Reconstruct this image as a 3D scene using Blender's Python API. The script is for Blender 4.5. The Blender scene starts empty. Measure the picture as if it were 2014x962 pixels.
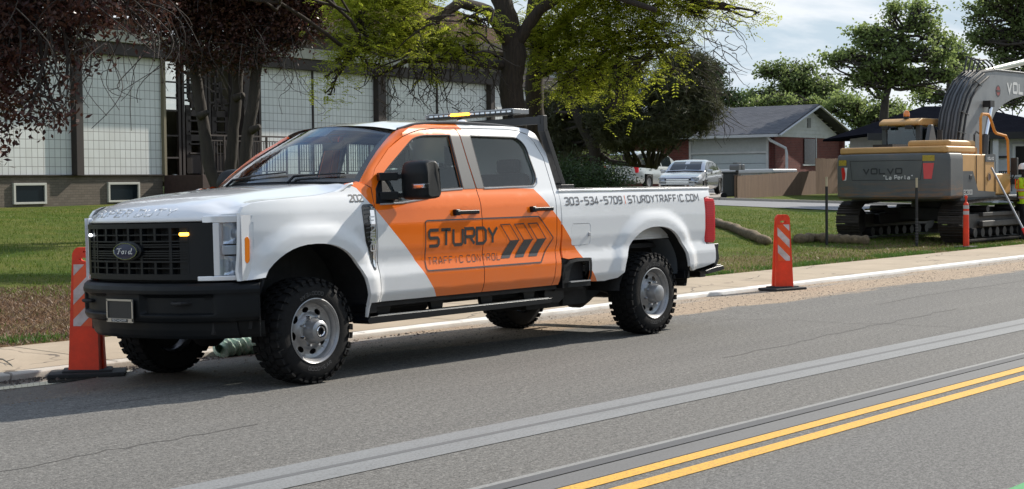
import bpy, bmesh, math, random
import numpy as np
from mathutils import Vector, Matrix

# ------------------------------------------------------------------ camera, sky, sun, exposure
SC = bpy.context.scene
COL = SC.collection
PI = math.pi

CAM_POS = (-8.13914, -8.60188, 1.540465)
YAW, PITCH, ROLL = 0.882526, -0.0360313, -0.01059136
FPX, PY = 3029.426, 465.693


def cam_axes():
    cy, sy = math.cos(YAW), math.sin(YAW)
    cp, sp = math.cos(PITCH), math.sin(PITCH)
    f = Vector((sy * cp, cy * cp, sp))
    r = Vector((cy, -sy, 0))
    u = r.cross(f)
    c, s = math.cos(ROLL), math.sin(ROLL)
    return c * r + s * u, -s * r + c * u, f


cam = bpy.data.cameras.new("camera")
cam_o = bpy.data.objects.new("camera", cam)
COL.objects.link(cam_o)
_r, _u, _f = cam_axes()
cam_o.matrix_world = Matrix(((_r.x, _u.x, -_f.x, CAM_POS[0]), (_r.y, _u.y, -_f.y, CAM_POS[1]),
                             (_r.z, _u.z, -_f.z, CAM_POS[2]), (0, 0, 0, 1)))
cam.sensor_width = 36.0
cam.sensor_fit = 'HORIZONTAL'
cam.lens = FPX / 2014 * 36
cam.shift_y = (PY - 481) / 2014
cam.clip_start = 0.1
cam.clip_end = 3000
SC.camera = cam_o

SUN_DIR = Vector((2.2, -0.34, 1.56)).normalized()     # towards the sun
SUN_EL = math.asin(SUN_DIR.z)
SUN_AZ = math.atan2(SUN_DIR.x, SUN_DIR.y)             # from +Y towards +X

world = bpy.data.worlds.new("World")
SC.world = world
world.use_nodes = True
wn, wl = world.node_tree.nodes, world.node_tree.links
wn.clear()
w_out = wn.new('ShaderNodeOutputWorld')
w_bg = wn.new('ShaderNodeBackground')
w_sky = wn.new('ShaderNodeTexSky')
w_sky.sky_type = 'NISHITA'
w_sky.sun_disc = False
w_sky.sun_elevation = SUN_EL
w_sky.sun_rotation = SUN_AZ
w_sky.altitude = 1600
w_sky.air_density = 1.3
w_sky.dust_density = 0.25
w_sky.ozone_density = 1.0
# thin clouds: noise on the view direction flattened towards the horizon
w_tc = wn.new('ShaderNodeTexCoord')
w_sep = wn.new('ShaderNodeSeparateXYZ')
wl.new(w_tc.outputs['Generated'], w_sep.inputs[0])
w_add = wn.new('ShaderNodeMath'); w_add.operation = 'ADD'; w_add.inputs[1].default_value = 0.16
w_abs = wn.new('ShaderNodeMath'); w_abs.operation = 'ABSOLUTE'
wl.new(w_sep.outputs['Z'], w_abs.inputs[0]); wl.new(w_abs.outputs[0], w_add.inputs[0])
w_dx = wn.new('ShaderNodeMath'); w_dx.operation = 'DIVIDE'
w_dy = wn.new('ShaderNodeMath'); w_dy.operation = 'DIVIDE'
wl.new(w_sep.outputs['X'], w_dx.inputs[0]); wl.new(w_add.outputs[0], w_dx.inputs[1])
wl.new(w_sep.outputs['Y'], w_dy.inputs[0]); wl.new(w_add.outputs[0], w_dy.inputs[1])
w_cmb = wn.new('ShaderNodeCombineXYZ')
wl.new(w_dx.outputs[0], w_cmb.inputs[0]); wl.new(w_dy.outputs[0], w_cmb.inputs[1])
w_noi = wn.new('ShaderNodeTexNoise')
w_noi.inputs['Scale'].default_value = 1.5
w_noi.inputs['Detail'].default_value = 9
w_noi.inputs['Roughness'].default_value = 0.58
w_noi.inputs['Distortion'].default_value = 0.6
wl.new(w_cmb.outputs[0], w_noi.inputs['Vector'])
w_rmp = wn.new('ShaderNodeValToRGB')
w_rmp.color_ramp.elements[0].position = 0.40
w_rmp.color_ramp.elements[1].position = 0.60
wl.new(w_noi.outputs['Fac'], w_rmp.inputs['Fac'])
w_mx = wn.new('ShaderNodeMix'); w_mx.data_type = 'RGBA'
w_sc = wn.new('ShaderNodeMath'); w_sc.operation = 'MULTIPLY'; w_sc.inputs[1].default_value = 0.75
wl.new(w_rmp.outputs['Color'], w_sc.inputs[0])
wl.new(w_sc.outputs[0], w_mx.inputs['Factor'])
w_min = wn.new('ShaderNodeVectorMath'); w_min.operation = 'MINIMUM'      # tame the glare round the sun
w_min.inputs[1].default_value = (2.70, 3.25, 3.70)
wl.new(w_sky.outputs[0], w_min.inputs[0]); wl.new(w_min.outputs[0], w_mx.inputs['A'])
w_mx.inputs['B'].default_value = (4.7, 4.8, 4.95, 1)
wl.new(w_mx.outputs['Result'], w_bg.inputs['Color'])
w_bg.inputs['Strength'].default_value = 0.15
wl.new(w_bg.outputs[0], w_out.inputs['Surface'])

sun = bpy.data.lights.new("sun", 'SUN')
sun.energy = 4.0
sun.angle = math.radians(0.6)
sun.color = (1.0, 0.93, 0.83)
sun_o = bpy.data.objects.new("sun", sun)
COL.objects.link(sun_o)
sun_o.rotation_euler = (-SUN_DIR).to_track_quat('-Z', 'Y').to_euler()
sun_o.location = (0, 0, 40)

SC.view_settings.view_transform = 'Standard'
SC.view_settings.look = 'None'
SC.view_settings.gamma = 1
SC.view_settings.exposure = 0.58
SC.view_settings.use_curve_mapping = False
SC.render.engine = 'CYCLES'
SC.cycles.max_bounces = 8
SC.cycles.transparent_max_bounces = 16
SC.cycles.caustics_reflective = False
SC.cycles.caustics_refractive = False


# ------------------------------------------------------------------ materials
def _set(b, k, v):
    if k in b.inputs:
        b.inputs[k].default_value = v


MATS = {}


def mat(name, col=(0.5, 0.5, 0.5), rough=0.5, metal=0.0, coat=0.0, spec=0.5, var=0.0, vscale=8.0,
        bump=0.0, bscale=60.0, emis=None, estr=0.0, col2=None, detail=4.0, stretch=None, wear=0.0):
    """one principled material, optional colour variation (noise between col and col2) and bump"""
    if name in MATS:
        return MATS[name]
    m = bpy.data.materials.new(name)
    m.use_nodes = True
    n, l = m.node_tree.nodes, m.node_tree.links
    b = n['Principled BSDF']
    _set(b, 'Base Color', (*col, 1)); _set(b, 'Roughness', rough); _set(b, 'Metallic', metal)
    _set(b, 'Coat Weight', coat); _set(b, 'Coat Roughness', 0.04); _set(b, 'Specular IOR Level', spec)
    if emis:
        _set(b, 'Emission Color', (*emis, 1)); _set(b, 'Emission Strength', estr)
    tc = None
    if var or bump or col2:
        tc = n.new('ShaderNodeTexCoord')
        src = tc.outputs['Object']
        if stretch:
            mp = n.new('ShaderNodeMapping'); mp.inputs['Scale'].default_value = stretch
            l.new(src, mp.inputs[0]); src = mp.outputs[0]
    if var or col2:
        no = n.new('ShaderNodeTexNoise'); no.inputs['Scale'].default_value = vscale
        no.inputs['Detail'].default_value = detail; no.inputs['Roughness'].default_value = 0.65
        l.new(src, no.inputs['Vector'])
        mr = n.new('ShaderNodeMapRange'); mr.inputs[1].default_value = 0.3; mr.inputs[2].default_value = 0.7
        l.new(no.outputs['Fac'], mr.inputs[0])
        mx = n.new('ShaderNodeMix'); mx.data_type = 'RGBA'
        l.new(mr.outputs[0], mx.inputs['Factor'])
        c2 = col2 if col2 else tuple(c * (1 + var) for c in col)
        c1 = col if col2 else tuple(c * (1 - var) for c in col)
        mx.inputs['A'].default_value = (*c1, 1); mx.inputs['B'].default_value = (*c2, 1)
        l.new(mx.outputs['Result'], b.inputs['Base Color'])
    if bump:
        nb = n.new('ShaderNodeTexNoise'); nb.inputs['Scale'].default_value = bscale; nb.inputs['Detail'].default_value = 3
        l.new(src, nb.inputs['Vector'])
        bp = n.new('ShaderNodeBump'); bp.inputs['Strength'].default_value = bump; bp.inputs['Distance'].default_value = 0.01
        l.new(nb.outputs['Fac'], bp.inputs['Height']); l.new(bp.outputs[0], b.inputs['Normal'])
    MATS[name] = m
    return m


def glass_mat(name, tint=(0.55, 0.6, 0.58), rough=0.0, ior=1.5):
    if name in MATS:
        return MATS[name]
    m = bpy.data.materials.new(name); m.use_nodes = True
    n, l = m.node_tree.nodes, m.node_tree.links
    n.clear()
    o = n.new('ShaderNodeOutputMaterial'); mx = n.new('ShaderNodeMixShader')
    t = n.new('ShaderNodeBsdfTransparent'); t.inputs[0].default_value = (*tint, 1)
    g = n.new('ShaderNodeBsdfGlossy'); g.inputs['Roughness'].default_value = rough
    g.inputs['Color'].default_value = (0.95, 0.97, 1, 1)
    ge = n.new('ShaderNodeNewGeometry'); dt = n.new('ShaderNodeVectorMath'); dt.operation = 'DOT_PRODUCT'
    l.new(ge.outputs['Incoming'], dt.inputs[0]); l.new(ge.outputs['Normal'], dt.inputs[1])
    def M(op, a, b=None):
        q = n.new('ShaderNodeMath'); q.operation = op
        for i, v in enumerate((a, b)):
            if v is None: continue
            if isinstance(v, (int, float)): q.inputs[i].default_value = v
            else: l.new(v, q.inputs[i])
        return q.outputs[0]
    f0 = ((ior - 1) / (ior + 1)) ** 2 * 1.8
    sch = M('ADD', f0, M('MULTIPLY', 1 - f0, M('POWER', M('SUBTRACT', 1.0, M('ABSOLUTE', dt.outputs['Value'])), 5)))
    l.new(sch, mx.inputs[0]); l.new(t.outputs[0], mx.inputs[1]); l.new(g.outputs[0], mx.inputs[2])
    l.new(mx.outputs[0], o.inputs[0])
    MATS[name] = m
    return m


# ------------------------------------------------------------------ objects
def sharp(me, ang=35):
    me.shade_smooth()
    me.set_sharp_from_angle(angle=math.radians(ang))


def link(o, parent=None):
    COL.objects.link(o)
    if parent is not None:
        o.parent = parent
    return o


def tag(o, label=None, cat=None, group=None, kind=None):
    if label: o['label'] = label
    if cat: o['category'] = cat
    if group: o['group'] = group
    if kind: o['kind'] = kind
    return o


def thing(name, label, cat, loc=(0, 0, 0), rot=0.0, group=None):
    o = bpy.data.objects.new(name, None)
    o.empty_display_size = 0.2
    link(o)
    o.location = loc
    o.rotation_euler = (0, 0, rot)
    return tag(o, label, cat, group)


class MB:
    """collects vertices and faces for one mesh"""

    def __init__(s):
        s.v, s.f, s.m, s.mats = [], [], [], []

    def mi(s, m):
        if m not in s.mats:
            s.mats.append(m)
        return s.mats.index(m)

    def add(s, verts, faces, m=None):
        o = len(s.v)
        s.v += [tuple(p) for p in verts]
        s.f += [tuple(o + i for i in f) for f in faces]
        k = s.mi(m) if m is not None else 0
        s.m += [k] * len(faces)
        return s

    def box(s, c, d, m=None, rot=None, taper=None):
        hx, hy, hz = d[0] / 2, d[1] / 2, d[2] / 2
        vs = []
        for z in (-1, 1):
            t = 1.0 if (taper is None or z < 0) else taper
            for x, y in ((-1, -1), (1, -1), (1, 1), (-1, 1)):
                vs.append(Vector((x * hx * t, y * hy * t, z * hz)))
        if rot is not None:
            R = rot if isinstance(rot, Matrix) else Matrix.Rotation(rot, 3, 'Z')
            vs = [R @ v for v in vs]
        vs = [v + Vector(c) for v in vs]
        return s.add(vs, [(0, 3, 2, 1), (4, 5, 6, 7), (0, 1, 5, 4), (1, 2, 6, 5), (2, 3, 7, 6), (3, 0, 4, 7)], m)

    def beam(s, a, b, w, h, m=None, up=(0, 0, 1)):
        a, b = Vector(a), Vector(b)
        d = (b - a); L = d.length; d.normalize()
        u = Vector(up)
        if abs(d.dot(u)) > 0.98: u = Vector((1, 0, 0))
        sx = d.cross(u).normalized(); uy = sx.cross(d)
        vs = []
        for p in (a, b):
            for i, j in ((-1, -1), (1, -1), (1, 1), (-1, 1)):
                vs.append(p + sx * (i * w / 2) + uy * (j * h / 2))
        return s.add(vs, [(0, 1, 2, 3), (7, 6, 5, 4), (0, 4, 5, 1), (1, 5, 6, 2), (2, 6, 7, 3), (3, 7, 4, 0)], m)

    def tube(s, path, r, n=8, m=None, cap=True):
        path = [Vector(p) for p in path]
        rs = r if hasattr(r, '__len__') else [r] * len(path)
        vs, fs = [], []
        ref = None
        for i, p in enumerate(path):
            d = (path[min(i + 1, len(path) - 1)] - path[max(i - 1, 0)]).normalized()
            if ref is None:
                ref = Vector((0, 0, 1)) if abs(d.z) < 0.9 else Vector((1, 0, 0))
            x = (ref - d * ref.dot(d)).normalized(); y = d.cross(x); ref = x
            for k in range(n):
                a = 2 * PI * k / n
                vs.append(p + x * (math.cos(a) * rs[i]) + y * (math.sin(a) * rs[i]))
        for i in range(len(path) - 1):
            for k in range(n):
                k2 = (k + 1) % n
                fs.append((i * n + k, i * n + k2, (i + 1) * n + k2, (i + 1) * n + k))
        if cap:
            fs.append(tuple(reversed(range(n))))
            fs.append(tuple((len(path) - 1) * n + k for k in range(n)))
        return s.add(vs, fs, m)

    def cyl(s, a, b, r, n=16, m=None, r2=None):
        return s.tube([a, b], [r, r if r2 is None else r2], n, m)

    def lathe(s, prof, c=(0, 0, 0), axis='y', n=48, m=None, closed=False):
        """prof: (radius, height along axis)"""
        vs, fs = [], []
        for r, h in prof:
            for k in range(n):
                a = 2 * PI * k / n
                ca, sa = math.cos(a) * r, math.sin(a) * r
                if axis == 'y': p = (ca, h, sa)
                elif axis == 'z': p = (ca, sa, h)
                else: p = (h, ca, sa)
                vs.append((p[0] + c[0], p[1] + c[1], p[2] + c[2]))
        R = len(prof)
        for i in range(R - (0 if closed else 1)):
            j = (i + 1) % R
            for k in range(n):
                k2 = (k + 1) % n
                fs.append((i * n + k, i * n + k2, j * n + k2, j * n + k))
        return s.add(vs, fs, m)

    def grid(s, fn, nu, nv, m=None, flip=False):
        vs = [fn(i / (nu - 1), j / (nv - 1)) for i in range(nu) for j in range(nv)]
        fs = []
        for i in range(nu - 1):
            for j in range(nv - 1):
                q = (i * nv + j, (i + 1) * nv + j, (i + 1) * nv + j + 1, i * nv + j + 1)
                fs.append(q[::-1] if flip else q)
        return s.add(vs, fs, m)

    def prism(s, poly, h0, h1, plane='xz', m=None):
        """extrude a 2D polygon; plane xz -> extrude along y, xy -> z, yz -> x"""
        n = len(poly)
        def P(a, b, h):
            return (a, h, b) if plane == 'xz' else ((a, b, h) if plane == 'xy' else (h, a, b))
        vs = [P(a, b, h0) for a, b in poly] + [P(a, b, h1) for a, b in poly]
        fs = [tuple(range(n)), tuple(reversed(range(n, 2 * n)))]
        fs += [(i, i + n, (i + 1) % n + n, (i + 1) % n) for i in range(n)]
        return s.add(vs, fs, m)

    def obj(s, name, m=None, parent=None, bevel=0.0, smooth=True, ang=35, seg=2, fixn=True, kind=None, label=None):
        me = bpy.data.meshes.new(name)
        me.from_pydata(s.v, [], s.f)
        if s.mats:
            for q in s.mats: me.materials.append(q)
            me.polygons.foreach_set('material_index', s.m)
        elif m is not None:
            me.materials.append(m)
        if fixn:
            bm = bmesh.new(); bm.from_mesh(me)
            bmesh.ops.recalc_face_normals(bm, faces=bm.faces)
            bm.to_mesh(me); bm.free()
        me.update()
        if smooth: sharp(me, ang)
        o = bpy.data.objects.new(name, me)
        link(o, parent)
        if bevel > 0:
            b = o.modifiers.new('bevel', 'BEVEL')
            b.width = bevel; b.segments = seg; b.limit_method = 'ANGLE'; b.angle_limit = math.radians(40)
            b.harden_normals = True
        if kind: o['kind'] = kind
        if label: o['label'] = label
        return o


def np_mesh(name, V, F, m, parent=None, smooth=False):
    """fast mesh from arrays: V (n,3), F (k,4) or (k,3)"""
    V = np.asarray(V, dtype=np.float32); F = np.asarray(F, dtype=np.int32)
    me = bpy.data.meshes.new(name)
    me.vertices.add(len(V)); me.vertices.foreach_set('co', V.ravel())
    k = F.shape[1]
    me.loops.add(F.size); me.loops.foreach_set('vertex_index', F.ravel())
    me.polygons.add(len(F)); me.polygons.foreach_set('loop_start', np.arange(0, F.size, k, dtype=np.int32))
    me.update(calc_edges=True)
    if smooth: me.shade_smooth()
    for q in (m if isinstance(m, (list, tuple)) else [m]): me.materials.append(q)
    o = bpy.data.objects.new(name, me)
    return link(o, parent)


def copy_tree(o, parent=None, loc=None, rot=None, label=None):
    c = o.copy(); COL.objects.link(c)
    if parent is not None: c.parent = parent
    if loc is not None: c.location = loc
    if rot is not None: c.rotation_euler = (0, 0, rot)
    if label: c['label'] = label
    for ch in list(o.children):
        copy_tree(ch, c)
    return c


def hint(x, xp, fp):
    """monotone cubic interpolation"""
    xp = np.asarray(xp, float); fp = np.asarray(fp, float)
    if x <= xp[0]: return float(fp[0])
    if x >= xp[-1]: return float(fp[-1])
    h = np.diff(xp); d = np.diff(fp) / h
    m = np.zeros(len(xp)); m[0], m[-1] = d[0], d[-1]
    for i in range(1, len(xp) - 1):
        m[i] = 0 if d[i - 1] * d[i] <= 0 else 2 * d[i - 1] * d[i] / (d[i - 1] + d[i])
    i = int(np.searchsorted(xp, x)) - 1; t = (x - xp[i]) / h[i]
    return float((2 * t**3 - 3 * t**2 + 1) * fp[i] + (t**3 - 2 * t**2 + t) * h[i] * m[i] + (-2 * t**3 + 3 * t**2) * fp[i + 1] + (t**3 - t**2) * h[i] * m[i + 1])


def smoothstep(a, b, x):
    t = np.clip((x - a) / (b - a), 0, 1)
    return t * t * (3 - 2 * t)


def roundpoly(pts, r=0.03, n=5):
    """round the corners of a closed polygon; r a number or a list"""
    out = []
    N = len(pts)
    for i in range(N):
        p0, p1, p2 = (np.array(pts[(i + k) % N], float) for k in (-1, 0, 1))
        rr = r[i] if hasattr(r, '__len__') else r
        if rr <= 0: out.append(tuple(p1)); continue
        a, b = p0 - p1, p2 - p1
        la, lb = np.linalg.norm(a), np.linalg.norm(b)
        d = min(rr, la * .48, lb * .48)
        A, B = p1 + a / la * d, p1 + b / lb * d
        for k in range(n + 1):
            t = k / n
            out.append(tuple((1 - t) ** 2 * A + 2 * t * (1 - t) * p1 + t * t * B))
    return out


def fill2d(outer, holes=(), step=0.05, origin=(0, 0)):
    """triangulated 2D region cut on a grid -> bmesh lying in xz plane (y=0)"""
    bm = bmesh.new()
    for loop in [outer] + list(holes):
        vs = [bm.verts.new((a, 0, b)) for a, b in loop]
        for i in range(len(vs)):
            bm.edges.new((vs[i], vs[(i + 1) % len(vs)]))
    bmesh.ops.triangle_fill(bm, edges=bm.edges[:], use_beauty=True)
    if step:
        xs = [p[0] for p in outer]; zs = [p[1] for p in outer]
        for ax, lo, hi in ((0, min(xs), max(xs)), (2, min(zs), max(zs))):
            k = math.ceil((lo + 1e-4) / step)
            while k * step < hi - 1e-4:
                co = [0, 0, 0]; no = [0, 0, 0]
                co[ax] = k * step; no[ax] = 1
                bmesh.ops.bisect_plane(bm, geom=bm.verts[:] + bm.edges[:] + bm.faces[:], dist=1e-5,
                                       plane_co=co, plane_no=no)
                k += 1
    return bm


# stroke letters ------------------------------------------------------------
GL = {
    'S': [[(1, 1), (.12, 1), (0, .88), (0, .62), (.12, .5), (.88, .5), (1, .38), (1, .12), (.88, 0), (0, 0)]],
    'T': [[(0, 1), (1, 1)], [(.5, 1), (.5, 0)]],
    'U': [[(0, 1), (0, .14), (.14, 0), (.86, 0), (1, .14), (1, 1)]],
    'R': [[(0, 0), (0, 1), (.86, 1), (1, .88), (1, .6), (.86, .48), (.02, .48)], [(.5, .48), (1, 0)]],
    'D': [[(0, 0), (0, 1), (.75, 1), (1, .8), (1, .2), (.75, 0), (0, 0)]],
    'Y': [[(0, 1), (.5, .45), (1, 1)], [(.5, .45), (.5, 0)]],
    'A': [[(0, 0), (0.42, 1), (.58, 1), (1, 0)], [(.15, .32), (.85, .32)]],
    'F': [[(0, 0), (0, 1), (1, 1)], [(0, .5), (.85, .5)]],
    'I': [[(.5, 0), (.5, 1)]],
    'C': [[(1, .8), (1, .88), (.88, 1), (.12, 1), (0, .88), (0, .12), (.12, 0), (.88, 0), (1, .12), (1, .2)]],
    'O': [[(.12, 1), (0, .88), (0, .12), (.12, 0), (.88, 0), (1, .12), (1, .88), (.88, 1), (.12, 1)]],
    'N': [[(0, 0), (0, 1), (1, 0), (1, 1)]],
    'L': [[(0, 1), (0, 0), (1, 0)]],
    'M': [[(0, 0), (0, 1), (.5, .35), (1, 1), (1, 0)]],
    'P': [[(0, 0), (0, 1), (.86, 1), (1, .88), (1, .58), (.86, .45), (0, .45)]],
    'H': [[(0, 0), (0, 1)], [(1, 0), (1, 1)], [(0, .5), (1, .5)]],
    'V': [[(0, 1), (.5, 0), (1, 1)]],
    'E': [[(1, 1), (0, 1), (0, 0), (1, 0)], [(0, .5), (.85, .5)]],
    'G': [[(1, .8), (1, .88), (.88, 1), (.12, 1), (0, .88), (0, .12), (.12, 0), (.88, 0), (1, .12), (1, .48), (.55, .48)]],
    'X': [[(0, 0), (1, 1)], [(0, 1), (1, 0)]],
    '0': [[(.14, 1), (0, .86), (0, .14), (.14, 0), (.86, 0), (1, .14), (1, .86), (.86, 1), (.14, 1)]],
    '1': [[(.2, .8), (.5, 1), (.5, 0)]],
    '2': [[(0, .85), (.14, 1), (.86, 1), (1, .86), (1, .62), (0, .1), (0, 0), (1, 0)]],
    '3': [[(0, .88), (.14, 1), (.86, 1), (1, .88), (1, .62), (.86, .51), (.3, .51)], [(.86, .51), (1, .4), (1, .14), (.86, 0), (.14, 0), (0, .14)]],
    '4': [[(.75, 0), (.75, 1), (0, .3), (0, .24), (1, .24)]],
    '5': [[(1, 1), (0, 1), (0, .55), (.86, .55), (1, .43), (1, .14), (.86, 0), (0, 0)]],
    '7': [[(0, 1), (1, 1), (1, .86), (.4, 0)]],
    '9': [[(1, .45), (.14, .45), (0, .57), (0, .86), (.14, 1), (.86, 1), (1, .86), (1, .14), (.86, 0), (.1, 0)]],
    '-': [[(.1, .5), (.9, .5)]],
    '|': [[(.5, -.12), (.5, 1.12)]],
    '.': [[(.5, 0), (.5, .1)]],
}


def strip2d(path, t, closed=False):
    """constant-width ribbon along a 2D path (mitred) -> list of left/right points"""
    P = [np.array(p, float) for p in path]
    if np.linalg.norm(P[0] - P[-1]) < 1e-9: closed = True; P = P[:-1]
    N = len(P); out = []
    for i in range(N):
        if closed or 0 < i < N - 1:
            a = P[i] - P[i - 1]; b = P[(i + 1) % N] - P[i]
        elif i == 0:
            a = b = P[1] - P[0]
        else:
            a = b = P[-1] - P[-2]
        a = a / np.linalg.norm(a); b = b / np.linalg.norm(b)
        n = np.array([-a[1] - b[1], a[0] + b[0]])
        ln = np.linalg.norm(n)
        n = n / ln if ln > 1e-6 else np.array([-a[1], a[0]])
        c = max(0.45, n @ np.array([-a[1], a[0]]))
        out.append((P[i] + n * t / 2 / c, P[i] - n * t / 2 / c))
    if closed: out.append(out[0])
    return out


def ribbon(mb, path, t, fn, seg=0.05, m=None):
    """ribbon along a path mapped through fn(u,v)->xyz, subdivided to follow a curved surface"""
    LR = strip2d(path, t)
    for (a0, b0), (a1, b1) in zip(LR[:-1], LR[1:]):
        n = max(1, int(np.linalg.norm(a1 - a0) / seg))
        vs = []
        for k in range(n + 1):
            s = k / n
            vs += [fn(*(a0 * (1 - s) + a1 * s)), fn(*(b0 * (1 - s) + b1 * s))]
        mb.add(vs, [(2 * k, 2 * k + 1, 2 * k + 3, 2 * k + 2) for k in range(n)], m)


def letters(mb, text, u0, v0, h, w, gap, t, fn, slant=0.0, seg=0.05, m=None, widths=None, rise=0.0):
    u = u0
    for ch in text:
        cw = (widths or {}).get(ch, w)
        for path in GL.get(ch, []):
            ribbon(mb, [(u + p[0] * cw + slant * p[1] * h, v0 + rise * (u - u0) + p[1] * h) for p in path], t, fn, seg, m)
        u += cw + gap
    return u

# ------------------------------------------------------------------ pickup truck
WB = 4.62
RT = 0.41


def truck_paint():
    m = bpy.data.materials.new('wrapped_truck_paint'); m.use_nodes = True
    n, l = m.node_tree.nodes, m.node_tree.links
    b = n['Principled BSDF']
    _set(b, 'Roughness', 0.35); _set(b, 'Coat Weight', 0.85); _set(b, 'Coat Roughness', 0.03); _set(b, 'Specular IOR Level', 0.15)
    tc = n.new('ShaderNodeTexCoord'); sp = n.new('ShaderNodeSeparateXYZ')
    l.new(tc.outputs['Object'], sp.inputs[0])
    zn = n.new('ShaderNodeMath'); zn.operation = 'MULTIPLY'; zn.inputs[1].default_value = 1 / 2.4
    l.new(sp.outputs['Z'], zn.inputs[0])

    def ramp(pts):
        r = n.new('ShaderNodeValToRGB'); r.color_ramp.interpolation = 'LINEAR'
        e = r.color_ramp.elements
        pts = sorted(pts)
        while len(e) < len(pts): e.new(0.5)
        for q, (z, x) in zip(e, pts):
            q.position = z / 2.4; v = (x + 2) / 8; q.color = (v, v, v, 1)
        l.new(zn.outputs[0], r.inputs['Fac'])
        k = n.new('ShaderNodeMath'); k.operation = 'MULTIPLY_ADD'; k.inputs[1].default_value = 8; k.inputs[2].default_value = -2
        l.new(r.outputs['Color'], k.inputs[0])
        return k.outputs[0]
    xf = ramp([(.50, 1.45), (.585, 1.402), (.93, 1.118), (1.18, .843), (1.385, .634), (1.50, .54), (1.535, .45), (1.56, -1.5)])
    xr = ramp([(.50, 3.755), (.583, 3.676), (.802, 3.442), (1.184, 3.083), (1.336, 2.925), (1.478, 2.774), (1.487, 2.10), (1.966, 2.045), (2.3, 2.02)])
    a = n.new('ShaderNodeMath'); a.operation = 'GREATER_THAN'; l.new(sp.outputs['X'], a.inputs[0]); l.new(xf, a.inputs[1])
    c = n.new('ShaderNodeMath'); c.operation = 'LESS_THAN'; l.new(sp.outputs['X'], c.inputs[0]); l.new(xr, c.inputs[1])
    g = n.new('ShaderNodeMath'); g.operation = 'MULTIPLY'; l.new(a.outputs[0], g.inputs[0]); l.new(c.outputs[0], g.inputs[1])
    # light road dust near the sills
    no = n.new('ShaderNodeTexNoise'); no.inputs['Scale'].default_value = 5; no.inputs['Detail'].default_value = 6
    l.new(tc.outputs['Object'], no.inputs['Vector'])
    mx = n.new('ShaderNodeMix'); mx.data_type = 'RGBA'
    l.new(g.outputs[0], mx.inputs['Factor'])
    mx.inputs['A'].default_value = (0.78, 0.79, 0.80, 1); mx.inputs['B'].default_value = (0.90, 0.175, 0.008, 1)
    dz = n.new('ShaderNodeMapRange'); dz.inputs[1].default_value = .95; dz.inputs[2].default_value = .5
    dz.inputs[3].default_value = 0.0; dz.inputs[4].default_value = 0.28
    l.new(sp.outputs['Z'], dz.inputs[0])
    dm = n.new('ShaderNodeMath'); dm.operation = 'MULTIPLY'; l.new(dz.outputs[0], dm.inputs[0]); l.new(no.outputs['Fac'], dm.inputs[1])
    m2 = n.new('ShaderNodeMix'); m2.data_type = 'RGBA'
    l.new(dm.outputs[0], m2.inputs['Factor']); l.new(mx.outputs['Result'], m2.inputs['A'])
    m2.inputs['B'].default_value = (0.36, 0.31, 0.25, 1)
    l.new(m2.outputs['Result'], b.inputs['Base Color'])
    return m


PAINT = truck_paint()
WHITE = mat('white_truck_paint', (.78, .79, .80), .28, coat=1.0)
BLKP = mat('black_textured_plastic', (.0065, .008, .0095), .48, spec=.22, bump=.12, bscale=500)
BLKS = mat('satin_black_plastic', (.009, .010, .012), .36, spec=.3)
BLKG = mat('gloss_black_trim', (.012, .013, .015), .12, coat=.6)
GAP = mat('dark_underbody', (.012, .012, .013), .75, var=.5, vscale=9)
STEEL = mat('painted_wheel_silver', (.33, .33, .335), .36, metal=.6, var=.12, vscale=14)
CHROME = mat('chrome', (.80, .81, .83), .07, metal=1.0)
GLASS = glass_mat('car_window_glass', (.78, .86, .85))
WSGLASS = glass_mat('windscreen_glass', (.88, .93, .91))
LENS = glass_mat('lamp_lens', (.93, .95, .97))
CLOTH = mat('dark_seat_cloth', (.035, .036, .04), .9, var=.2, vscale=30)
DECAL = mat('black_vinyl_lettering', (.028, .028, .03), .35, coat=.5)

_zz = np.linspace(.3, 2.3, 2001)
_wz = np.interp(_zz, [.40, .56, .60, .635, .65, .79, .90, 1.02, 1.20, 1.34, 1.40, 1.45, 1.50, 1.95, 2.01, 2.06],
                [.93, .955, .975, .99, .998, 1.003, .974, .992, .996, .984, .968, .945, .928, .772, .735, .66])
_k = np.exp(-.5 * (np.arange(-30, 31) / 9.0) ** 2); _k /= _k.sum()
_wz = np.convolve(np.pad(_wz, 30, mode='edge'), _k, mode='valid')

_wold = lambda z: float(np.interp(z, [1.45, 1.50, 1.95, 2.01, 2.06], [.945, .930, .825, .785, .70]))


def RX(pts):
    """move the window-line points outwards in x to follow the inward lean of the cab sides"""
    o = []
    for x, z in pts:
        if z > 1.46: x += (_wold(z) - float(np.interp(z, _zz, _wz))) * (1.06 + .12 * (x - .9))
        o.append((x, z))
    return o


ARCH = [(0.0, .47, .585, .61), (WB + .012, .47, .60, .605)]
AN = 2.35


def Wf(x, z):
    """half width of the body skin at x, z"""
    w = float(np.interp(z, _zz, _wz))
    if x < -.1:
        w -= .085 * float(smoothstep(-.1, -.95, x)) if False else .10 * max(0, min(1, (-.1 - x) / .75)) ** 2
    for cx, cz, a, b in ARCH:
        rho = (abs((x - cx) / a) ** AN + abs((z - cz) / b) ** AN) ** (1 / AN)
        if rho < 1.45 and z < 1.4:
            up = float(smoothstep(1.38, 1.15, z)) if False else 1.0
            t = min(1, max(0, (rho - 1.07) / .27)); t = t * t * t * (t * (6 * t - 15) + 10)
            w += .034 * (1 - t)
    return w


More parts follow.
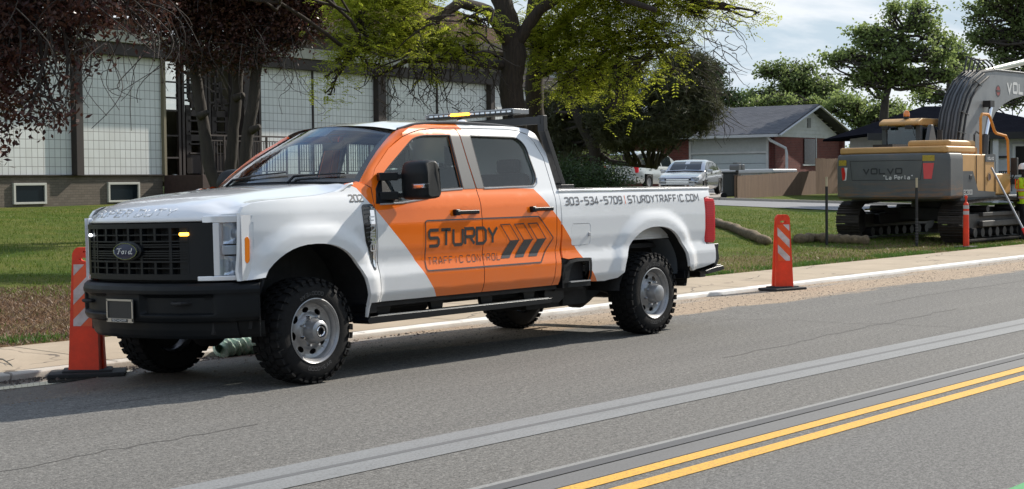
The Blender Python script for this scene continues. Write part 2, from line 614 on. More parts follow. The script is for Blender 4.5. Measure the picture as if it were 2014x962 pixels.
def arch_pts(i, z0, side='full', n=26, grow=0.0):
    cx, cz, a, b = ARCH[i]; a += grow; b += grow
    out = []
    t0 = -math.asin(min(1, max(0, (cz - z0) / b)) ** (AN / 2)) if z0 < cz else 0
    for k in range(n + 1):
        t = t0 + (PI - 2 * t0) * k / n
        c, s = math.cos(t), math.sin(t)
        x = cx - a * math.copysign(abs(c) ** (2 / AN), c)
        z = cz + b * math.copysign(abs(s) ** (2 / AN), s)
        out.append((x, z))
    return out          # from the front (small x) over the top to the rear


def panel(name, outer, parent, material, holes=(), side=-1, off=0.0, step=.045, skirt=.03, wf=Wf, label=None, spts=None):
    """body panel: 2D outline in x,z laid on the body skin, analytic normals, edges turned inwards"""
    bm = fill2d(outer, holes, step)
    bm.verts.ensure_lookup_table(); bm.verts.index_update()
    P2 = [(v.co.x, v.co.z) for v in bm.verts]
    faces = [[v.index for v in f.verts] for f in bm.faces]
    bnd = [(e.verts[0].index, e.verts[1].index, e.link_faces[0]) for e in bm.edges if len(e.link_faces) == 1]
    cent = [tuple(f.calc_center_median()) for *_, f in bnd]
    bnd = [(a, b) for a, b, _ in bnd]
    bm.free()
    V, Nn = [], []
    e = .004
    for x, z in P2:
        w = wf(x, z) + off
        gx = (wf(x + e, z) - wf(x - e, z)) / (2 * e); gz = (wf(x, z + e) - wf(x, z - e)) / (2 * e)
        nn = Vector((-gx, side, -gz)).normalized()
        V.append((x, side * w, z)); Nn.append(nn)
    F = []
    for f in faces:
        a, b, c = (Vector(V[i]) for i in f[:3])
        if (b - a).cross(c - a).dot(Nn[f[0]]) < 0: f = f[::-1]
        F.append(tuple(f))
    nmain = len(F)
    # rolled edges
    for (a, b), c in zip(bnd, cent):
        if skirt <= 0: break
        d = Vector((V[b][0] - V[a][0], 0, V[b][2] - V[a][2]))
        if d.length < 1e-6: continue
        on = Vector((-d.z, 0, d.x)).normalized()
        mid = Vector(((V[a][0] + V[b][0]) / 2, 0, (V[a][2] + V[b][2]) / 2))
        if on.dot(mid - Vector((c[0], 0, c[2]))) < 0: on = -on
        o = len(V)
        for i in (a, b):
            V.append(V[i]); Nn.append((on * .75 + Nn[i] * .65).normalized())
        for i in (a, b):
            V.append((V[i][0], V[i][1] - side * skirt, V[i][2])); Nn.append(on)
        q = (o, o + 1, o + 3, o + 2)
        A, B, C = (Vector(V[i]) for i in (q[0], q[1], q[2]))
        if (B - A).cross(C - A).dot(on) < 0: q = q[::-1]
        F.append(q)
    me = bpy.data.meshes.new(name)
    me.from_pydata(V, [], F); me.materials.append(material); me.shade_smooth()
    me.normals_split_custom_set_from_vertices([tuple(q) for q in Nn])
    o = bpy.data.objects.new(name, me)
    link(o, parent)
    if label: o['label'] = label
    return o


def skin(x, z, off=.003, side=-1):
    return (x, side * (Wf(x, z) + off), z)


FX = [(-.98, 0), (-.972, .2), (-.955, .38), (-.905, .57), (-.81, .75), (-.70, .87), (-.60, .945), (-.5, .975)]


def Ff(y):
    """x of the front face at lateral position y"""
    return float(np.interp(abs(y), _fy, _fx))


_fy = np.linspace(0, 1.02, 400)
_fx = np.interp(_fy, [p[1] for p in FX], [p[0] for p in FX])
_kk = np.exp(-.5 * (np.arange(-40, 41) / 16.0) ** 2); _kk /= _kk.sum()
_fx = np.convolve(np.concatenate([_fx[1:41][::-1], _fx, np.full(40, _fx[-1])]), _kk, mode='valid')


def make_wheel(root, x, side, front):
    """wheel at local x; side -1 near, +1 far"""
    yo = side * .985     # outer face of the tyre
    wd = .285
    w = bpy.data.objects.new('wheel', None); w.empty_display_size = .1
    link(w, root); w.location = (x, yo, RT)
    s = -side            # inwards
    # tyre
    t = MB()
    prof = [(.232, .015), (.245, .004), (.262, .0), (.30, -.004), (.335, .0), (.365, .010), (.385, .026), (.395, .045),
            (.398, .08), (.399, wd / 2), (.398, wd - .08), (.395, wd - .045), (.385, wd - .026), (.365, wd - .01),
            (.30, wd), (.245, wd - .004), (.232, wd - .015)]
    rub = mat('tyre_rubber', (.0085, .0085, .009), .80, spec=.25, var=.35, vscale=22, bump=.25, bscale=120)
    t.lathe([(r, s * h) for r, h in prof], n=72, m=rub)
    rnd = random.Random(int(x * 10) + side)
    NB = 34
    for k in range(NB):
        a = 2 * PI * k / NB
        for row, (h0, h1, da, wa, rr) in enumerate([(-.001, .062, 0, .62, .411), (.075, .125, .5, .60, .411), (.14, .192, .1, .60, .411),
                                                    (.205, .286, .6, .62, .411)]):
            aa = a + da * 2 * PI / NB
            hw = wa * PI / NB
            sk = .012 if row in (1, 2) else 0
            pts = []
            r0 = .385
            for (hh, zz) in ((h0, -1), (h1, -1), (h1, 1), (h0, 1)):
                off = hw * zz + (sk / .4 if hh == h1 else 0) + (.02 if (row == 0 and k % 2) else 0)
                ro = rr - (.010 if (row in (0,) and hh == h0) or (row == 3 and hh == h1) else 0)
                pts.append(((math.cos(aa + off) * ro, s * hh, math.sin(aa + off) * ro), (math.cos(aa + off) * r0, s * hh, math.sin(aa + off) * r0)))
            vs = [p[0] for p in pts] + [p[1] for p in pts]
            t.add(vs, [(0, 1, 2, 3), (0, 4, 5, 1), (1, 5, 6, 2), (2, 6, 7, 3), (3, 7, 4, 0)], rub)
        # shoulder lugs down the sidewall
        for (r1, r2, ww) in (((.352, .402, .5) if k % 2 else (.366, .402, .5)),):
            hw = ww * PI / NB
            vs = []
            for rr, hh in ((r1, -.004 if r1 < .36 else .004), (r2, .022)):
                for zz in (-1, 1):
                    vs.append((math.cos(a + hw * zz) * rr, s * (hh - .007), math.sin(a + hw * zz) * rr))
            for rr, hh in ((r1, .01), (r2, .03)):
                for zz in (-1, 1):
                    vs.append((math.cos(a + hw * zz) * rr, s * hh, math.sin(a + hw * zz) * rr))
            t.add(vs, [(0, 1, 3, 2), (0, 4, 5, 1), (0, 2, 6, 4), (1, 5, 7, 3), (2, 3, 7, 6)], rub)
    # raised sidewall letters
    if side < 0:
        lt = MB()
        for base in (-.30, -.30 + PI):
            R0 = .292
            def fn(u, v, base=base):
                ang = -PI / 2 + base + u / R0
                r = R0 + v * -1
                return (math.cos(ang) * r, s * -.0055, math.sin(ang) * r)
            # letters read from outside, tops towards the rim
            u = 0
            for ch in 'GOODYEAR':
                for path in GL[ch]:
                    ribbon(t, [((u + p[0] * .022), -.012 + (p[1]) * .026) for p in path], .006, fn, .02, mat('tyre_letter', (.05, .05, .052), .6))
                u += .032
    t.obj('tyre', parent=w, fixn=False, ang=28)
    # rim with eight hand holes
    rim = MB()
    rim.lathe([(.232, s * .26), (.228, s * .10), (.215, s * .075), (.222, s * .045), (.236, s * .022), (.249, s * .006), (.253, s * -.001),
               (.247, s * -.004), (.240, s * .002), (.232, s * .016), (.216, s * .036), (.211, s * .055)], n=64, m=STEEL)
    NH = 8
    outer = [(math.cos(2 * PI * k / 64) * .212, math.sin(2 * PI * k / 64) * .212) for k in range(64)]
    holes = []
    for k in range(NH):
        a0 = 2 * PI * k / NH + .2
        h = []
        for q in range(14):
            t_ = 2 * PI * q / 14
            rr = .166 + .021 * math.sin(t_); aa = a0 + .20 * math.cos(t_)
            h.append((math.cos(aa) * rr, math.sin(aa) * rr))
        holes.append(h)
    bm = fill2d(outer, holes, .02)
    V, F = [], []
    bm.verts.index_update()
    for v in bm.verts:
        r = math.hypot(v.co.x, v.co.z)
        h = .055 + .018 * float(smoothstep(.212, .19, r)) - .038 * float(smoothstep(.155, .105, r))
        V.append((v.co.x, s * h, v.co.z))
    F = [tuple(v.index for v in f.verts) for f in bm.faces]
    bm.free()
    rim.add(V, F, STEEL)
    rim.lathe([(.205, s * .14), (.001, s * .14)], n=32, m=GAP)
    rim.obj('rim', parent=w, ang=30)
    # hub and cap
    h = MB()
    if front:
        h.lathe([(.098, s * .04), (.092, s * .0), (.085, s * -.025), (.080, s * -.052), (.064, s * -.066), (.052, s * -.068), (.049, s * -.05)], n=40, m=STEEL)
        h.lathe([(.049, s * -.05), (.044, s * -.052), (.040, s * -.060), (.022, s * -.060), (.018, s * -.045), (.001, s * -.045)], n=32, m=BLKS)
        h.lathe([(.041, s * -.0605), (.036, s * -.066), (.031, s * -.0605)], n=32, m=CHROME)
    else:
        h.lathe([(.098, s * .04), (.092, s * .0), (.088, s * -.035), (.080, s * -.058), (.055, s * -.070), (.03, s * -.073), (.001, s * -.074)], n=40, m=STEEL)
    for k in range(8):
        a = 2 * PI * (k + .5) / 8
        h.cyl((math.cos(a) * .115, s * .05, math.sin(a) * .115), (math.cos(a) * .115, s * .005, math.sin(a) * .115), .011, 6, CHROME)
    h.obj('hub', parent=w)
    return w


def make_truck():
    T = thing('pickup_truck', 'white and orange crew cab pickup truck parked at the kerb, lettered for traffic control', 'pickup truck')
    K = .0198
    T.location = (0, 1.03, -K * 1.03)
    T.rotation_euler = (-K, 0, 0)

    # ---- side outlines (x, z)
    A0 = arch_pts(0, .62); A1 = arch_pts(1, .60)
    fender = [(-.690, .83)] + [p for p in A0 if p[0] < 0 and p[1] > .83] + [p for p in A0 if p[0] >= 0]
    fender += [(.60, .585), (.703, .585), (.703, .82), (.682, 1.376), (.700, 1.499), (.655, 1.525), (.56, 1.548), (.46, 1.540),
               (.385, 1.50), (.30, 1.474), (.14, 1.452), (-.27, 1.424), (-.55, 1.402), (-.63, 1.375), (-.668, 1.33), (-.680, 1.2)]
    fdoor = [(.712, .585), (1.985, .585), (1.988, .70), (1.995, 1.0), (1.985, 1.18), (1.982, 1.486), (1.942, 1.717), (1.906, 1.965), (1.898, 2.012),
             (1.66, 2.006), (1.424, 1.985), (1.30, 1.958), (1.191, 1.925), (.994, 1.824), (.791, 1.656), (.733, 1.566), (.710, 1.499), (.691, 1.376), (.712, .82)]
    fwin = roundpoly([(.93, 1.655), (1.316, 1.918), (1.45, 1.940), (1.781, 1.948), (1.815, 1.486), (1.515, 1.476), (1.42, 1.455), (1.343, 1.415), (1.003, 1.381), (.735, 1.374),
                      (.757, 1.49), (.822, 1.565)], [.05, .1, .05, .012, .012, .03, .05, .05, .05, .015, .01, .02])
    rdoor = [(1.995, .585), (2.97, .585), (2.985, .685), (3.035, .96), (3.040, 1.24), (3.055, 1.489), (3.015, 1.76), (2.93, 1.90), (2.85, 1.975),
             (2.74, 2.005), (2.586, 2.015), (1.908, 2.012), (1.916, 1.965), (1.952, 1.717), (1.992, 1.486), (1.995, 1.18), (2.005, 1.0), (1.998, .70)]
    rwin = roundpoly([(2.049, 1.948), (2.69, 1.942), (2.79, 1.872), (2.862, 1.575), (2.80, 1.500), (2.093, 1.487)], [.012, .06, .06, .05, .05, .012])
    corner = [(2.98, .585), (3.07, .585), (3.095, .86), (3.103, 1.146), (3.120, 1.43), (3.075, 1.80), (2.985, 1.982), (2.93, 2.03), (2.80, 2.045), (2.20, 2.06),
              (1.70, 2.052), (1.45, 2.035), (1.30, 2.0), (1.20, 1.96), (1.191, 1.933), (1.30, 1.966), (1.424, 1.993), (1.66, 2.014), (1.898, 2.020), (2.586, 2.023), (2.745, 2.013), (2.86, 1.982),
              (2.94, 1.905), (3.025, 1.763), (3.065, 1.489), (3.050, 1.24), (3.045, .96), (2.995, .685)]
    bed = [(3.125, 1.452), (3.125, .83), (3.20, .815), (3.33, .822), (3.56, .812), (3.565, .60), (3.60, .585), (3.80, .578)]
    bed += [(3.96, .600)] + [p for p in A1 if p[1] > .60] + [(5.30, .600), (5.56, .63), (5.735, .665), (5.755, .70), (5.752, .86), (5.60, .862), (5.572, .93), (5.572, 1.35), (5.62, 1.36), (5.70, 1.365), (5.70, 1.45)]
    fdoor, fwin, rdoor, rwin, corner = RX(fdoor), RX(fwin), RX(rdoor), RX(rwin), RX(corner)
    fuel = roundpoly([(3.265, .935), (3.563, .935), (3.563, 1.14), (3.265, 1.14)], .04)
    for sd in (-1, 1):
        near = sd < 0
        panel('front_fender', fender, T, PAINT, side=sd, skirt=.035)
        fd = panel('front_door', fdoor, T, PAINT, [fwin], side=sd, skirt=.025)
        rd = panel('rear_door', rdoor, T, PAINT, [rwin], side=sd, skirt=.025)
        for dr, wn in ((fd, fwin), (rd, rwin)):
            big = [(sum(p[0] for p in wn) / len(wn) + (x - sum(p[0] for p in wn) / len(wn)) * 1.03, 1.68 + (z - 1.68) * 1.05) for x, z in wn]
            panel('window', big, dr, GLASS, side=sd, off=-.020, skirt=0, step=.12)
        panel('cab_frame', corner, T, PAINT, side=sd, skirt=.06)
        if near:
            bo = panel('bedside', bed, T, PAINT, [roundpoly(fuel, 0)], side=sd, skirt=.035)
            inner = [(3.414 + (x - 3.414) * .975, 1.0375 + (z - 1.0375) * .965) for x, z in fuel]
            fl = panel('fuel_door', inner, bo, WHITE, side=sd, off=-.001, skirt=.012)
            kb = MB(); kb.box((3.535, -(Wf(3.53, 1.03) + .004), 1.035), (.028, .012, .035), BLKS if False else mat('grey_latch', (.35, .36, .38), .4)); kb.obj('latch', parent=fl, bevel=.003)
        else:
            panel('bedside', bed, T, PAINT, side=sd, skirt=.035)
        # window applique, belt trim, seals
        b1 = roundpoly(RX([(1.790, 1.958), (1.822, 1.480), (1.978, 1.482), (1.940, 1.717), (1.905, 1.958)]), .006)
        b2 = roundpoly(RX([(1.918, 1.958), (1.955, 1.717), (1.996, 1.484), (2.087, 1.482), (2.042, 1.958)]), .006)
        satin = mat('pillar_applique', (.055, .058, .062), .42)
        panel('pillar_trim', b1, fd, satin, side=sd, off=.0035, skirt=.004)
        panel('pillar_trim', b2, rd, satin, side=sd, off=.0035, skirt=.004)
        for dr, wn, lo in ((fd, fwin, True), (rd, rwin, True)):
            zc = 1.70
            s_ = MB()
            pth = [(x, z) for x, z in wn]
            N = len(pth)
            pts = [(x, sd * (Wf(x, z) - .006), z) for x, z in pth] + [(pth[0][0], sd * (Wf(*pth[0]) - .006), pth[0][1])]
            s_.tube(pts, .009, 6, mat('rubber_seal', (.02, .02, .022), .6), cap=False)
            s_.obj('window_seal', parent=dr)
        bt = MB()
        bl = [(1.81, 1.4805), (1.52, 1.4685), (1.42, 1.4475), (1.343, 1.4075), (1.003, 1.3735), (.75, 1.3675)]
        bt.tube([(x, sd * (Wf(x, z) + .001), z) for x, z in bl], .008, 6, mat('belt_moulding', (.42, .43, .45), .35, metal=.4))
        bt.obj('belt_moulding', parent=fd)
        bt = MB()
        bl = [(2.093, 1.481), (2.45, 1.4875), (2.80, 1.4935), (2.85, 1.52), (2.872, 1.57)]
        bt.tube([(x, sd * (Wf(x, z) + .001), z) for x, z in bl], .008, 6, MATS['belt_moulding'])
        bt.obj('belt_moulding', parent=rd)
        # sail panel in front of the front window
        sail = roundpoly(RX([(.705, 1.372), (.755, 1.49), (.835, 1.590), (.885, 1.54), (.945, 1.41), (1.0, 1.374)]), .01)
        panel('mirror_sail', sail, fd, BLKS, side=sd, off=.003, skirt=.02)
        # door handles
        for dr, x0, z0 in ((fd, 1.640, 1.281), (rd, 2.680, 1.287)):
            h = MB()
            y0 = sd * (Wf(x0 + .13, z0))
            h.box((x0 + .135, y0 + sd * .034, z0), (.285, .020, .034), BLKS)
            h.box((x0 + .005, y0 + sd * .018, z0 + .001), (.055, .045, .052), BLKS)
            h.box((x0 + .265, y0 + sd * .016, z0), (.05, .036, .036), BLKS)
            h.obj('door_handle', parent=dr, bevel=.008)
            # scoop behind the handle
            sc = MB()
            def fn(u, v, x0=x0, z0=z0):
                a = 2 * PI * u
                rx, rz = .062, .055
                x = x0 + .135 + math.cos(a) * rx * v; z = z0 + math.sin(a) * rz * v
                return (x, sd * (Wf(x, z) + .0015 - .0), z)
            sc.grid(fn, 25, 4, PAINT)
            sc.obj('handle_cup', parent=dr)
        # mirror
        mr = bpy.data.objects.new('wing_mirror', None); link(mr, T); mr.location = (1.05, sd * 1.16, 1.560)
        h = MB()
        Y0, Y1 = -.145 * sd, .125 * sd
        def ring(yf, sc, z0=0):
            # head outline in x (depth) / z; swept across y
            pass
        body = roundpoly([(-.105, -.150), (-.115, .06), (-.085, .135), (-.03, .158), (.075, .160), (.098, .12), (.100, -.125), (.07, -.158), (-.06, -.165)], .03, 4)
        secs = [(-.135, .90), (-.12, .97), (-.06, 1.0), (.04, 1.0), (.09, .97), (.125, .88), (.140, .72)]
        vs = []; n = len(body)
        for yy, sc_ in secs:
            for a, b in body:
                sl = (b + .05) * .10 * max(0, (yy + .02)) / .1
                vs.append((a * sc_ + .01, sd * (yy - max(0, b - .06) * .35 * (1 if yy > .03 else 0)), b * (sc_ * .5 + .5)))
        fs = [tuple(range(n))[::-1], tuple((len(secs) - 1) * n + k for k in range(n))]
        for i in range(len(secs) - 1):
            for k in range(n):
                fs.append((i * n + k, i * n + (k + 1) % n, (i + 1) * n + (k + 1) % n, (i + 1) * n + k))
        h.add(vs, fs, BLKP)
        hd = h.obj('mirror_head', parent=mr, ang=40)
        g = MB()
        g.box((.108, sd * -.005, .045), (.006, .20, .17), CHROME); g.box((.108, sd * -.005, -.105), (.006, .20, .085), CHROME)
        g.obj('mirror_glass', parent=mr, bevel=.01)
        li = MB()
        li.box((-.115, sd * .075, -.055), (.03, .13, .042), LENS)
        li.box((-.100, sd * .135, -.052), (.09, .014, .036), LENS)
        li.box((-.108, sd * .075, -.055), (.02, .115, .03), CHROME)
        li.obj('turn_signal', parent=mr, bevel=.006)
        ar = MB()
        for zz in (.030, -.125):
            ar.beam((.0, -sd * .10, zz), (-.17, -sd * .19, zz), .055, .040, BLKS)
            ar.beam((-.12, -sd * .16, zz), (-.26, -sd * .235, zz), .085, .066, BLKS)
        ar.obj('mirror_arm', parent=mr, bevel=.008)

    gm = mat('shut_line_dark', (.008, .008, .009), .9)
    for sd in (-1, 1):
        f_ = lambda a, b, sd=sd: (a, sd * (Wf(a, b) - .0035), b)
        for pth, wd_ in (([(.707, .585), (.707, .82), (.687, 1.376), (.705, 1.499)], .022), (fdoor[5:0:-1], .022), (RX([(1.988, 1.486), (1.948, 1.717), (1.911, 1.965)]), .020),
                         (rdoor[1:8], .022), (RX([(1.20, 1.930), (1.30, 1.962), (1.424, 1.989), (1.66, 2.010), (1.898, 2.016), (2.586, 2.019), (2.745, 2.009), (2.86, 1.977)]), .016)):
            gp = MB(); ribbon(gp, pth, wd_, f_, .05, gm); gp.obj('shut_line', parent=T)
        gp = MB(); ribbon(gp, [(3.100, .60), (3.105, 1.10), (3.118, 1.43)], .05, lambda a, b, sd=sd: (a, sd * (Wf(a, b) - .020), b), .08, gm); gp.obj('shut_line', parent=T)
    # ---- A pillars and roof
    wsb = [(.625, .875, 1.550), (1.26, .655, 1.974)]
    sideline = [(.56, 1.552), (.655, 1.532), (.708, 1.502), (.733, 1.572), (.791, 1.662), (.994, 1.830), (1.191, 1.931), (1.30, 1.975), (1.45, 2.037)]
    def glx(t):   # along windscreen side edge
        a, b = Vector(wsb[0]), Vector(wsb[1]); p = a.lerp(b, t)
        return p + Vector((-.012, .0, .012)) * 0 + Vector((-.02 * math.sin(PI * t), 0, .02 * math.sin(PI * t)))
    for sd in (-1, 1):
        ap = MB()
        sl = RX([(.708, 1.506), (.728, 1.565), (.788, 1.660), (.89, 1.747), (.990, 1.829), (1.09, 1.886), (1.187, 1.932), (1.21, 1.962), (1.30, 2.002)])
        ts = [0, .06, .16, .36, .56, .74, .9, .96, 1.0]
        def fnA(i, j):
            a = Vector((sl[i][0], Wf(*sl[i]) , sl[i][1])); b = glx(ts[i])
            t = j / 6
            p = a.lerp(b, t) + Vector((-.35, .55, .75)).normalized() * (.012 * math.sin(PI * t) * (1.0 if i > 0 else .3))
            return (p.x, sd * p.y, p.z)
        vs = [fnA(i, j) for i in range(len(sl)) for j in range(7)]
        fs = [(i * 7 + j, (i + 1) * 7 + j, (i + 1) * 7 + j + 1, i * 7 + j + 1) for i in range(len(sl) - 1) for j in range(6)]
        ap.add(vs, fs, PAINT)
        # cowl corner between pillar foot, fender and windscreen
        o = Vector((.56, Wf(.56, 1.548), 1.548)); o2 = Vector((.655, Wf(.655, 1.525), 1.527)); o3 = Vector((.708, Wf(.708, 1.506), 1.506))
        wq = Vector(wsb[0]); q = Vector((.57, .86, 1.560))
        ap.add([(p.x, sd * p.y, p.z) for p in (o, o2, o3, wq, q)], [(0, 1, 4), (1, 3, 4), (1, 2, 3)], PAINT)
        ap.obj('windscreen_pillar', parent=T, ang=60)
    # windscreen: curved forward in the middle
    def wsfn(u, v):
        y = (u * 2 - 1)
        b = glx(v); hw = b.y + .008
        bow = (1 - y * y)
        return (b.x - bow * (.22 - .10 * v) + .004, y * hw, b.z + bow * (.030 + .045 * v) - .004)
    ws = MB(); ws.grid(wsfn, 25, 13, WSGLASS)
    wso = ws.obj('windscreen', parent=T, ang=180)
    # black frit band round the edge
    fr = MB()
    frit = mat('windscreen_frit', (.008, .008, .009), .15)
    def fin(u, v):
        p = wsfn(u, v); return (p[0] + .004, p[1], p[2] - .003)
    for (u0, u1, v0, v1) in ((0, 1, 0, .07), (0, 1, .93, 1), (0, .035, .07, .93), (.965, 1, .07, .93), (.42, .58, .80, .93)):
        fr.grid(lambda a, b: fin(u0 + (u1 - u0) * a, v0 + (v1 - v0) * b), 13, 9, frit)
    fr.obj('frit_band', parent=wso, ang=180)
    rf = MB()
    def rfn(u, v):
        y = v * 2 - 1
        ay = abs(y)
        x0 = wsfn(v * .5 / .5 if False else v, 1)[0]
        x1 = 2.985 - .05 * ay ** 3
        x = x0 + (x1 - x0) * u
        hw = float(np.interp(x, [1.1, 1.3, 1.6, 2.2, 2.8, 3.0], [.66, .665, .668, .67, .66, .65]))
        zc = hint(x, [1.05, 1.2, 1.4, 1.7, 2.1, 2.5, 2.8, 2.93, 3.0], [2.03, 2.055, 2.082, 2.100, 2.108, 2.100, 2.085, 2.065, 2.035])
        ze = hint(x, [1.15, 1.3, 1.5, 1.7, 2.1, 2.5, 2.8, 2.93, 3.0], [1.985, 1.996, 2.040, 2.056, 2.066, 2.060, 2.044, 2.025, 1.99])
        z = ze + (zc - ze) * (1 - ay ** 2.4)
        # two shallow stampings
        z += .006 * (math.exp(-((ay - .45) / .06) ** 2)) * smoothstep(.1, .2, u) * smoothstep(.95, .85, u)
        return (x, y * hw, float(z))
    rf.grid(rfn, 41, 33, WHITE)
    rfo = rf.obj('roof', parent=T, ang=180)
    # roof ditch mouldings and rear cab wall
    for sd in (-1, 1):
        d = MB()
        pts = [rfn(u, 0 if sd < 0 else 1) for u in np.linspace(0.02, 1, 22)]
        d.tube([(p[0], p[1] + sd * .006, p[2] + .002) for p in pts], .012, 6, BLKS if False else mat('roof_ditch', (.05, .05, .055), .5))
        d.obj('roof_moulding', parent=rfo)
    cb = MB()
    def bwall(u, v):
        y = u * 2 - 1
        z = .62 + v * 1.40
        x = float(np.interp(z, [.6, 1.1, 1.43, 1.80, 1.98, 2.04], [3.06, 3.09, 3.105, 3.055, 2.985, 2.96]))
        return (x, y * (Wf(3.0, z) - .01), z)
    cb.grid(bwall, 9, 15, WHITE)
    # opening is suggested by glass set proud of the wall
    cbo = cb.obj('cab_rear_wall', parent=T, ang=180)
    wr = MB()
    wr.prism(roundpoly([(-.62, 1.50), (.62, 1.50), (.56, 1.90), (-.56, 1.90)], .05), 0, .01, 'yz', glass_mat('rear_glass', (.1, .12, .12)))
    wro = wr.obj('rear_window', parent=T); wro.location = (3.095, 0, 0); wro.rotation_euler = (0, -.12, 0); wro.location.x = 3.30

    # ---- bonnet
    def hood_edge(x):
        z = float(np.interp(x, [-.69, -.63, -.55, -.27, .14, .30, .385, .46, .56], [1.33, 1.378, 1.405, 1.427, 1.455, 1.477, 1.503, 1.543, 1.551]))
        return z
    def hfn(u, v):
        y = v * 2 - 1; ay = abs(y)
        x1 = .50 - .17 * (1 - ay * ay)
        hw = .925
        x0 = Ff(y * hw) + .010
        t = u
        x = x0 + (x1 - x0) * t
        yl = y * (hw + .012 * float(smoothstep(0, .3, t)) - .008 * float(smoothstep(.8, 1, t)))
        d = x - x0
        nose = float(smoothstep(.80, .87, ay))        # over the lamp the edge sits higher
        zc = hint(d, [0, .03, .08, .16, .3, .6, 1.0, 1.5], [1.282, 1.322, 1.366, 1.408, 1.448, 1.492, 1.530, 1.562])
        zs_ = hint(x, [-.85, -.66, -.60, -.52, -.27, .14, .30, .385, .46, .56], [1.335, 1.352, 1.382, 1.405, 1.427, 1.455, 1.477, 1.503, 1.543, 1.551])
        dz = hint(d, [0, .02, .06, .14], [0, .35, .75, 1.0])
        z0 = 1.282 + (1.322 - 1.282) * nose
        ze = z0 + (max(zs_, z0 + .002) - z0) * dz
        s_ = float(smoothstep(.90, .60, ay))
        z = ze + (zc - ze) * (0.28 * (1 - ay ** 2) + .72 * s_)
        z -= .010 * math.exp(-((ay - .93) / .05) ** 2) * float(smoothstep(.15, .4, t))
        return (x, yl, z)
    hd = MB(); hd.grid(hfn, 60, 61, WHITE)
    hood = hd.obj('bonnet', parent=T, ang=180)
    so = hood.modifiers.new('thick', 'SOLIDIFY'); so.thickness = .018; so.offset = -1
    # embossed letters on the nose of the bonnet
    em = MB()
    def hemb(u, v):
        # u lateral (local y from near to far is negative in reading direction), v up
        y = u / .925
        t = v
        p = hfn(t, (y + 1) / 2); q = hfn(t + .004, (y + 1) / 2)
        return (p[0] - .0006, p[1], p[2] + .0010)
    wd = {'I': .02}
    u = .56
    for ch in 'SUPER DUTY':
        for path in GL.get(ch, []):
            ribbon(em, [(u - p[0] * .075, .026 + p[1] * .042) for p in path], .0125, hemb, .03, WHITE)
        u -= .108 if ch != ' ' else .05
    emo = em.obj('embossed_lettering', parent=hood)
    so = emo.modifiers.new('thick', 'SOLIDIFY'); so.thickness = .0012; so.offset = 1
    # cowl, wipers
    cw = MB()
    def cfn(u, v):
        a = Vector(hfn(.985, u)); b = Vector(wsfn(u, .03)); p = a.lerp(b, v)
        return (p.x, p.y, p.z - .012 - .02 * math.sin(PI * v))
    cw.grid(cfn, 21, 6, BLKP)
    cw.obj('cowl', parent=T, ang=180)
    for (u0, u1) in ((.80, .40), (.33, -.02 + .10)):
        wi = MB()
        pts = []
        for k in range(9):
            t = k / 8
            p = wsfn(u0 + (u1 - u0) * t, .05 + .06 * t)
            pts.append((p[0] - .012, p[1], p[2] + .015))
        wi.tube(pts, .007, 5, BLKS)
        p0 = wsfn(u0, .0); wi.tube([(p0[0] - .05, p0[1], p0[2] - .01), pts[0], pts[4]], [.012, .012, .007], 6, BLKS)
        wi.obj('wiper', parent=T)

    # ---- grille
    gr = MB()
    GW, Z0, Z1 = .765, .845, 1.268
    def gface(y, z, d=0.0):
        return (Ff(y) + d + .015 * (z - Z0) * 0, y, z)
    # shell around the opening; cells
    rows = [(1.222, 1.186), (1.178, 1.142), (1.122, 1.096), (1.088, 1.064), (1.056, 1.030), (1.022, .994), (.968, .936), (.928, .896)]
    def slab(y0, y1, z0, z1, d0, d1, m, n=6):
        """block following the front curve between y0..y1"""
        vs = []
        for k in range(n + 1):
            y = y0 + (y1 - y0) * k / n
            for z in (z0, z1):
                for d in (d0, d1):
                    vs.append((Ff(y) + d, y, z))
        fs = []
        for k in range(n):
            a = 4 * k; b = 4 * (k + 1)
            fs += [(a, a + 2, b + 2, b), (a + 1, b + 1, b + 3, a + 3), (a + 2, a + 3, b + 3, b + 2), (a, b, b + 1, a + 1)]
        fs += [(0, 1, 3, 2), (4 * n, 4 * n + 2, 4 * n + 3, 4 * n + 1)]
        gr.add(vs, fs, m)
    GP = mat('grille_plastic', (.008, .010, .012), .40, spec=.25)
    slab(-GW, GW, 1.232, Z1, -.004, .05, GP, 24)
    slab(-GW, GW, Z0, .888, -.004, .05, GP, 24)
    slab(-GW, -.60, .888, 1.232, -.002, .04, GP, 4); slab(.60, GW, .888, 1.232, -.002, .04, GP, 4)
    slab(-.60, .60, 1.128, 1.138, -.006, .06, GP, 20); slab(-.60, .60, .975, .989, -.006, .06, GP, 20)
    for zt, zb in rows:
        pass
    slab(.60, .605, .888, 1.232, -.004, .0, GP, 1); slab(-.605, -.60, .888, 1.232, -.004, .0, GP, 1)
    for z in (1.182, 1.109, 1.092, 1.06, 1.043, 1.026, 1.006, .932):
        slab(-.60, .60, z - .005, z + .005, .002, .05, GP, 16)
    for y in [-.6 + .15 * k for k in range(9)]:
        for zz in ((1.138, 1.232), (.888, .975)):
            slab(y - .012, y + .012, zz[0], zz[1], .0, .05, GP, 1)
    for y in (-.45, -.15, .15, .45):
        slab(y - .012, y + .012, .989, 1.128, .0, .05, GP, 1)
    # closed ends of the side cells
    for s_ in (-1, 1):
        a, b = (.52, .60)
        slab(min(s_ * a, s_ * b), max(s_ * a, s_ * b), .888, 1.232, .012, .03, GP, 2)
    go = gr.obj('grille', parent=T, bevel=0, ang=30)
    bk = MB()
    bk.grid(lambda a, b: (Ff(-.76 + 1.52 * a) + .075, -.76 + 1.52 * a, .80 + .5 * b), 13, 2, GAP)
    bk.obj('radiator', parent=T)
    # badge
    bg = MB()
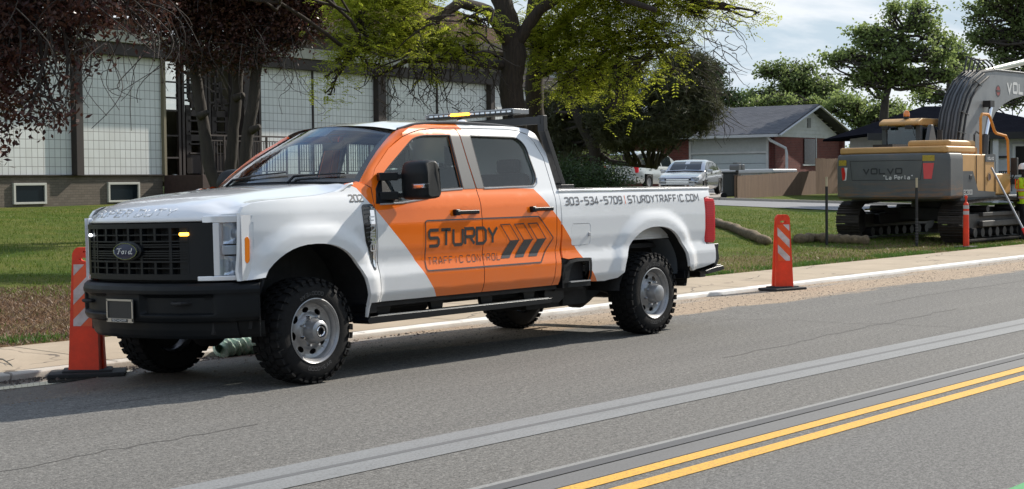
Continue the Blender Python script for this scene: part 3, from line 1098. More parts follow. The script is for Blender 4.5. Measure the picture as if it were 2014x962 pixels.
    bg.lathe([(0.0001, -.020), (.8, -.020), (.93, -.016), (1.0, -.008), (1.0, .03)], axis='x', n=48, m=GP)
    bgo = bg.obj('badge', parent=go)
    bgo.location = (-.985, 0, 1.062); bgo.scale = (.6, .170, .074)
    bb = MB()
    bb.lathe([(0.0001, -.030), (.125, -.0295), (.13, -.028)], axis='x', n=48, m=mat('badge_blue', (.004, .012, .05), .45, spec=.3, coat=.25))
    bb.lathe([(.129, -.028), (.131, -.036), (.136, -.036), (.138, -.020)], axis='x', n=48, m=CHROME)
    # script letters
    scr = {'F': [[(.02, .82), (.1, .95), (.35, .9), (.85, 1.0)], [(.5, .93), (.36, .4), (.2, .02), (.05, .1)], [(.22, .5), (.7, .55)]],
           'o': [[(.5, .55), (.2, .5), (.05, .25), (.2, .02), (.5, .1), (.6, .35), (.5, .55), (.8, .5)]],
           'r': [[(.1, .5), (.25, .55), (.12, .0)], [(.2, .35), (.4, .55), (.6, .5)]],
           'd': [[(.55, .45), (.3, .55), (.08, .3), (.15, .03), (.4, .08), (.6, .4)], [(.85, 1.0), (.55, .2), (.7, .02), (.95, .12)]]}
    uu = .094
    for ch, wdt in (('F', .062), ('o', .045), ('r', .036), ('d', .052)):
        for path in scr[ch]:
            hh = .098
            LRp = [(uu - p[0] * wdt, -.047 + p[1] * hh) for p in path]
            ribbon(bb, LRp, .0085, lambda u, v: (-.0335, u * 1.0, v), .02, mat('badge_silver', (.75, .76, .78), .35, metal=.3))
        uu -= wdt * (.95 if ch != 'F' else .85)
    bbo = bb.obj('badge_oval', parent=go); bbo.location = (-.985, 0, 1.062); bbo.scale = (.8, 1.06, .45)
    # flashers in the grille
    for y, emc, st in ((-.575, (1.0, .42, .03), 9.0), (.575, (.9, .95, 1.0), 4.0)):
        fl = MB(); fl.box((0, 0, 0), (.018, .078 if y < 0 else .05, .024), mat('amber_flasher_lit' if y < 0 else 'white_flasher_lit', emc, .3, emis=emc, estr=st))
        fo = fl.obj('flasher', parent=T, bevel=.008, label='lit amber flasher in the grille' if y < 0 else 'lit white flasher in the grille')
        fo.location = (Ff(y) - .008, y, 1.184); fo.rotation_euler = (0, 0, math.atan2(-(Ff(y + .02) - Ff(y - .02)), .04))

    # ---- headlamps
    for sd in (-1, 1):
        hl = bpy.data.objects.new('headlamp', None); link(hl, T)
        def hp(y, z, d=0.0):
            return (Ff(y) + d, sd * y, z)
        def sheet(mb, poly_fn, nu, nv, m):
            mb.grid(poly_fn, nu, nv, m)
        sh = MB()
        # bright surround: C-shaped frame
        YI, YM, YO = .762, .800, .948
        def blk(y0, y1, z0, z1, d0, d1, m, mb, n=5):
            vs = []
            for k in range(n + 1):
                y = y0 + (y1 - y0) * k / n
                for z in (z0, z1):
                    for d in (d0, d1):
                        vs.append((Ff(y) + d, sd * y, z))
            fs = []
            for k in range(n):
                a = 4 * k; b = 4 * (k + 1)
                fs += [(a, a + 2, b + 2, b), (a + 1, b + 1, b + 3, a + 3), (a + 2, a + 3, b + 3, b + 2), (a, b, b + 1, a + 1)]
            fs += [(0, 1, 3, 2), (4 * n, 4 * n + 2, 4 * n + 3, 4 * n + 1)]
            mb.add(vs, fs, m)
        bright = mat('headlamp_bezel', (.86, .88, .92), .2, metal=.35, coat=1)
        blk(.70, YO, 1.262, 1.315, -.004, .05, bright, sh, 7)
        blk(.66, YO, .835, .872, -.006, .05, bright, sh, 7)
        blk(YI, YM, .872, 1.262, .0, .05, bright, sh, 3); blk(YO - .022, YO + .004, .872, 1.262, -.002, .05, bright, sh, 2)
        blk(YM, YO, 1.022, 1.098, .002, .07, LENS, sh, 4)
        blk(YM, YO, 1.026, 1.094, .022, .07, bright, sh, 4)
        sh.obj('bezel', parent=hl, bevel=.006)
        for z0, z1 in ((1.105, 1.258), (.876, 1.015)):
            rf_ = MB()
            def bowl(u, v, z0=z0, z1=z1):
                a = u * 2 - 1; b = v * 2 - 1
                y = YM + .008 + (YO - .02 - YM) * u; z = z0 + (z1 - z0) * v
                return (Ff(y) + .085 - .055 * max(abs(a), abs(b)) ** 3 + .008 * math.cos(9 * a), sd * y, z)
            rf_.grid(bowl, 13, 13, mat('lamp_reflector', (.84, .87, .92), .16, metal=.6, coat=1))
            rf_.obj('reflector', parent=hl, ang=50)
            bu = MB(); yc = (YM + YO) / 2 - .012
            bu.lathe([(.001, .0), (.034, .006), (.044, .02), (.046, .05)], axis='x', n=20, m=mat('projector_lens', (.25, .28, .32), .05, coat=1))
            bo_ = bu.obj('bulb', parent=hl); bo_.location = (Ff(yc) + .02, sd * yc, (z0 + z1) / 2)
        am = MB()
        def amb(u, v):
            y = .951 + .006 * u; x = -.585 + .05 * u; z = .965 + .20 * v
            return (x, sd * (y + .014), z)
        blk(YM, YO + .008, .872, 1.262, -.003, .004, LENS, am, 8)
        am.obj('lens', parent=hl)
        ao = MB(); ao.prism(roundpoly([(-.630, .975), (-.605, .955), (-.580, .975), (-.575, 1.13), (-.595, 1.158), (-.625, 1.145)], .01), 0, .012, 'xz', mat('amber_reflector', (.75, .20, .01), .2, coat=1))
        a_ = ao.obj('side_marker', parent=hl, bevel=.003); a_.location = (-.03, sd * .951 - (.006), 0)
        # filler strip between lamp and fender
        fi = MB()
        fi.grid(lambda u, v: (Ff(.945) + u * (-.688 - Ff(.945)), sd * (.948 + .012 * u), .835 + .48 * v), 3, 2, bright)
        fi.obj('lamp_side', parent=hl)

    # ---- front bumper
    BY = [(-1.055, 0), (-1.045, .25), (-1.02, .42), (-.965, .58), (-.885, .72), (-.77, .87), (-.66, .965), (-.56, 1.0), (-.53, 1.005)]
    _by = np.linspace(0, 1.02, 300); _bx = np.interp(_by, [p[1] for p in BY], [p[0] for p in BY])
    kk = np.exp(-.5 * (np.arange(-20, 21) / 7.0) ** 2); kk /= kk.sum()
    _bx = np.convolve(np.concatenate([_bx[1:21][::-1], _bx, np.full(20, _bx[-1])]), kk, mode='valid')
    def Bf(y): return float(np.interp(abs(y), _by, _bx))
    bu = MB()
    prof = [(.825, .085), (.818, .03), (.800, .004), (.770, -.006), (.745, -.004), (.735, .0), (.60, .0), (.565, .004), (.540, .02), (.532, .036), (.525, .040), (.47, .048), (.425, .062), (.405, .08)]
    def bfn(u, v):
        y = (u * 2 - 1) * 1.005
        i = v * (len(prof) - 1); k = min(int(i), len(prof) - 2); f = i - k
        z = prof[k][0] * (1 - f) + prof[k + 1][0] * f; d = prof[k][1] * (1 - f) + prof[k + 1][1] * f
        ay = abs(y)
        yl = y * (1 - .06 * d / .08 * (ay > .9))
        x = Bf(y) + d
        # recessed pockets with tow hooks and plate area
        inp = 1.0 if .60 < z < .745 else 0.0
        if .585 < z < .742 and .20 < ay < .80: x += .045 * float(smoothstep(.20, .23, ay) * smoothstep(.80, .76, ay) * smoothstep(.585, .60, z) * smoothstep(.742, .728, z))
        if z < .53: x += .035 * ay ** 2
        return (x, yl * (1.0 if z > .53 else .985), z + .0)
    # finer rows where the pockets are
    zs = []
    bu.grid(bfn, 121, 79, BLKP)
    # returns to the wheel arch
    for sd in (-1, 1):
        bu.grid(lambda u, v: (Bf(1.0) + .0 + .03 * u, sd * (1.003 - .03 * u * u), .815 - .40 * v), 4, 3, BLKP)
    bo = bu.obj('front_bumper', parent=T, ang=40)
    top = MB(); top.grid(lambda u, v: (Bf((u * 2 - 1) * .99) + .05 + .22 * v, (u * 2 - 1) * (.99 - .1 * v), .826 + .0 * v), 21, 2, BLKS)
    top.obj('bumper_top', parent=T)
    for y in (-.55, .55):
        th = MB()
        th.tube([(Bf(y) + .10, y - .07, .675), (Bf(y) - .0, y - .05, .675), (Bf(y) - .012, y, .672), (Bf(y) + .0, y + .05, .675), (Bf(y) + .10, y + .07, .675)], .014, 8, GAP)
        th.obj('tow_hook', parent=T)
    pl = MB()
    pl.box((0, 0, 0), (.012, .31, .17), mat('plate_backing', (.015, .016, .018), .5))
    po = pl.obj('licence_plate', parent=T, bevel=.005); po.location = (Bf(0) - .012, -.0, .618)
    pf = MB()
    FRM = mat('plate_frame_metal', (.50, .48, .44), .35, metal=.7)
    for c, d in (((0, 0, .0785), (.006, .325, .014)), ((0, 0, -.074), (.006, .325, .030)), ((0, .155, 0), (.006, .014, .16)), ((0, -.155, 0), (.006, .014, .16))):
        pf.box((-.010 + c[0], c[1], c[2]), d, FRM)
    pf.box((-.0135, 0, -.074), (.002, .20, .024), mat('plate_frame_label', (.05, .05, .05), .5))
    pfo = pf.obj('plate_frame', parent=po)
    lt = MB(); u = .085
    for ch in 'SCHOMP':
        for path in GL[ch]:
            ribbon(lt, [(u - p[0] * .02, -.0815 + p[1] * .015) for p in path], .0035, lambda a, b: (-.0155, a, b), .02, mat('plate_letter', (.6, .6, .58), .5))
        u -= .029
    lt.obj('frame_lettering', parent=po)

    # ---- side vent badge on the fender
    vt = MB()
    vo = [(.535, 1.352), (.560, 1.372), (.655, 1.372), (.672, 1.352), (.682, .90), (.668, .845), (.640, .842), (.622, .90), (.560, 1.08), (.545, 1.18)]
    vpan = panel('fender_vent', roundpoly(vo, .012), T, BLKG, side=-1, off=.006, skirt=.012)
    cr = panel('vent_strip', roundpoly([(.618, 1.325), (.662, 1.325), (.672, .90), (.658, .862), (.645, .866), (.640, 1.0), (.622, 1.10)], .008), vpan, CHROME, side=-1, off=.011, skirt=.006)
    for k in range(12):
        z = 1.32 - k * .036
        vt.add([skin(.555 + .0 * k + max(0, k - 5) * .012, z, .0085), skin(.612 + max(0, k - 6) * .004, z + .004, .0085), skin(.612 + max(0, k - 6) * .004, z + .018, .0085), skin(.555 + max(0, k - 5) * .012, z + .010, .0085)], [(0, 1, 2, 3)], mat('vent_slat', (.06, .062, .066), .35))
    vt.obj('vent_slats', parent=vpan)
    vl = MB()
    zc = 1.27
    for ch in 'F250':
        for path in GL[ch]:
            # letters stacked, each turned as on the badge
            ribbon(vl, [(.607 + p[0] * .048, zc - .055 + p[1] * .055) for p in path], .011, lambda a, b: skin(a, b, .014), .03, mat('vent_letter', (.7, .72, .75), .25, metal=.6))
        zc -= .072
    u = .625
    for ch in 'XL':
        for path in GL[ch]:
            ribbon(vl, [(u + p[0] * .016, 1.333 + p[1] * .020) for p in path], .004, lambda a, b: skin(a, b, .014), .03, MATS['vent_letter'])
        u += .024
    vl.obj('vent_lettering', parent=vpan)

    # ---- vinyl graphics on the near side
    g = MB()
    fr_ = roundpoly([(1.262, .806), (2.79, .806), (2.985, 1.020), (2.775, 1.222), (1.262, 1.222)], [.03, .005, .012, .005, .03], 4)
    ribbon(g, fr_ + [fr_[0]], .011, skin, .05, DECAL)
    letters(g, 'STURDY', 1.305, 1.008, .132, .118, .034, .027, skin, 0, .04, DECAL, rise=0)
    letters(g, 'TRAFFIC', 1.298, .856, .056, .040, .026, .0065, skin, .05, .05, DECAL)
    letters(g, 'CONTROL', 1.790, .856, .056, .040, .026, .0065, skin, .05, .05, DECAL)
    for k in range(3):
        o = 2.232 + k * .193
        up = [(o, 1.160), (o + .128, 1.162), (o + .258, 1.016), (o + .130, 1.014)]
        ribbon(g, up + [up[0]], .009, skin, .04, DECAL)
        # solid lower half
        n = 6
        for j in range(n):
            a, b = j / n, (j + 1) / n
            def L_(t): return (o + .130 - .125 * t, 1.014 - .150 * t)
            def R_(t): return (o + .258 - .130 * t, 1.016 - .152 * t)
            qs = [L_(a), R_(a), R_(b), L_(b)]
            g.add([skin(*q) for q in qs], [(0, 1, 2, 3)], DECAL)
    g.obj('door_lettering', parent=T, label='black company name and arrows on the orange doors')
    g = MB()
    letters(g, '202', .425, 1.395, .052, .040, .014, .010, skin, 0, .03, DECAL)
    g.obj('fleet_number', parent=T)
    g = MB()
    gd = mat('grey_vinyl_lettering', (.10, .10, .11), .4, coat=.4)
    e = letters(g, '303-534-5709', 3.190, 1.318, .066, .054, .0235, .0125, skin, 0, .05, gd)
    g.obj('phone_lettering', parent=T, label='grey phone number on the bed side'); g = MB()
    letters(g, '|', 4.135, 1.318, .066, .03, .0, .009, skin, 0, .05, mat('orange_vinyl', (.75, .14, .03), .4))
    g.obj('divider_bar', parent=T); g = MB()
    letters(g, 'STURDYTRAFFIC.COM', 4.205, 1.320, .066, .056, .0235, .0125, skin, 0, .05, gd, widths={'I': .022, '.': .014, 'M': .068})
    g.obj('web_lettering', parent=T, label='grey web address on the bed side')

    # ---- bed
    b = MB()
    for sd in (-1, 1):
        b.box((4.42, sd * .845, 1.20), (2.56, .03, .46), WHITE)
        # rail
        b.box((4.42, sd * .905, 1.449), (2.60, .115, .022), WHITE)
    b.box((4.42, 0, .96), (2.6, 1.7, .03), WHITE)
    b.box((3.14, 0, 1.21), (.03, 1.7, .48), WHITE)
    b.obj('bed', parent=T, bevel=.006)
    for sd in (-1, 1):
        rc = MB()
        rc.box((4.42, sd * .905, 1.4665), (2.56, .085, .012), mat('bed_rail_cap', (.06, .062, .066), .5))
        rc.obj('rail_cap', parent=T, bevel=.004)
    tg = MB(); tg.box((5.715, 0, 1.15), (.06, 1.88, .60), WHITE); tg.obj('tailgate', parent=T, bevel=.012)
    # tail lamps
    for sd in (-1, 1):
        tl = MB()
        red = mat('tail_lamp_red', (.62, .006, .018), .35, coat=.25, spec=.25)
        poly = roundpoly([(5.578, .885), (5.745, .872), (5.775, .90), (5.790, 1.25), (5.765, 1.335), (5.60, 1.350), (5.576, 1.33)], .012)
        tl.prism(poly, 0, .09, 'xz', red)
        to = tl.obj('tail_lamp', parent=T, bevel=.008)
        to.location = (0, (-.985 if sd < 0 else .895), 0)
        rb = MB()
        for k in range(18):
            rb.box((5.69, -.0045 if sd < 0 else .0945, .91 + k * .0235), (.165, .006, .006), red)
        rb.obj('lamp_ribs', parent=to)
    # rear bumper
    rbp = MB()
    rbp.box((5.86, 0, .60), (.17, 1.90, .07), BLKS)
    rbp.box((5.85, 0, .55), (.12, 1.55, .10), BLKS)
    for sd in (-1, 1):
        rbp.prism([(5.565, .585), (5.77, .615), (5.93, .625), (5.95, .58), (5.62, .545)], sd * .985, sd * .90, 'xz', BLKS)
        rbp.prism([(5.775, .86), (5.88, .86), (5.865, .80), (5.885, .70), (5.83, .625), (5.765, .64)], sd * .965, sd * .60, 'xz', BLKS)
    rbp.obj('rear_bumper', parent=T, bevel=.01)

    # bed side step
    st = MB()
    st.prism(roundpoly([(3.115, .84), (3.115, .52), (3.545, .52), (3.552, .785), (3.53, .812), (3.33, .812), (3.20, .79), (3.16, .72)], .01), -.90, -.80, 'xz', GAP)
    def box_open(z): pass
    fr2 = roundpoly([(3.118, .83), (3.20, .808), (3.33, .822), (3.53, .814), (3.558, .79), (3.556, .56)], .012)
    ribbon(st, [(3.13, .56), (3.135, .74), (3.22, .79), (3.34, .803), (3.52, .800), (3.540, .78), (3.540, .56)], .030, lambda a, c: (a, -(Wf(a, c) + .001), c), .04, BLKP)
    st.box((3.34, -.915, .572), (.42, .14, .045), BLKP)
    st.prism([(3.118, .83), (3.118, .55), (3.20, .55), (3.235, .70), (3.30, .79)], -.985, -.90, 'xz', BLKP)
    so_ = st.obj('side_step_pocket', parent=T, bevel=.004)
    sp_ = MB(); sp_.box((3.385, -.955, .600), (.31, .085, .010), mat('step_plate', (.5, .5, .5), .45, metal=.6)); sp_.obj('step_plate', parent=so_)

    # running board
    for sd in (-1, 1):
        rb = MB()
        rb.prism(roundpoly([(.585, .415), (2.94, .425), (2.955, .470), (.60, .472), (.57, .445)], .008), sd * .985, sd * .80, 'xz', BLKS)
        ro = rb.obj('running_board', parent=T, bevel=.012)
        tr = MB()
        al = mat('tread_strip', (.62, .62, .60), .4, metal=.7)
        tr.box((1.80, sd * .975, .474), (2.22, .012, .008), al)
        for k in range(26):
            tr.box((.76 + k * .036 if k < 13 else 2.36 + (k - 13) * .040, sd * .955, .474), (.018, .05, .008), al)
        tr.obj('tread_strip', parent=ro)
        for x in (.90, 1.55, 2.2, 2.8):
            k_ = MB(); k_.prism([(x - .07, .47), (x + .07, .47), (x + .10, .60), (x - .10, .60)], sd * .84, sd * .80, 'xz', BLKS); k_.obj('board_bracket', parent=ro, bevel=.005)

    # ---- underbody
    ub = MB()
    for sd in (-1, 1):
        ub.box((2.35, sd * .44, .56), (6.3, .08, .17), GAP)
        ub.box((1.85, sd * .78, .575), (2.5, .30, .07), GAP)
    ub.box((2.0, 0, .62), (2.6, 1.5, .05), GAP)
    ub.box((4.4, 0, .88), (2.5, 1.5, .05), GAP)
    ub.box((3.35, -.50, .50), (.85, .40, .30), GAP)      # tank
    ub.box((3.62, -.62, .44), (.38, .24, .16), GAP)
    ub.cyl((.3, 0, .50), (2.2, 0, .52), .17, 12, GAP); ub.cyl((2.2, 0, .52), (4.5, 0, .45), .05, 10, GAP)
    for x in (0, WB):
        ub.cyl((x, -.80, RT), (x, .80, RT), .055, 12, GAP)
        ub.lathe([(.001, -.19), (.10, -.16), (.17, -.05), (.17, .05), (.10, .16), (.001, .19)], c=(x, .28 if x == 0 else 0, RT), axis='y', n=20, m=GAP)
    for sd in (-1, 1):
        ub.beam((3.75, sd * .56, .62), (4.62, sd * .56, .38), .075, .05, GAP); ub.beam((4.62, sd * .56, .38), (5.45, sd * .56, .62), .075, .05, GAP)
        ub.box((4.62, sd * .56, .40), (.20, .12, .16), GAP)
        ub.cyl((4.45, sd * .66, .40), (4.15, sd * .60, .85), .035, 8, GAP)
        ub.cyl((.15, sd * .52, .40), (.15, sd * .52, 1.0), .06, 10, GAP)
        ub.beam((.05, sd * .52, .40), (1.05, sd * .48, .45), .05, .07, GAP)
    ub.cyl((-.25, -.65, .42), (-.25, .65, .42), .02, 8, GAP)
    ub.box((-.65, 0, .56), (.30, 1.5, .25), GAP)
    ub.cyl((2.2, .62, .50), (5.5, .70, .55), .045, 10, GAP)
    ub.box((2.55, -.76, .535), (.65, .05, .09), GAP)
    ub.prism(roundpoly([(3.02, .60), (3.28, .60), (3.30, .45), (3.22, .405), (3.05, .415), (3.0, .48)], .02), -.86, -.78, 'xz', BLKS)
    ub.prism([(3.60, .58), (4.25, .58), (4.25, .47), (4.12, .40), (3.98, .36), (3.75, .36), (3.62, .42)], -.62, -.42, 'xz', GAP)
    ub.obj('chassis', parent=T, bevel=.008)
    # wheel-arch liners
    for i in (0, 1):
        for sd in (-1, 1):
            wl_ = MB()
            pts = arch_pts(i, .50 if i == 0 else .50, n=30, grow=.0)
            pg = arch_pts(i, .50, n=30, grow=.03)
            lipm = GAP
            def lf(u, v):
                k = u * (len(pts) - 1); a = min(int(k), len(pts) - 2); f = k - a
                p = np.array(pts[a]) * (1 - f) + np.array(pts[a + 1]) * f
                g_ = np.array(pg[a]) * (1 - f) + np.array(pg[a + 1]) * f
                t = min(1, v * 6)
                q = p * (1 - t) + g_ * t
                return (q[0], sd * (Wf(p[0], p[1]) - .006 - v * .42), q[1])
            wl_.grid(lf, 40, 8, GAP)
            cx = ARCH[i][0]
            wl_.grid(lambda u, v: (cx - .62 + 1.24 * u, sd * .575, .5 + .62 * v), 2, 2, GAP)
            wl_.obj('wheel_arch_liner', parent=T, ang=180)
    # pale splash guard behind the rear wheel
    sg = MB(); sg.grid(lambda u, v: (WB + .47 + .06 * math.sin(3 * v) - .16 * v, -.95 + .28 * u, .58 + .36 * v), 4, 8, mat('grey_splash_guard', (.11, .12, .13), .5))
    sg.obj('splash_guard', parent=T, ang=180)
    fl = MB(); fl.box((5.26, -.86, .56), (.09, .20, .08), BLKS); fl.box((5.30, -.84, .49), (.05, .14, .10), GAP); fl.obj('mud_flap_bracket', parent=T, bevel=.01)
    fl = MB(); fl.prism(roundpoly([(.575, .575), (.70, .575), (.70, .50), (.60, .50)], .01), -.96, -.80, 'xz', BLKS); fl.obj('rocker_end', parent=T)

    # ---- wheels
    for x in (0, WB):
        for sd in (-1, 1):
            make_wheel(T, x, sd, x == 0)

    # ---- interior
    it = MB()
    it.box((1.0, 0, 1.33), (.55, 1.62, .28), CLOTH)
    it.box((.85, 0, 1.47), (.35, 1.5, .06), CLOTH)
    io = it.obj('dashboard', parent=T, bevel=.05, seg=3)
    fl = MB(); fl.box((2.0, 0, .80), (2.1, 1.7, .05), CLOTH); fl.box((1.75, 0, 1.05), (.7, .28, .32), CLOTH)
    fl.grid(lambda u, v: (rfn(.02 + .96 * u, v)[0], rfn(.02 + .96 * u, v)[1] * .97, rfn(.02 + .96 * u, v)[2] - .03), 12, 9, mat('headliner', (.30, .29, .27), .9))
    fl.obj('cabin_lining', parent=T)
    for sd in (-1, 1):
        for x0, x1 in ((.76, 1.93), (2.02, 3.0)):
            dp = MB(); dp.box(((x0 + x1) / 2, sd * .885, 1.10), (x1 - x0, .05, .70), CLOTH); dp.obj('door_card', parent=T, bevel=.02)
    sw = MB()
    c = Vector((1.28, -.40, 1.42))
    pts = []
    for k in range(25):
        a = 2 * PI * k / 24
        pts.append(c + Vector((.055 * math.sin(a) * 1.0, .195 * math.cos(a), .185 * math.sin(a))))
    sw.tube(pts, .016, 8, BLKS, cap=False); sw.beam(c + Vector((0, -.18, 0)), c + Vector((0, .18, 0)), .03, .06, BLKS); sw.cyl(c, (1.05, -.40, 1.33), .035, 10, BLKS)
    sw.obj('steering_wheel', parent=T)
    for y in (-.42, .42):
        se = bpy.data.objects.new('front_seat', None); link(se, T); se.location = (1.95, y, .95)
        a = MB(); a.box((-.05, 0, .12), (.52, .52, .16), CLOTH); a.obj('seat_cushion', parent=se, bevel=.05, seg=3)
        a = MB(); a.prism([(.18, .12), (.32, .12), (.44, .72), (.34, .75)], -.25, .25, 'xz', CLOTH); a.obj('backrest', parent=se, bevel=.045, seg=3)
        a = MB(); a.box((.41, 0, .84), (.10, .27, .17), CLOTH); a.cyl((.39, -.07, .70), (.40, -.07, .80), .008, 6, CHROME); a.cyl((.39, .07, .70), (.40, .07, .80), .008, 6, CHROME); a.obj('headrest', parent=se, bevel=.03, seg=3)
    rs = bpy.data.objects.new('rear_bench', None); link(rs, T); rs.location = (2.75, 0, .95)
    a = MB(); a.box((-.12, 0, .12), (.50, 1.45, .15), CLOTH); a.obj('seat_cushion', parent=rs, bevel=.05, seg=3)
    a = MB(); a.prism([(.08, .12), (.20, .12), (.28, .66), (.18, .68)], -.72, .72, 'xz', CLOTH); a.obj('backrest', parent=rs, bevel=.045, seg=3)
    for y in (-.48, .48):
        a = MB(); a.box((.24, y, .74), (.09, .25, .13), CLOTH); a.obj('headrest', parent=rs, bevel=.03, seg=3)
    rm = MB(); rm.box((1.20, 0, 1.88), (.03, .24, .07), BLKS); rm.beam((1.20, 0, 1.90), (1.10, 0, 2.02), .02, .02, BLKS); rm.obj('inside_mirror', parent=T, bevel=.01)

    # ---- headache rack and light bar
    hr = MB()
    blk_ = mat('powder_coated_black', (.016, .017, .019), .45)
    for sd in (-1, 1):
        y = sd * .83
        hr.beam((3.07, y, 2.15), (3.075, y, 2.00), .055, .075, blk_, up=(0, 1, 0))
        hr.beam((3.075, y, 2.02), (3.33, y, 1.50), .055, .075, blk_, up=(0, 1, 0))
        hr.box((3.37, y, 1.490), (.20, .10, .035), blk_)
    hr.beam((3.065, -.83, 2.105), (3.065, .83, 2.105), .05, .07, blk_)
    hr.beam((3.32, -.83, 1.56), (3.32, .83, 1.56), .04, .05, blk_)
    for y in (-.5, -.25, 0, .25, .5):
        hr.beam((3.075, y, 2.08), (3.32, y, 1.57), .02, .02, blk_)
    hro = hr.obj('headache_rack', parent=T, bevel=.004)
    lb = MB()
    hous = mat('light_bar_housing', (.30, .31, .32), .35, metal=.4)
    lb.box((0, 0, 0), (.20, 1.22, .018), blk_)
    lb.box((0, 0, .024), (.23, 1.20, .030), LENS); lb.box((0, 0, .046), (.22, 1.18, .014), hous)
    for sd in (-1, 1): lb.box((0, sd * .61, .022), (.22, .02, .052), hous)
    for k in range(16):
        lb.box((0, -.54 + k * .072, .024), (.20, .055, .022), CHROME)
    for y in (-.45, 0.25): 
        lb.beam((.02, y, -.01), (.05, y, -.085), .02, .06, blk_, up=(0, 1, 0))
    lbo = lb.obj('light_bar', parent=T, bevel=.003); lbo.location = (3.10, .0, 2.185); lbo.scale = (1, .91, .85)
    am = MB()
    AM = mat('amber_lamp_lit', (1, .45, .03), .3, emis=(1, .40, .02), estr=7.0)
    for k in range(7):
        am.box((-.104, .02 + k * .036, .026), (.026, .026, .026), AM)
    am.obj('amber_lamps', parent=lbo, label='lit amber lamps in the roof light bar')
    an = MB(); an.lathe([(.06, 0), (.055, .02), (.03, .035), (.001, .04)], c=(2.72, -.15, 2.10), axis='z', n=16, m=WHITE); an.obj('roof_antenna', parent=rfo)
    return T


truck = make_truck()

# ------------------------------------------------------------------ helpers to lay things out
CP = Vector(CAM_POS)


def ray(px, py):
    return _f + _r * ((px - 1007) / FPX) - _u * ((py - PY) / FPX)


def at(px, py, D):
    return CP + ray(px, py) * D


def on_z(px, py, z):
    d = ray(px, py)
    return CP + d * ((z - CP.z) / d.z)


def TZ(x, y):
    """height of the ground"""
    if y <= 0: return 0.0
    if y <= 2.55: return -.018 * y
    if y <= 4.2: return .006 + .018 * (y - 2.55)
    return .036 + .0355 * (y - 4.2) if y < 60 else .036 + .0355 * 55.8


def on_ground(px, py):
    d = ray(px, py)
    t = 3.0
    while t < 300:
        q = CP + d * t
        if q.z <= TZ(q.x, q.y): return q
        t += .03
    return CP + d * 300


# ------------------------------------------------------------------ ground materials
def nodes_of(m):
    m.use_nodes = True
    return m.node_tree.nodes, m.node_tree.links, m.node_tree.nodes['Principled BSDF']


def noise(n, l, src, scale, detail=4, rough=.6, stretch=None):
    if stretch:
        mp = n.new('ShaderNodeMapping'); mp.inputs['Scale'].default_value = stretch; l.new(src, mp.inputs[0]); src = mp.outputs[0]
    q = n.new('ShaderNodeTexNoise'); q.inputs['Scale'].default_value = scale; q.inputs['Detail'].default_value = detail
    q.inputs['Roughness'].default_value = rough; l.new(src, q.inputs['Vector'])
    return q.outputs['Fac']


def mrange(n, l, src, a, b, c=0.0, d=1.0):
    q = n.new('ShaderNodeMapRange'); q.inputs[1].default_value = a; q.inputs[2].default_value = b
    q.inputs[3].default_value = c; q.inputs[4].default_value = d; l.new(src, q.inputs[0])
    return q.outputs[0]


def mixc(n, l, fac, a, b):
    q = n.new('ShaderNodeMix'); q.data_type = 'RGBA'
    for k, v in (('Factor', fac), ('A', a), ('B', b)):
        if isinstance(v, tuple): q.inputs[k].default_value = (*v, 1)
        elif isinstance(v, float): q.inputs[k].default_value = v
        else: l.new(v, q.inputs[k])
    return q.outputs['Result']


def mth(n, l, op, a, b=None):
    q = n.new('ShaderNodeMath'); q.operation = op
    for i, v in enumerate((a, b)):
        if v is None: continue
        if isinstance(v, (int, float)): q.inputs[i].default_value = v
        else: l.new(v, q.inputs[i])
    return q.outputs[0]


def bumpn(n, l, b, h, strength, dist):
    q = n.new('ShaderNodeBump'); q.inputs['Strength'].default_value = strength; q.inputs['Distance'].default_value = dist
    l.new(h, q.inputs['Height']); l.new(q.outputs[0], b.inputs['Normal'])


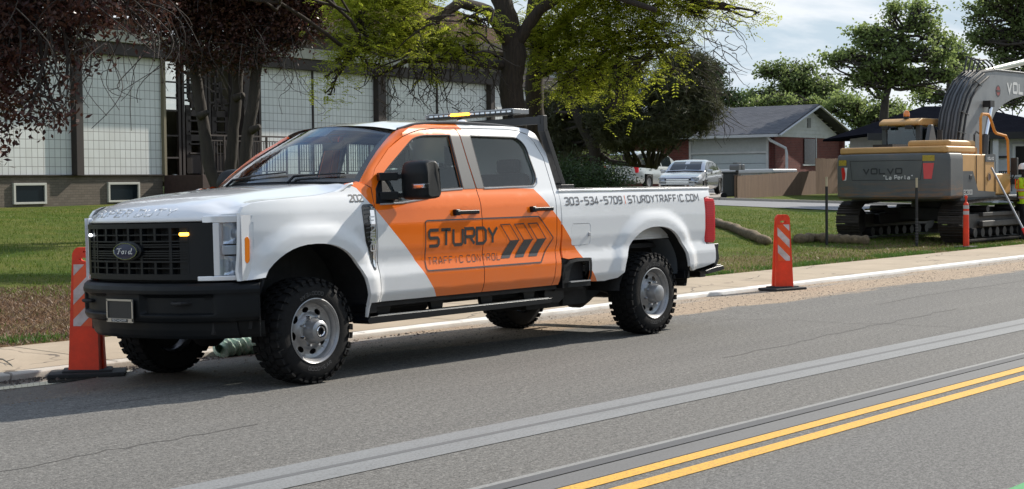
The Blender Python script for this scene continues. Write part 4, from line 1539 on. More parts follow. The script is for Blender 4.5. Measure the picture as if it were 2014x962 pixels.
def asphalt():
    m = bpy.data.materials.new('asphalt'); n, l, b = nodes_of(m)
    tc = n.new('ShaderNodeTexCoord'); s = tc.outputs['Object']
    sp = n.new('ShaderNodeSeparateXYZ'); l.new(s, sp.inputs[0])
    fine = noise(n, l, s, 95, 3, .7); mid = noise(n, l, s, 6, 5, .6); big = noise(n, l, s, .35, 4, .5, (1, 2.5, 1))
    c = mixc(n, l, mrange(n, l, fine, .32, .68), (.112, .106, .095), (.215, .205, .186))
    c = mixc(n, l, mrange(n, l, mid, .35, .75, 0, .35), c, (.19, .18, .163))
    agg = noise(n, l, s, 26, 4, .8)
    c = mixc(n, l, mrange(n, l, agg, .36, .56, .62, 0), c, (.065, .062, .057))
    c = mixc(n, l, mrange(n, l, agg, .58, .70, 0, .55), c, (.31, .30, .28))
    # tyre-polished tracks and long faint stains down the lane
    tk = noise(n, l, s, 1.0, 5, .6, (.06, 1.6, 1))
    c = mixc(n, l, mrange(n, l, tk, .52, .70, 0, .35), c, (.095, .09, .084))
    c = mixc(n, l, mrange(n, l, tk, .46, .32, 0, .28), c, (.23, .22, .20))
    sp2 = noise(n, l, s, 1.7, 3, .5)
    c = mixc(n, l, mrange(n, l, sp2, .70, .76, 0, .4), c, (.07, .066, .06))
    c = mixc(n, l, mrange(n, l, big, .3, .7, 0, .4), c, (.128, .123, .115))
    # scattered pale stones
    vo = n.new('ShaderNodeTexVoronoi'); vo.inputs['Scale'].default_value = 42; l.new(s, vo.inputs['Vector'])
    st = mth(n, l, 'LESS_THAN', vo.outputs['Distance'], .11)
    rs = n.new('ShaderNodeSeparateColor'); l.new(vo.outputs['Color'], rs.inputs[0])
    st = mth(n, l, 'MULTIPLY', st, mth(n, l, 'GREATER_THAN', rs.outputs[0], .78))
    c = mixc(n, l, st, c, (.30, .29, .27))
    # newer, coarser and darker lane past the yellow lines
    ln = mrange(n, l, sp.outputs['Y'], -4.25, -4.45)
    c = mixc(n, l, mth(n, l, 'MULTIPLY', ln, .55), c, (.130, .128, .124))
    # sandy dirt spread along the gutter: its edge is irregular
    e = noise(n, l, s, 1.3, 6, .62, (.45, 1, 1))
    yy = mth(n, l, 'ADD', sp.outputs['Y'], mrange(n, l, e, .25, .75, -.38, .38))
    sand = mrange(n, l, yy, 1.0, 1.22)
    xs = mrange(n, l, sp.outputs['X'], 1.6, 4.0, .35, 1.0)
    sand = mth(n, l, 'MULTIPLY', sand, xs)
    grit = noise(n, l, s, 26, 5, .7)
    sc_ = mixc(n, l, mrange(n, l, grit, .35, .7), (.40, .30, .205), (.25, .19, .135))
    c = mixc(n, l, sand, c, sc_)
    # bare concrete gutter pan showing next to the kerb
    gp = mth(n, l, 'MULTIPLY', mrange(n, l, sp.outputs['Y'], 2.12, 2.2), mrange(n, l, e, .38, .55))
    c = mixc(n, l, mth(n, l, 'MULTIPLY', gp, .8), c, (.27, .24, .205))
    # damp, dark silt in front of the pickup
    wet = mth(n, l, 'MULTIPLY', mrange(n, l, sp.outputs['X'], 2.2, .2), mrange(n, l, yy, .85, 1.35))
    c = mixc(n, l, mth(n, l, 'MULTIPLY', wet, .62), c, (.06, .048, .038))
    # aggregate showing through everything: dark pits and pale chips
    ag2 = noise(n, l, s, 62, 2, .9); ag3 = noise(n, l, s, 21, 3, .85)
    hsv = n.new('ShaderNodeMix'); hsv.data_type = 'RGBA'; hsv.blend_type = 'MULTIPLY'; hsv.inputs['Factor'].default_value = 1.0
    v = mth(n, l, 'MULTIPLY', mrange(n, l, ag2, .40, .60, .62, 1.38), mrange(n, l, ag3, .38, .62, .80, 1.20))
    cbv = n.new('ShaderNodeCombineColor'); [l.new(v, cbv.inputs[i]) for i in range(3)]
    l.new(c, hsv.inputs['A']); l.new(cbv.outputs[0], hsv.inputs['B']); c = hsv.outputs['Result']
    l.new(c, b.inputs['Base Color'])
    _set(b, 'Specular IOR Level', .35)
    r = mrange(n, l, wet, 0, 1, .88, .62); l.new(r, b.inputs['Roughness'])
    h = mth(n, l, 'ADD', fine, mth(n, l, 'MULTIPLY', mid, .6))
    bumpn(n, l, b, h, .55, .008)
    return m


def paint_line(name, col, wearlo=.35, under=(.13, .125, .118), amount=.9, rough=.7, streak=False):
    m = bpy.data.materials.new(name); n, l, b = nodes_of(m)
    tc = n.new('ShaderNodeTexCoord'); s = tc.outputs['Object']
    f = noise(n, l, s, 70, 5, .75); g = noise(n, l, s, 3, 5, .6, (.3, 2.5, 1))
    wear = mth(n, l, 'MULTIPLY', mrange(n, l, f, .50, .68), mrange(n, l, g, wearlo, .75))
    c = mixc(n, l, mrange(n, l, g, .3, .7, 0, .3), col, tuple(x * .72 for x in col))
    c = mixc(n, l, mth(n, l, 'MULTIPLY', wear, amount), c, under)
    ag = noise(n, l, s, 60, 2, .9); c = mixc(n, l, mrange(n, l, ag, .50, .38, 0, .42), c, tuple(x * .55 for x in under))
    l.new(c, b.inputs['Base Color']); _set(b, 'Roughness', rough)
    bumpn(n, l, b, f, .4, .004)
    return m


def concrete(name='sidewalk_concrete', a=(.45, .365, .265), c2=(.37, .30, .215), dirt=(.25, .19, .13)):
    m = bpy.data.materials.new(name); n, l, b = nodes_of(m)
    tc = n.new('ShaderNodeTexCoord'); s = tc.outputs['Object']
    f = noise(n, l, s, 55, 4, .7); g = noise(n, l, s, 2.2, 6, .6); k = noise(n, l, s, .7, 5, .6)
    c = mixc(n, l, mrange(n, l, g, .3, .7), a, c2)
    c = mixc(n, l, mrange(n, l, f, .4, .75, 0, .35), c, dirt)
    c = mixc(n, l, mrange(n, l, k, .5, .75, 0, .45), c, dirt)
    vo = n.new('ShaderNodeTexVoronoi'); vo.feature = 'DISTANCE_TO_EDGE'; vo.inputs['Scale'].default_value = .55
    mp = n.new('ShaderNodeMapping'); mp.inputs['Scale'].default_value = (.55, 1.0, 1)
    nz = n.new('ShaderNodeTexNoise'); nz.inputs['Scale'].default_value = 3; l.new(s, nz.inputs['Vector'])
    ad = n.new('ShaderNodeVectorMath'); ad.operation = 'MULTIPLY_ADD'; ad.inputs[1].default_value = (.35, .35, .35)
    l.new(nz.outputs['Color'], ad.inputs[0]); l.new(s, ad.inputs[2]); l.new(ad.outputs[0], mp.inputs[0]); l.new(mp.outputs[0], vo.inputs['Vector'])
    cr = mth(n, l, 'LESS_THAN', vo.outputs['Distance'], .0055)
    cr = mth(n, l, 'MULTIPLY', cr, mrange(n, l, k, .42, .5))
    c = mixc(n, l, mth(n, l, 'MULTIPLY', cr, .8), c, (.07, .055, .045))
    l.new(c, b.inputs['Base Color']); _set(b, 'Roughness', .9)
    bumpn(n, l, b, mth(n, l, 'SUBTRACT', f, cr), .35, .006)
    return m


def lawn_soil():
    m = bpy.data.materials.new('lawn'); n, l, b = nodes_of(m)
    tc = n.new('ShaderNodeTexCoord'); s = tc.outputs['Object']
    sp = n.new('ShaderNodeSeparateXYZ'); l.new(s, sp.inputs[0])
    f = noise(n, l, s, 30, 5, .7, (.5, 1, 1)); g = noise(n, l, s, .8, 5, .6); k = noise(n, l, s, 7, 5, .65)
    c = mixc(n, l, mrange(n, l, f, .3, .7), (.035, .070, .008), (.085, .135, .018))
    c = mixc(n, l, mrange(n, l, g, .35, .62, 0, .8), c, (.150, .150, .038))
    c = mixc(n, l, mrange(n, l, k, .55, .8, 0, .55), c, (.13, .115, .045))
    # dry, straw-covered band along the walk; wide on the left, narrow on the right
    e = noise(n, l, s, 1.1, 6, .62)
    edge = mrange(n, l, sp.outputs['X'], 3.0, 17.0, 8.7, 6.3)
    edge = mth(n, l, 'ADD', edge, mrange(n, l, e, .25, .75, -1.0, 1.0))
    dry = mrange(n, l, mth(n, l, 'SUBTRACT', edge, sp.outputs['Y']), -.15, .45)
    str_ = mixc(n, l, mrange(n, l, noise(n, l, s, 45, 4, .8), .3, .7), (.26, .145, .085), (.075, .042, .025))
    str_ = mixc(n, l, mrange(n, l, g, .45, .65, 0, .7), str_, (.15, .145, .055))
    gone = mrange(n, l, sp.outputs['X'], 6.0, 14.0, .95, .55)
    c = mixc(n, l, mth(n, l, 'MULTIPLY', dry, gone), c, str_)
    l.new(c, b.inputs['Base Color']); _set(b, 'Roughness', .95); _set(b, 'Specular IOR Level', .1)
    bumpn(n, l, b, mth(n, l, 'ADD', f, k), .9, .05)
    return m


def sheet(name, poly, z, m, kind='structure', step=None):
    mb = MB()
    mb.add([(x, y, TZ(x, y) + z if callable(TZ) else z) for x, y in poly], [tuple(range(len(poly)))])
    return mb.obj(name, m, kind=kind, smooth=False)


ASPH = asphalt()
XS0, XS1 = -120.0, 330.0


def strip(name, ys, m, x0=XS0, x1=XS1, dz=0.0, zf=None, nx=2, kind='structure'):
    mb = MB(); n = len(ys)
    xs = np.linspace(x0, x1, nx)
    vs = [(x, y, (zf(y) if zf else TZ(0, y)) + dz) for x in xs for y in ys]
    fs = [(i * n + j, (i + 1) * n + j, (i + 1) * n + j + 1, i * n + j + 1) for i in range(nx - 1) for j in range(n - 1)]
    mb.add(vs, fs)
    return mb.obj(name, m, kind=kind, smooth=False)


strip('road', [-14.0, 0.0, 2.55], ASPH)
# sealed cracks wandering across the lanes
for k, (x0, y0, x1, y1) in enumerate(((-1.9, .55, 2.2, .82), (3.2, -1.55, 9.0, -1.2), (6.4, .9, 6.9, -2.2), (12.0, 1.0, 12.8, -2.2), (9.0, -.2, 20.0, .25), (-4.6, -1.4, -1.6, -1.0))):
    r_ = random.Random(30 + k); P = []; n_ = 26; o = 0
    for i in range(n_ + 1):
        t = i / n_; o = o * .7 + r_.uniform(-.05, .05)
        dx_, dy_ = x1 - x0, y1 - y0; L_ = math.hypot(dx_, dy_)
        P.append((x0 + dx_ * t - dy_ / L_ * o, y0 + dy_ * t + dx_ / L_ * o))
    cm = MB(); ribbon(cm, P, .010, lambda a, b: (a, b, TZ(a, b) + .002), .3)
    cm.obj('road_crack', mat('crack_dark', (.075, .07, .064), .9), kind='structure', smooth=False)
# far ground on the camera side of the street
strip('far_verge', [-260.0, -14.0], mat('far_grass', (.07, .095, .03), .95, var=.4, vscale=.4), dz=-.004)
CURB = concrete('kerb_concrete', (.58, .54, .48), (.46, .42, .36), (.30, .25, .19))
kb = MB()
xs = np.linspace(XS0, XS1, 2)
prof = [(2.55, -.060), (2.55, -.008), (2.556, .0), (2.57, .006), (2.72, .0095)]
k2 = MB()
k2.add([(x, y, z) for x in (XS0, 2.3) for y, z in prof], [(j, 5 + j, 6 + j, 1 + j) for j in range(4)])
k2.obj('kerb', CURB, kind='structure', ang=60)
# white-washed length of kerb
kb.add([(x, y, z) for x in (2.3, XS1) for y, z in prof], [(j, 5 + j, 6 + j, 1 + j) for j in range(4)])
kb.obj('kerb', mat('kerb_paint_worn', (.84, .83, .80), .7, col2=(.60, .56, .50), vscale=1.6, bump=.3, bscale=60), kind='structure', ang=60)
SW = concrete()
sw = MB()
sw.add([(x, y, TZ(0, y) + .003) for x in xs for y in (2.70, 4.2)], [(0, 2, 3, 1)])
sw.add([(x, 4.2, z) for x in xs for z in (.039, -.03)], [(0, 2, 3, 1)])
sw.obj('sidewalk', SW, kind='structure', smooth=False)
# joints in the walk
jt = MB()
for k in range(-6, 40):
    x = k * 1.52
    jt.add([(x, 2.56, .011), (x + .012, 2.56, .011), (x + .012, 4.19, .0405), (x, 4.19, .0405)], [(0, 1, 2, 3)])
jt.obj('sidewalk_joints', mat('joint_dark', (.12, .10, .08), .9), kind='structure', smooth=False)

tb = MB()
LAWN = lawn_soil()
xs_ = list(np.linspace(-60, 60, 41)) + [80, 120, 180, 300]
ys_ = [4.19, 5, 6, 8, 10, 14, 18, 24, 30, 40, 60, 120, 300]
rn = random.Random(4)
vs = [(x, y, TZ(x, y) + (0 if y < 5 else rn.uniform(-.02, .02))) for x in xs_ for y in ys_]
n = len(ys_)
tb.add(vs, [(i * n + j, (i + 1) * n + j, (i + 1) * n + j + 1, i * n + j + 1) for i in range(len(xs_) - 1) for j in range(n - 1)])
tb.obj('ground', LAWN, kind='structure', ang=180)

# road markings
YEL = paint_line('yellow_road_paint', (.74, .40, .045), .45, amount=.6)
strip('yellow_line', [-4.025, -3.915], YEL, dz=.004, x1=200)
strip('yellow_line', [-4.235, -4.12], YEL, dz=.004, x1=200)
GRY = paint_line('grey_blackout_paint', (.235, .238, .235), .30, amount=.85)
strip('grey_line', [-2.535, -2.335], GRY, dz=.004, x1=200)
strip('grey_line', [-2.585, -2.530, ], paint_line('tar_line', (.13, .13, .13), .3), dz=.005, x1=200)
strip('grey_line', [-2.80, -2.575], GRY, dz=.004, x1=200)
strip('seam_line', [-3.60, -3.555], paint_line('pale_seam', (.27, .265, .25), .3, amount=.7), dz=.004, x1=200)
strip('seam_line', [-3.70, -3.602], paint_line('tar_seam', (.082, .082, .084), .3, amount=.5), dz=.005, x1=200)
strip('scuff_line', [-3.90, -3.71], paint_line('old_marking_scar', (.150, .146, .14), .3, amount=.8), dz=.003, x1=200)
grn = MB(); grn.add([(-1.3, -6.6, .004), (1.6, -6.6, .004), (1.6, -5.70, .004), (-1.3, -5.70, .004)], [(0, 1, 2, 3)])
grn.obj('bike_lane_paint', paint_line('green_road_paint', (.05, .33, .10), .4), kind='structure', smooth=False)

# cross street beyond the lawn and the driveway up to the garage
st = MB()
pn = [(38.6, 4.25), (38.2, 15), (38.1, 20), (38.5, 30), (40, 45), (44, 80)]
pf = [(47.5, 4.25), (45.0, 16), (42.9, 23), (43.6, 32), (46, 45), (51, 80)]
vs = []
for a, b in zip(pn, pf):
    vs += [(a[0], a[1], TZ(*a) + .03), (b[0], b[1], TZ(*b) + .03)]
st.add(vs, [(2 * i, 2 * i + 2, 2 * i + 3, 2 * i + 1) for i in range(len(pn) - 1)])
st.obj('side_street', mat('pale_asphalt', (.20, .20, .205), .9, var=.12, vscale=2, bump=.2, bscale=30), kind='structure', smooth=False)
cu = MB()
for a, b in zip(pf[:-1], pf[1:]):
    cu.beam((a[0] + .1, a[1], TZ(*a) + .05), (b[0] + .1, b[1], TZ(*b) + .05), .18, .14)
cu.obj('side_street_kerb', mat('pale_kerb', (.42, .38, .32), .9, var=.1), kind='structure')
dr = MB()
g0, g1 = at(1347, 362, 77), at(1513, 362, 77)
q = [(43.5, 24.0), (43.2, 34.5), (g0.x - .5, g0.y + .5), (g1.x + .5, g1.y - .8)]
dr.add([(x, y, TZ(x, y) + .05) for x, y in q], [(0, 1, 2, 3)])
dr.obj('driveway', mat('driveway_concrete', (.33, .30, .27), .9, var=.15, vscale=1.5), kind='structure', smooth=False)

# puddle in the gutter at the left
pu = MB()
rn = random.Random(2)
def pud(cx, cy, rx, ry, seed):
    r_ = random.Random(seed); N = 40
    ph = [r_.uniform(0, 6.3) for _ in range(4)]
    P = []
    for k in range(N):
        a = 2 * PI * k / N
        s_ = 1 + .12 * math.sin(2 * a + ph[0]) + .10 * math.sin(3 * a + ph[1]) + .06 * math.sin(7 * a + ph[2])
        x, y = cx + rx * s_ * math.cos(a), min(cy + ry * s_ * math.sin(a), 2.53)
        P.append((x, y, -.018 * y + .004))
    return P
P_ = pud(-1.25, 2.28, 1.25, .30, 1)
pu.add(P_, [tuple(range(len(P_)))])
pu.obj('puddle', mat('puddle_water', (.045, .040, .032), .03, spec=.6), kind='structure', smooth=False)


# ------------------------------------------------------------------ grass blades, straw, gutter debris (stuff)
def blades(name, pts, h, w, m, lean=.6, seed=0, kinds=1):
    r_ = np.random.RandomState(seed)
    P = np.array(pts, dtype=np.float32); N = len(P)
    a = r_.uniform(0, 2 * PI, N); hh = h * r_.uniform(.5, 1.25, N)
    dx, dy = np.cos(a), np.sin(a)
    ln = r_.uniform(.1, lean, N) * hh; b = r_.uniform(0, 2 * PI, N)
    ww = w * r_.uniform(.6, 1.3, N)
    V = np.zeros((N, 3, 3), dtype=np.float32)
    V[:, 0] = P + np.stack([-dx * ww, -dy * ww, np.zeros(N)], 1)
    V[:, 1] = P + np.stack([dx * ww, dy * ww, np.zeros(N)], 1)
    V[:, 2] = P + np.stack([np.cos(b) * ln, np.sin(b) * ln, hh], 1)
    F = np.arange(N * 3).reshape(N, 3)
    o = np_mesh(name, V.reshape(-1, 3), F, m)
    o['kind'] = 'stuff'
    return o


def leaf_mat(name, c1, c2, trans=.45, rough=.55, vs=3.0, c3=None):
    m = bpy.data.materials.new(name); m.use_nodes = True
    n, l = m.node_tree.nodes, m.node_tree.links
    b = n['Principled BSDF']; o = n['Material Output']
    tc = n.new('ShaderNodeTexCoord')
    f = noise(n, l, tc.outputs['Object'], vs, 3, .7)
    g = n.new('ShaderNodeNewGeometry')
    c = mixc(n, l, mrange(n, l, f, .3, .7), c1, c2)
    c = mixc(n, l, mrange(n, l, g.outputs['Random Per Island'], .0, 1.0, 0, .5), c, c3 if c3 else tuple(x * 1.5 for x in c2))
    l.new(c, b.inputs['Base Color']); _set(b, 'Roughness', rough); _set(b, 'Specular IOR Level', .3)
    t = n.new('ShaderNodeBsdfTranslucent'); l.new(c, t.inputs[0])
    mx = n.new('ShaderNodeMixShader'); mx.inputs[0].default_value = trans
    l.new(b.outputs[0], mx.inputs[1]); l.new(t.outputs[0], mx.inputs[2]); l.new(mx.outputs[0], o.inputs['Surface'])
    return m


GRASS = leaf_mat('grass_blade', (.050, .105, .010), (.10, .175, .018), .35, vs=.5, c3=(.26, .27, .06))
rs = np.random.RandomState(11)


def dry_edge(x): return float(np.interp(x, [3, 17], [8.7, 6.3]))


pts = []
while len(pts) < 90000:
    X = rs.uniform(-2, 36, 4000); Y = 4.25 + 24 * rs.uniform(0, 1, 4000) ** 1.5
    for x, y in zip(X, Y):
        if x < y * .75 - 6: continue
        if x > 38: continue
        de = dry_edge(x) + .7 * math.sin(x * 1.3) + .4 * math.sin(x * 3.1 + 1)
        if y < de and rs.uniform() > (.10 if x < 9 else .45): continue
        pts.append((x, y, TZ(x, y)))
blades('grass', pts, .055, .007, GRASS, seed=1)
pts = []
for _ in range(26000):
    x = rs.uniform(-.6, 5.5) if rs.uniform() < .8 else rs.uniform(5, 26); y = rs.uniform(4.22, dry_edge(x) + .5)
    pts.append((x, y, TZ(x, y) + .004))
blades('dry_grass', pts, .035, .009, leaf_mat('straw', (.20, .125, .075), (.12, .075, .045), .15, vs=5, c3=(.30, .21, .13)), lean=2.2, seed=3)
pts = []
for _ in range(2600):
    x = rs.uniform(-.4, 2.6); y = 4.22 + abs(rs.normal(0, .32))
    if math.sin(x * 5.3) + math.sin(x * 2.1 + y * 7) + rs.uniform(-.8, .8) < .35: continue
    pts.append((x, y, TZ(x, y)))
for _ in range(9000):
    x = rs.uniform(9, 26); y = 4.22 + abs(rs.normal(0, .22))
    if math.sin(x * 1.7) + math.sin(x * 4.1) + rs.uniform(-1, 1.4) < 0: continue
    pts.append((x, y, TZ(x, y)))
blades('weeds', pts, .055, .008, leaf_mat('weed_blade', (.05, .12, .02), (.09, .17, .03), .3, vs=2), lean=1.0, seed=5)


def pebbles(name, pts, s, m, seed):
    r_ = np.random.RandomState(seed)
    P = np.array(pts, dtype=np.float32); N = len(P)
    base = np.array([(1, 0, 0), (0, 1, 0), (-1, 0, 0), (0, -1, 0), (0, 0, .8)], dtype=np.float32)
    sz = s * r_.uniform(.4, 1.5, (N, 1, 1)); an = r_.uniform(0, 6.28, N); c, q = np.cos(an), np.sin(an)
    B = np.repeat(base[None], N, 0) * sz * r_.uniform(.6, 1.3, (N, 5, 1))
    X = B[:, :, 0] * c[:, None] - B[:, :, 1] * q[:, None]; Y = B[:, :, 0] * q[:, None] + B[:, :, 1] * c[:, None]
    V = np.stack([X, Y, B[:, :, 2]], 2) + P[:, None]
    F = np.array([(0, 1, 4), (1, 2, 4), (2, 3, 4), (3, 0, 4)])
    F = (F[None] + np.arange(N)[:, None, None] * 5).reshape(-1, 3)
    o = np_mesh(name, V.reshape(-1, 3), F, m); o['kind'] = 'stuff'
    return o


pts = []
for _ in range(2600):
    x = rs.uniform(-2, 26); y = rs.uniform(1.0, 2.52)
    pts.append((x, y, -.018 * y))
pebbles('gravel', pts, .010, mat('gutter_grit', (.17, .135, .10), .9, var=.4, vscale=40), 3)
pts = []
for _ in range(700):
    x = -1.2 + abs(rs.normal(0, 1.3)) if rs.uniform() < .8 else rs.uniform(-1, 4); y = 2.5 - abs(rs.normal(0, .12))
    pts.append((x, y, -.018 * y))
pebbles('leaf_litter', pts, .014, mat('wet_litter', (.05, .034, .024), .8, var=.4, vscale=40), 7)


# unseen trees and houses added across the street, behind the camera: they stand in the reflections and shade the sky there
def across():
    r_ = np.random.RandomState(8)
    hm = mat('across_wall', (.20, .15, .12), .85, var=.2); rm_ = mat('across_roof', (.09, .085, .085), .9); gm = mat('across_pane', (.03, .035, .04), .1)
    for k, (x, w, c_) in enumerate(((-46, 15, 'first'), (-22, 16, 'second'), (4, 14, 'third'), (30, 16, 'fourth'))):
        T = thing('reflection_house', c_ + ' unseen brick house added across the street for reflections', 'house', (x, -27, 0), 0, 'added houses across the street')
        m_ = MB(); m_.box((0, 0, 1.5), (w, 9, 3.0)); m_.obj('wall', hm, T)
        m_ = MB(); m_.prism([(-5.2, 2.9), (5.2, 2.9), (0, 5.2)], -w / 2 - .6, w / 2 + .6, 'yz'); m_.obj('roof', rm_, T)
        for q_ in (-.3, .05, .32):
            m_ = MB(); m_.box((w * q_, 4.53, 1.6), (1.8, .06, 1.2)); m_.obj('window', gm, T)
across()

# ------------------------------------------------------------------ barricade panels by the kerb
ORG = mat('orange_plastic', (.90, .062, .020), .5, spec=.3, col2=(.62, .050, .022), vscale=4, bump=.06, bscale=30)
ORS = mat('orange_sheeting', (.80, .085, .010), .35, var=.06, vscale=30)
WHS = mat('white_sheeting', (.72, .64, .64), .4, col2=(.45, .36, .33), vscale=9)
RUB = mat('black_rubber_base', (.022, .022, .023), .8, var=.3, vscale=12, bump=.3, bscale=50)


def make_barricade(name, label, loc, rot, mirror=False, spin_base=0.0):
    """front faces local -y"""
    T = thing(name, label, 'traffic panel', loc, rot, 'striped orange traffic panels along the kerb')
    H = 1.07
    def hw(z): return .100 + .032 * (1 - z / H)
    def hd(z): return .030 + .065 * (1 - z / H)
    b = MB()
    zs = [.05, .30, .55, .80, .93, 1.02, 1.055, 1.07]
    cut = [0, 0, 0, 0, 0, 0, .018, .04]
    # body shell with a slot hand hole: front and back faces filled in 2D with a hole
    out = []
    for z, c in zip(zs, cut): out.append((hw(z) - c, z))
    out2 = [(-a, z) for a, z in reversed(out)]
    outer = out + out2
    slot = [(.045 * math.cos(t) + .0, .975 + .022 * math.sin(t) * (.45 if math.sin(t) > 0 else 1.0)) for t in [2 * PI * k / 18 for k in range(18)]]
    pin = [(.008 * math.cos(t), 1.035 + .008 * math.sin(t)) for t in [2 * PI * k / 8 for k in range(8)]]
    for sgn in (-1, 1):
        bm = fill2d(outer, [slot, pin], 0)
        bm.verts.index_update()
        V = [(v.co.x, sgn * hd(v.co.z), v.co.z) for v in bm.verts]
        F = [tuple(v.index for v in f.verts) for f in bm.faces]
        bm.free(); b.add(V, F, ORG)
    N = len(outer)
    vs = [(a, -hd(z), z) for a, z in outer] + [(a, hd(z), z) for a, z in outer]
    b.add(vs, [(i, (i + 1) % N, (i + 1) % N + N, i + N) for i in range(N)], ORG)
    for hole in (slot, pin):
        N = len(hole)
        vs = [(a, -hd(z), z) for a, z in hole] + [(a, hd(z), z) for a, z in hole]
        b.add(vs, [(i, (i + 1) % N, (i + 1) % N + N, i + N) for i in range(N)], ORG)
    # side ribs
    for s in (-1, 1):
        b.beam((s * (hw(.06) + .004), 0, .06), (s * (hw(1.0) + .002), 0, .98), .02, .012, ORG, up=(0, 1, 0))
    bo = b.obj('panel', parent=T, bevel=.006, fixn=True)
    sh = MB()
    z0, z1 = .42, .93
    def q(poly, m, d):
        sh.add([((-a if mirror else a), -hd(z) - d, z) for a, z in poly], [tuple(range(len(poly)))], m)
    w = .088
    q([(-w, z0), (w, z0), (w + 0, z1), (-w, z1)], ORS, .0015)
    # white diagonal bands, clipped to the sheet
    def band(zl):      # left edge heights zl..zl+.115, falling to the right by .175
        pl = [(-w, zl), (-w, zl + .118), (w, zl - .060), (w, zl - .178)]
        o_ = []
        for i in range(4):
            (a0, c0), (a1, c1) = pl[i], pl[(i + 1) % 4]
            for lo, keep in (): pass
            o_.append((a0, c0))
        # clip against z0, z1
        def clip(P, zc, up):
            R = []
            for i in range(len(P)):
                A, B = P[i], P[(i + 1) % len(P)]
                ia = (A[1] >= zc) if up else (A[1] <= zc); ib = (B[1] >= zc) if up else (B[1] <= zc)
                if ia: R.append(A)
                if ia != ib:
                    t = (zc - A[1]) / (B[1] - A[1]); R.append((A[0] + t * (B[0] - A[0]), zc))
            return R
        pl = clip(clip(pl, z0, True), z1, False)
        if len(pl) > 2: q(pl, WHS, .003)
    for zl in (.535, .775, 1.015): band(zl)
    sh.obj('striped_sheeting', parent=T, smooth=False, fixn=False)
    bs = MB()
    bs.box((0, 0, .02), (.62, .36, .04), RUB, rot=spin_base); bs.box((0, 0, .045), (.40, .27, .03), RUB, rot=spin_base)
    bs.obj('base', parent=T, bevel=.012)
    return T


def put(px, py, z, y=None):
    q = on_z(px, py, z); return q


q = on_z(174, 722, -.040)
make_barricade('traffic_panel', 'red-orange traffic panel with rising white stripes in front of the pickup', (q.x - .36, 2.26, -.018 * 2.27), math.radians(-56), True, .30)
q = on_z(1545, 564, -.040)
make_barricade('traffic_panel', 'red-orange traffic panel with falling white stripes behind the pickup', (q.x - .62, 2.27, -.018 * 2.27), math.radians(-40), False, .45)

# green mesh inlet sock by the front wheel
sk = MB()
pts = []
a, b_ = on_z(365, 694, -.03), on_z(480, 680, -.03)
N = 60
def skp(u, v):
    p = a.lerp(b_, u)
    p = Vector((p.x, 2.40 + .03 * math.sin(5 * u), -.02))
    ang = 2 * PI * v
    r = .085 * (1 + .13 * math.sin(u * 55 + 2 * math.sin(ang)) + .08 * math.sin(u * 23 + ang * 3)) * (1 if .04 < u < .96 else .5)
    return (p.x + (b_.x - a.x) * 0 , p.y + math.cos(ang) * r * 1.25, p.z + .055 + math.sin(ang) * r)
def skp2(u, v):
    q_ = skp(u, v); return (a.x + (b_.x - a.x) * u, q_[1], q_[2])
sk.grid(skp2, 90, 17)
so = sk.obj('inlet_sock', mat('green_mesh', (.16, .36, .24), .8, col2=(.66, .76, .66), vscale=60, stretch=(2, .4, .4)), ang=180)
tag(so, 'crinkled pale green mesh sock lying in the gutter under the pickup', 'drain sock')

# twig in the gutter at far left
tw = MB()
p0, p1, p2 = on_z(-10, 712, 0), on_z(22, 722, 0), on_z(30, 735, -.02)
tw.tube([p0 + Vector((0, 0, .03)), p0.lerp(p1, .5) + Vector((0, 0, .045)), p1 + Vector((0, 0, .02))], [.008, .007, .005], 6)
tw.tube([p1 + Vector((0, 0, .02)), p2 + Vector((0, 0, .02))], [.005, .003], 5)
tw.tube([p0.lerp(p1, .7) + Vector((0, 0, .035)), p0.lerp(p1, 1.1) + Vector((.03, .02, .07))], [.004, .002], 5)
two = tw.obj('twig', mat('twig_bark', (.16, .15, .12), .9))
tag(two, 'bent dry twig lying on the kerb edge beside the puddle', 'twig')

# ------------------------------------------------------------------ wattles, stakes, delineator
STRAW = mat('straw_wattle', (.24, .175, .10), .95, col2=(.085, .062, .036), vscale=14, bump=1.0, bscale=40, stretch=(1, 1, 1))
def wattle(pxs, label, r=.115):
    pts = [on_ground(*p) for p in pxs]
    # smooth curve
    P = []
    for i in range(len(pts) - 1):
        for k in range(8):
            P.append(pts[i].lerp(pts[i + 1], k / 8))
    P.append(pts[-1])
    rn_ = random.Random(len(label))
    P = [Vector((p.x + rn_.uniform(-.03, .03), p.y + rn_.uniform(-.03, .03), TZ(p.x, p.y) + r * .75)) for p in P]
    rr = [r * rn_.uniform(.78, 1.12) for _ in P]; rr[0] = rr[-1] = r * .45
    m_ = MB(); m_.tube(P, rr, 12)
    o = m_.obj('straw_wattle', STRAW, ang=180)
    return tag(o, label, 'straw wattle', 'straw wattles on the lawn')
wattle([(1360, 428), (1405, 443), (1440, 455), (1475, 470), (1512, 484)], 'long curved straw wattle running from behind the pickup towards the striped panel')
wattle([(1562, 479), (1600, 476), (1650, 479), (1710, 482)], 'straw wattle on the grass behind the striped panel and the first stake')

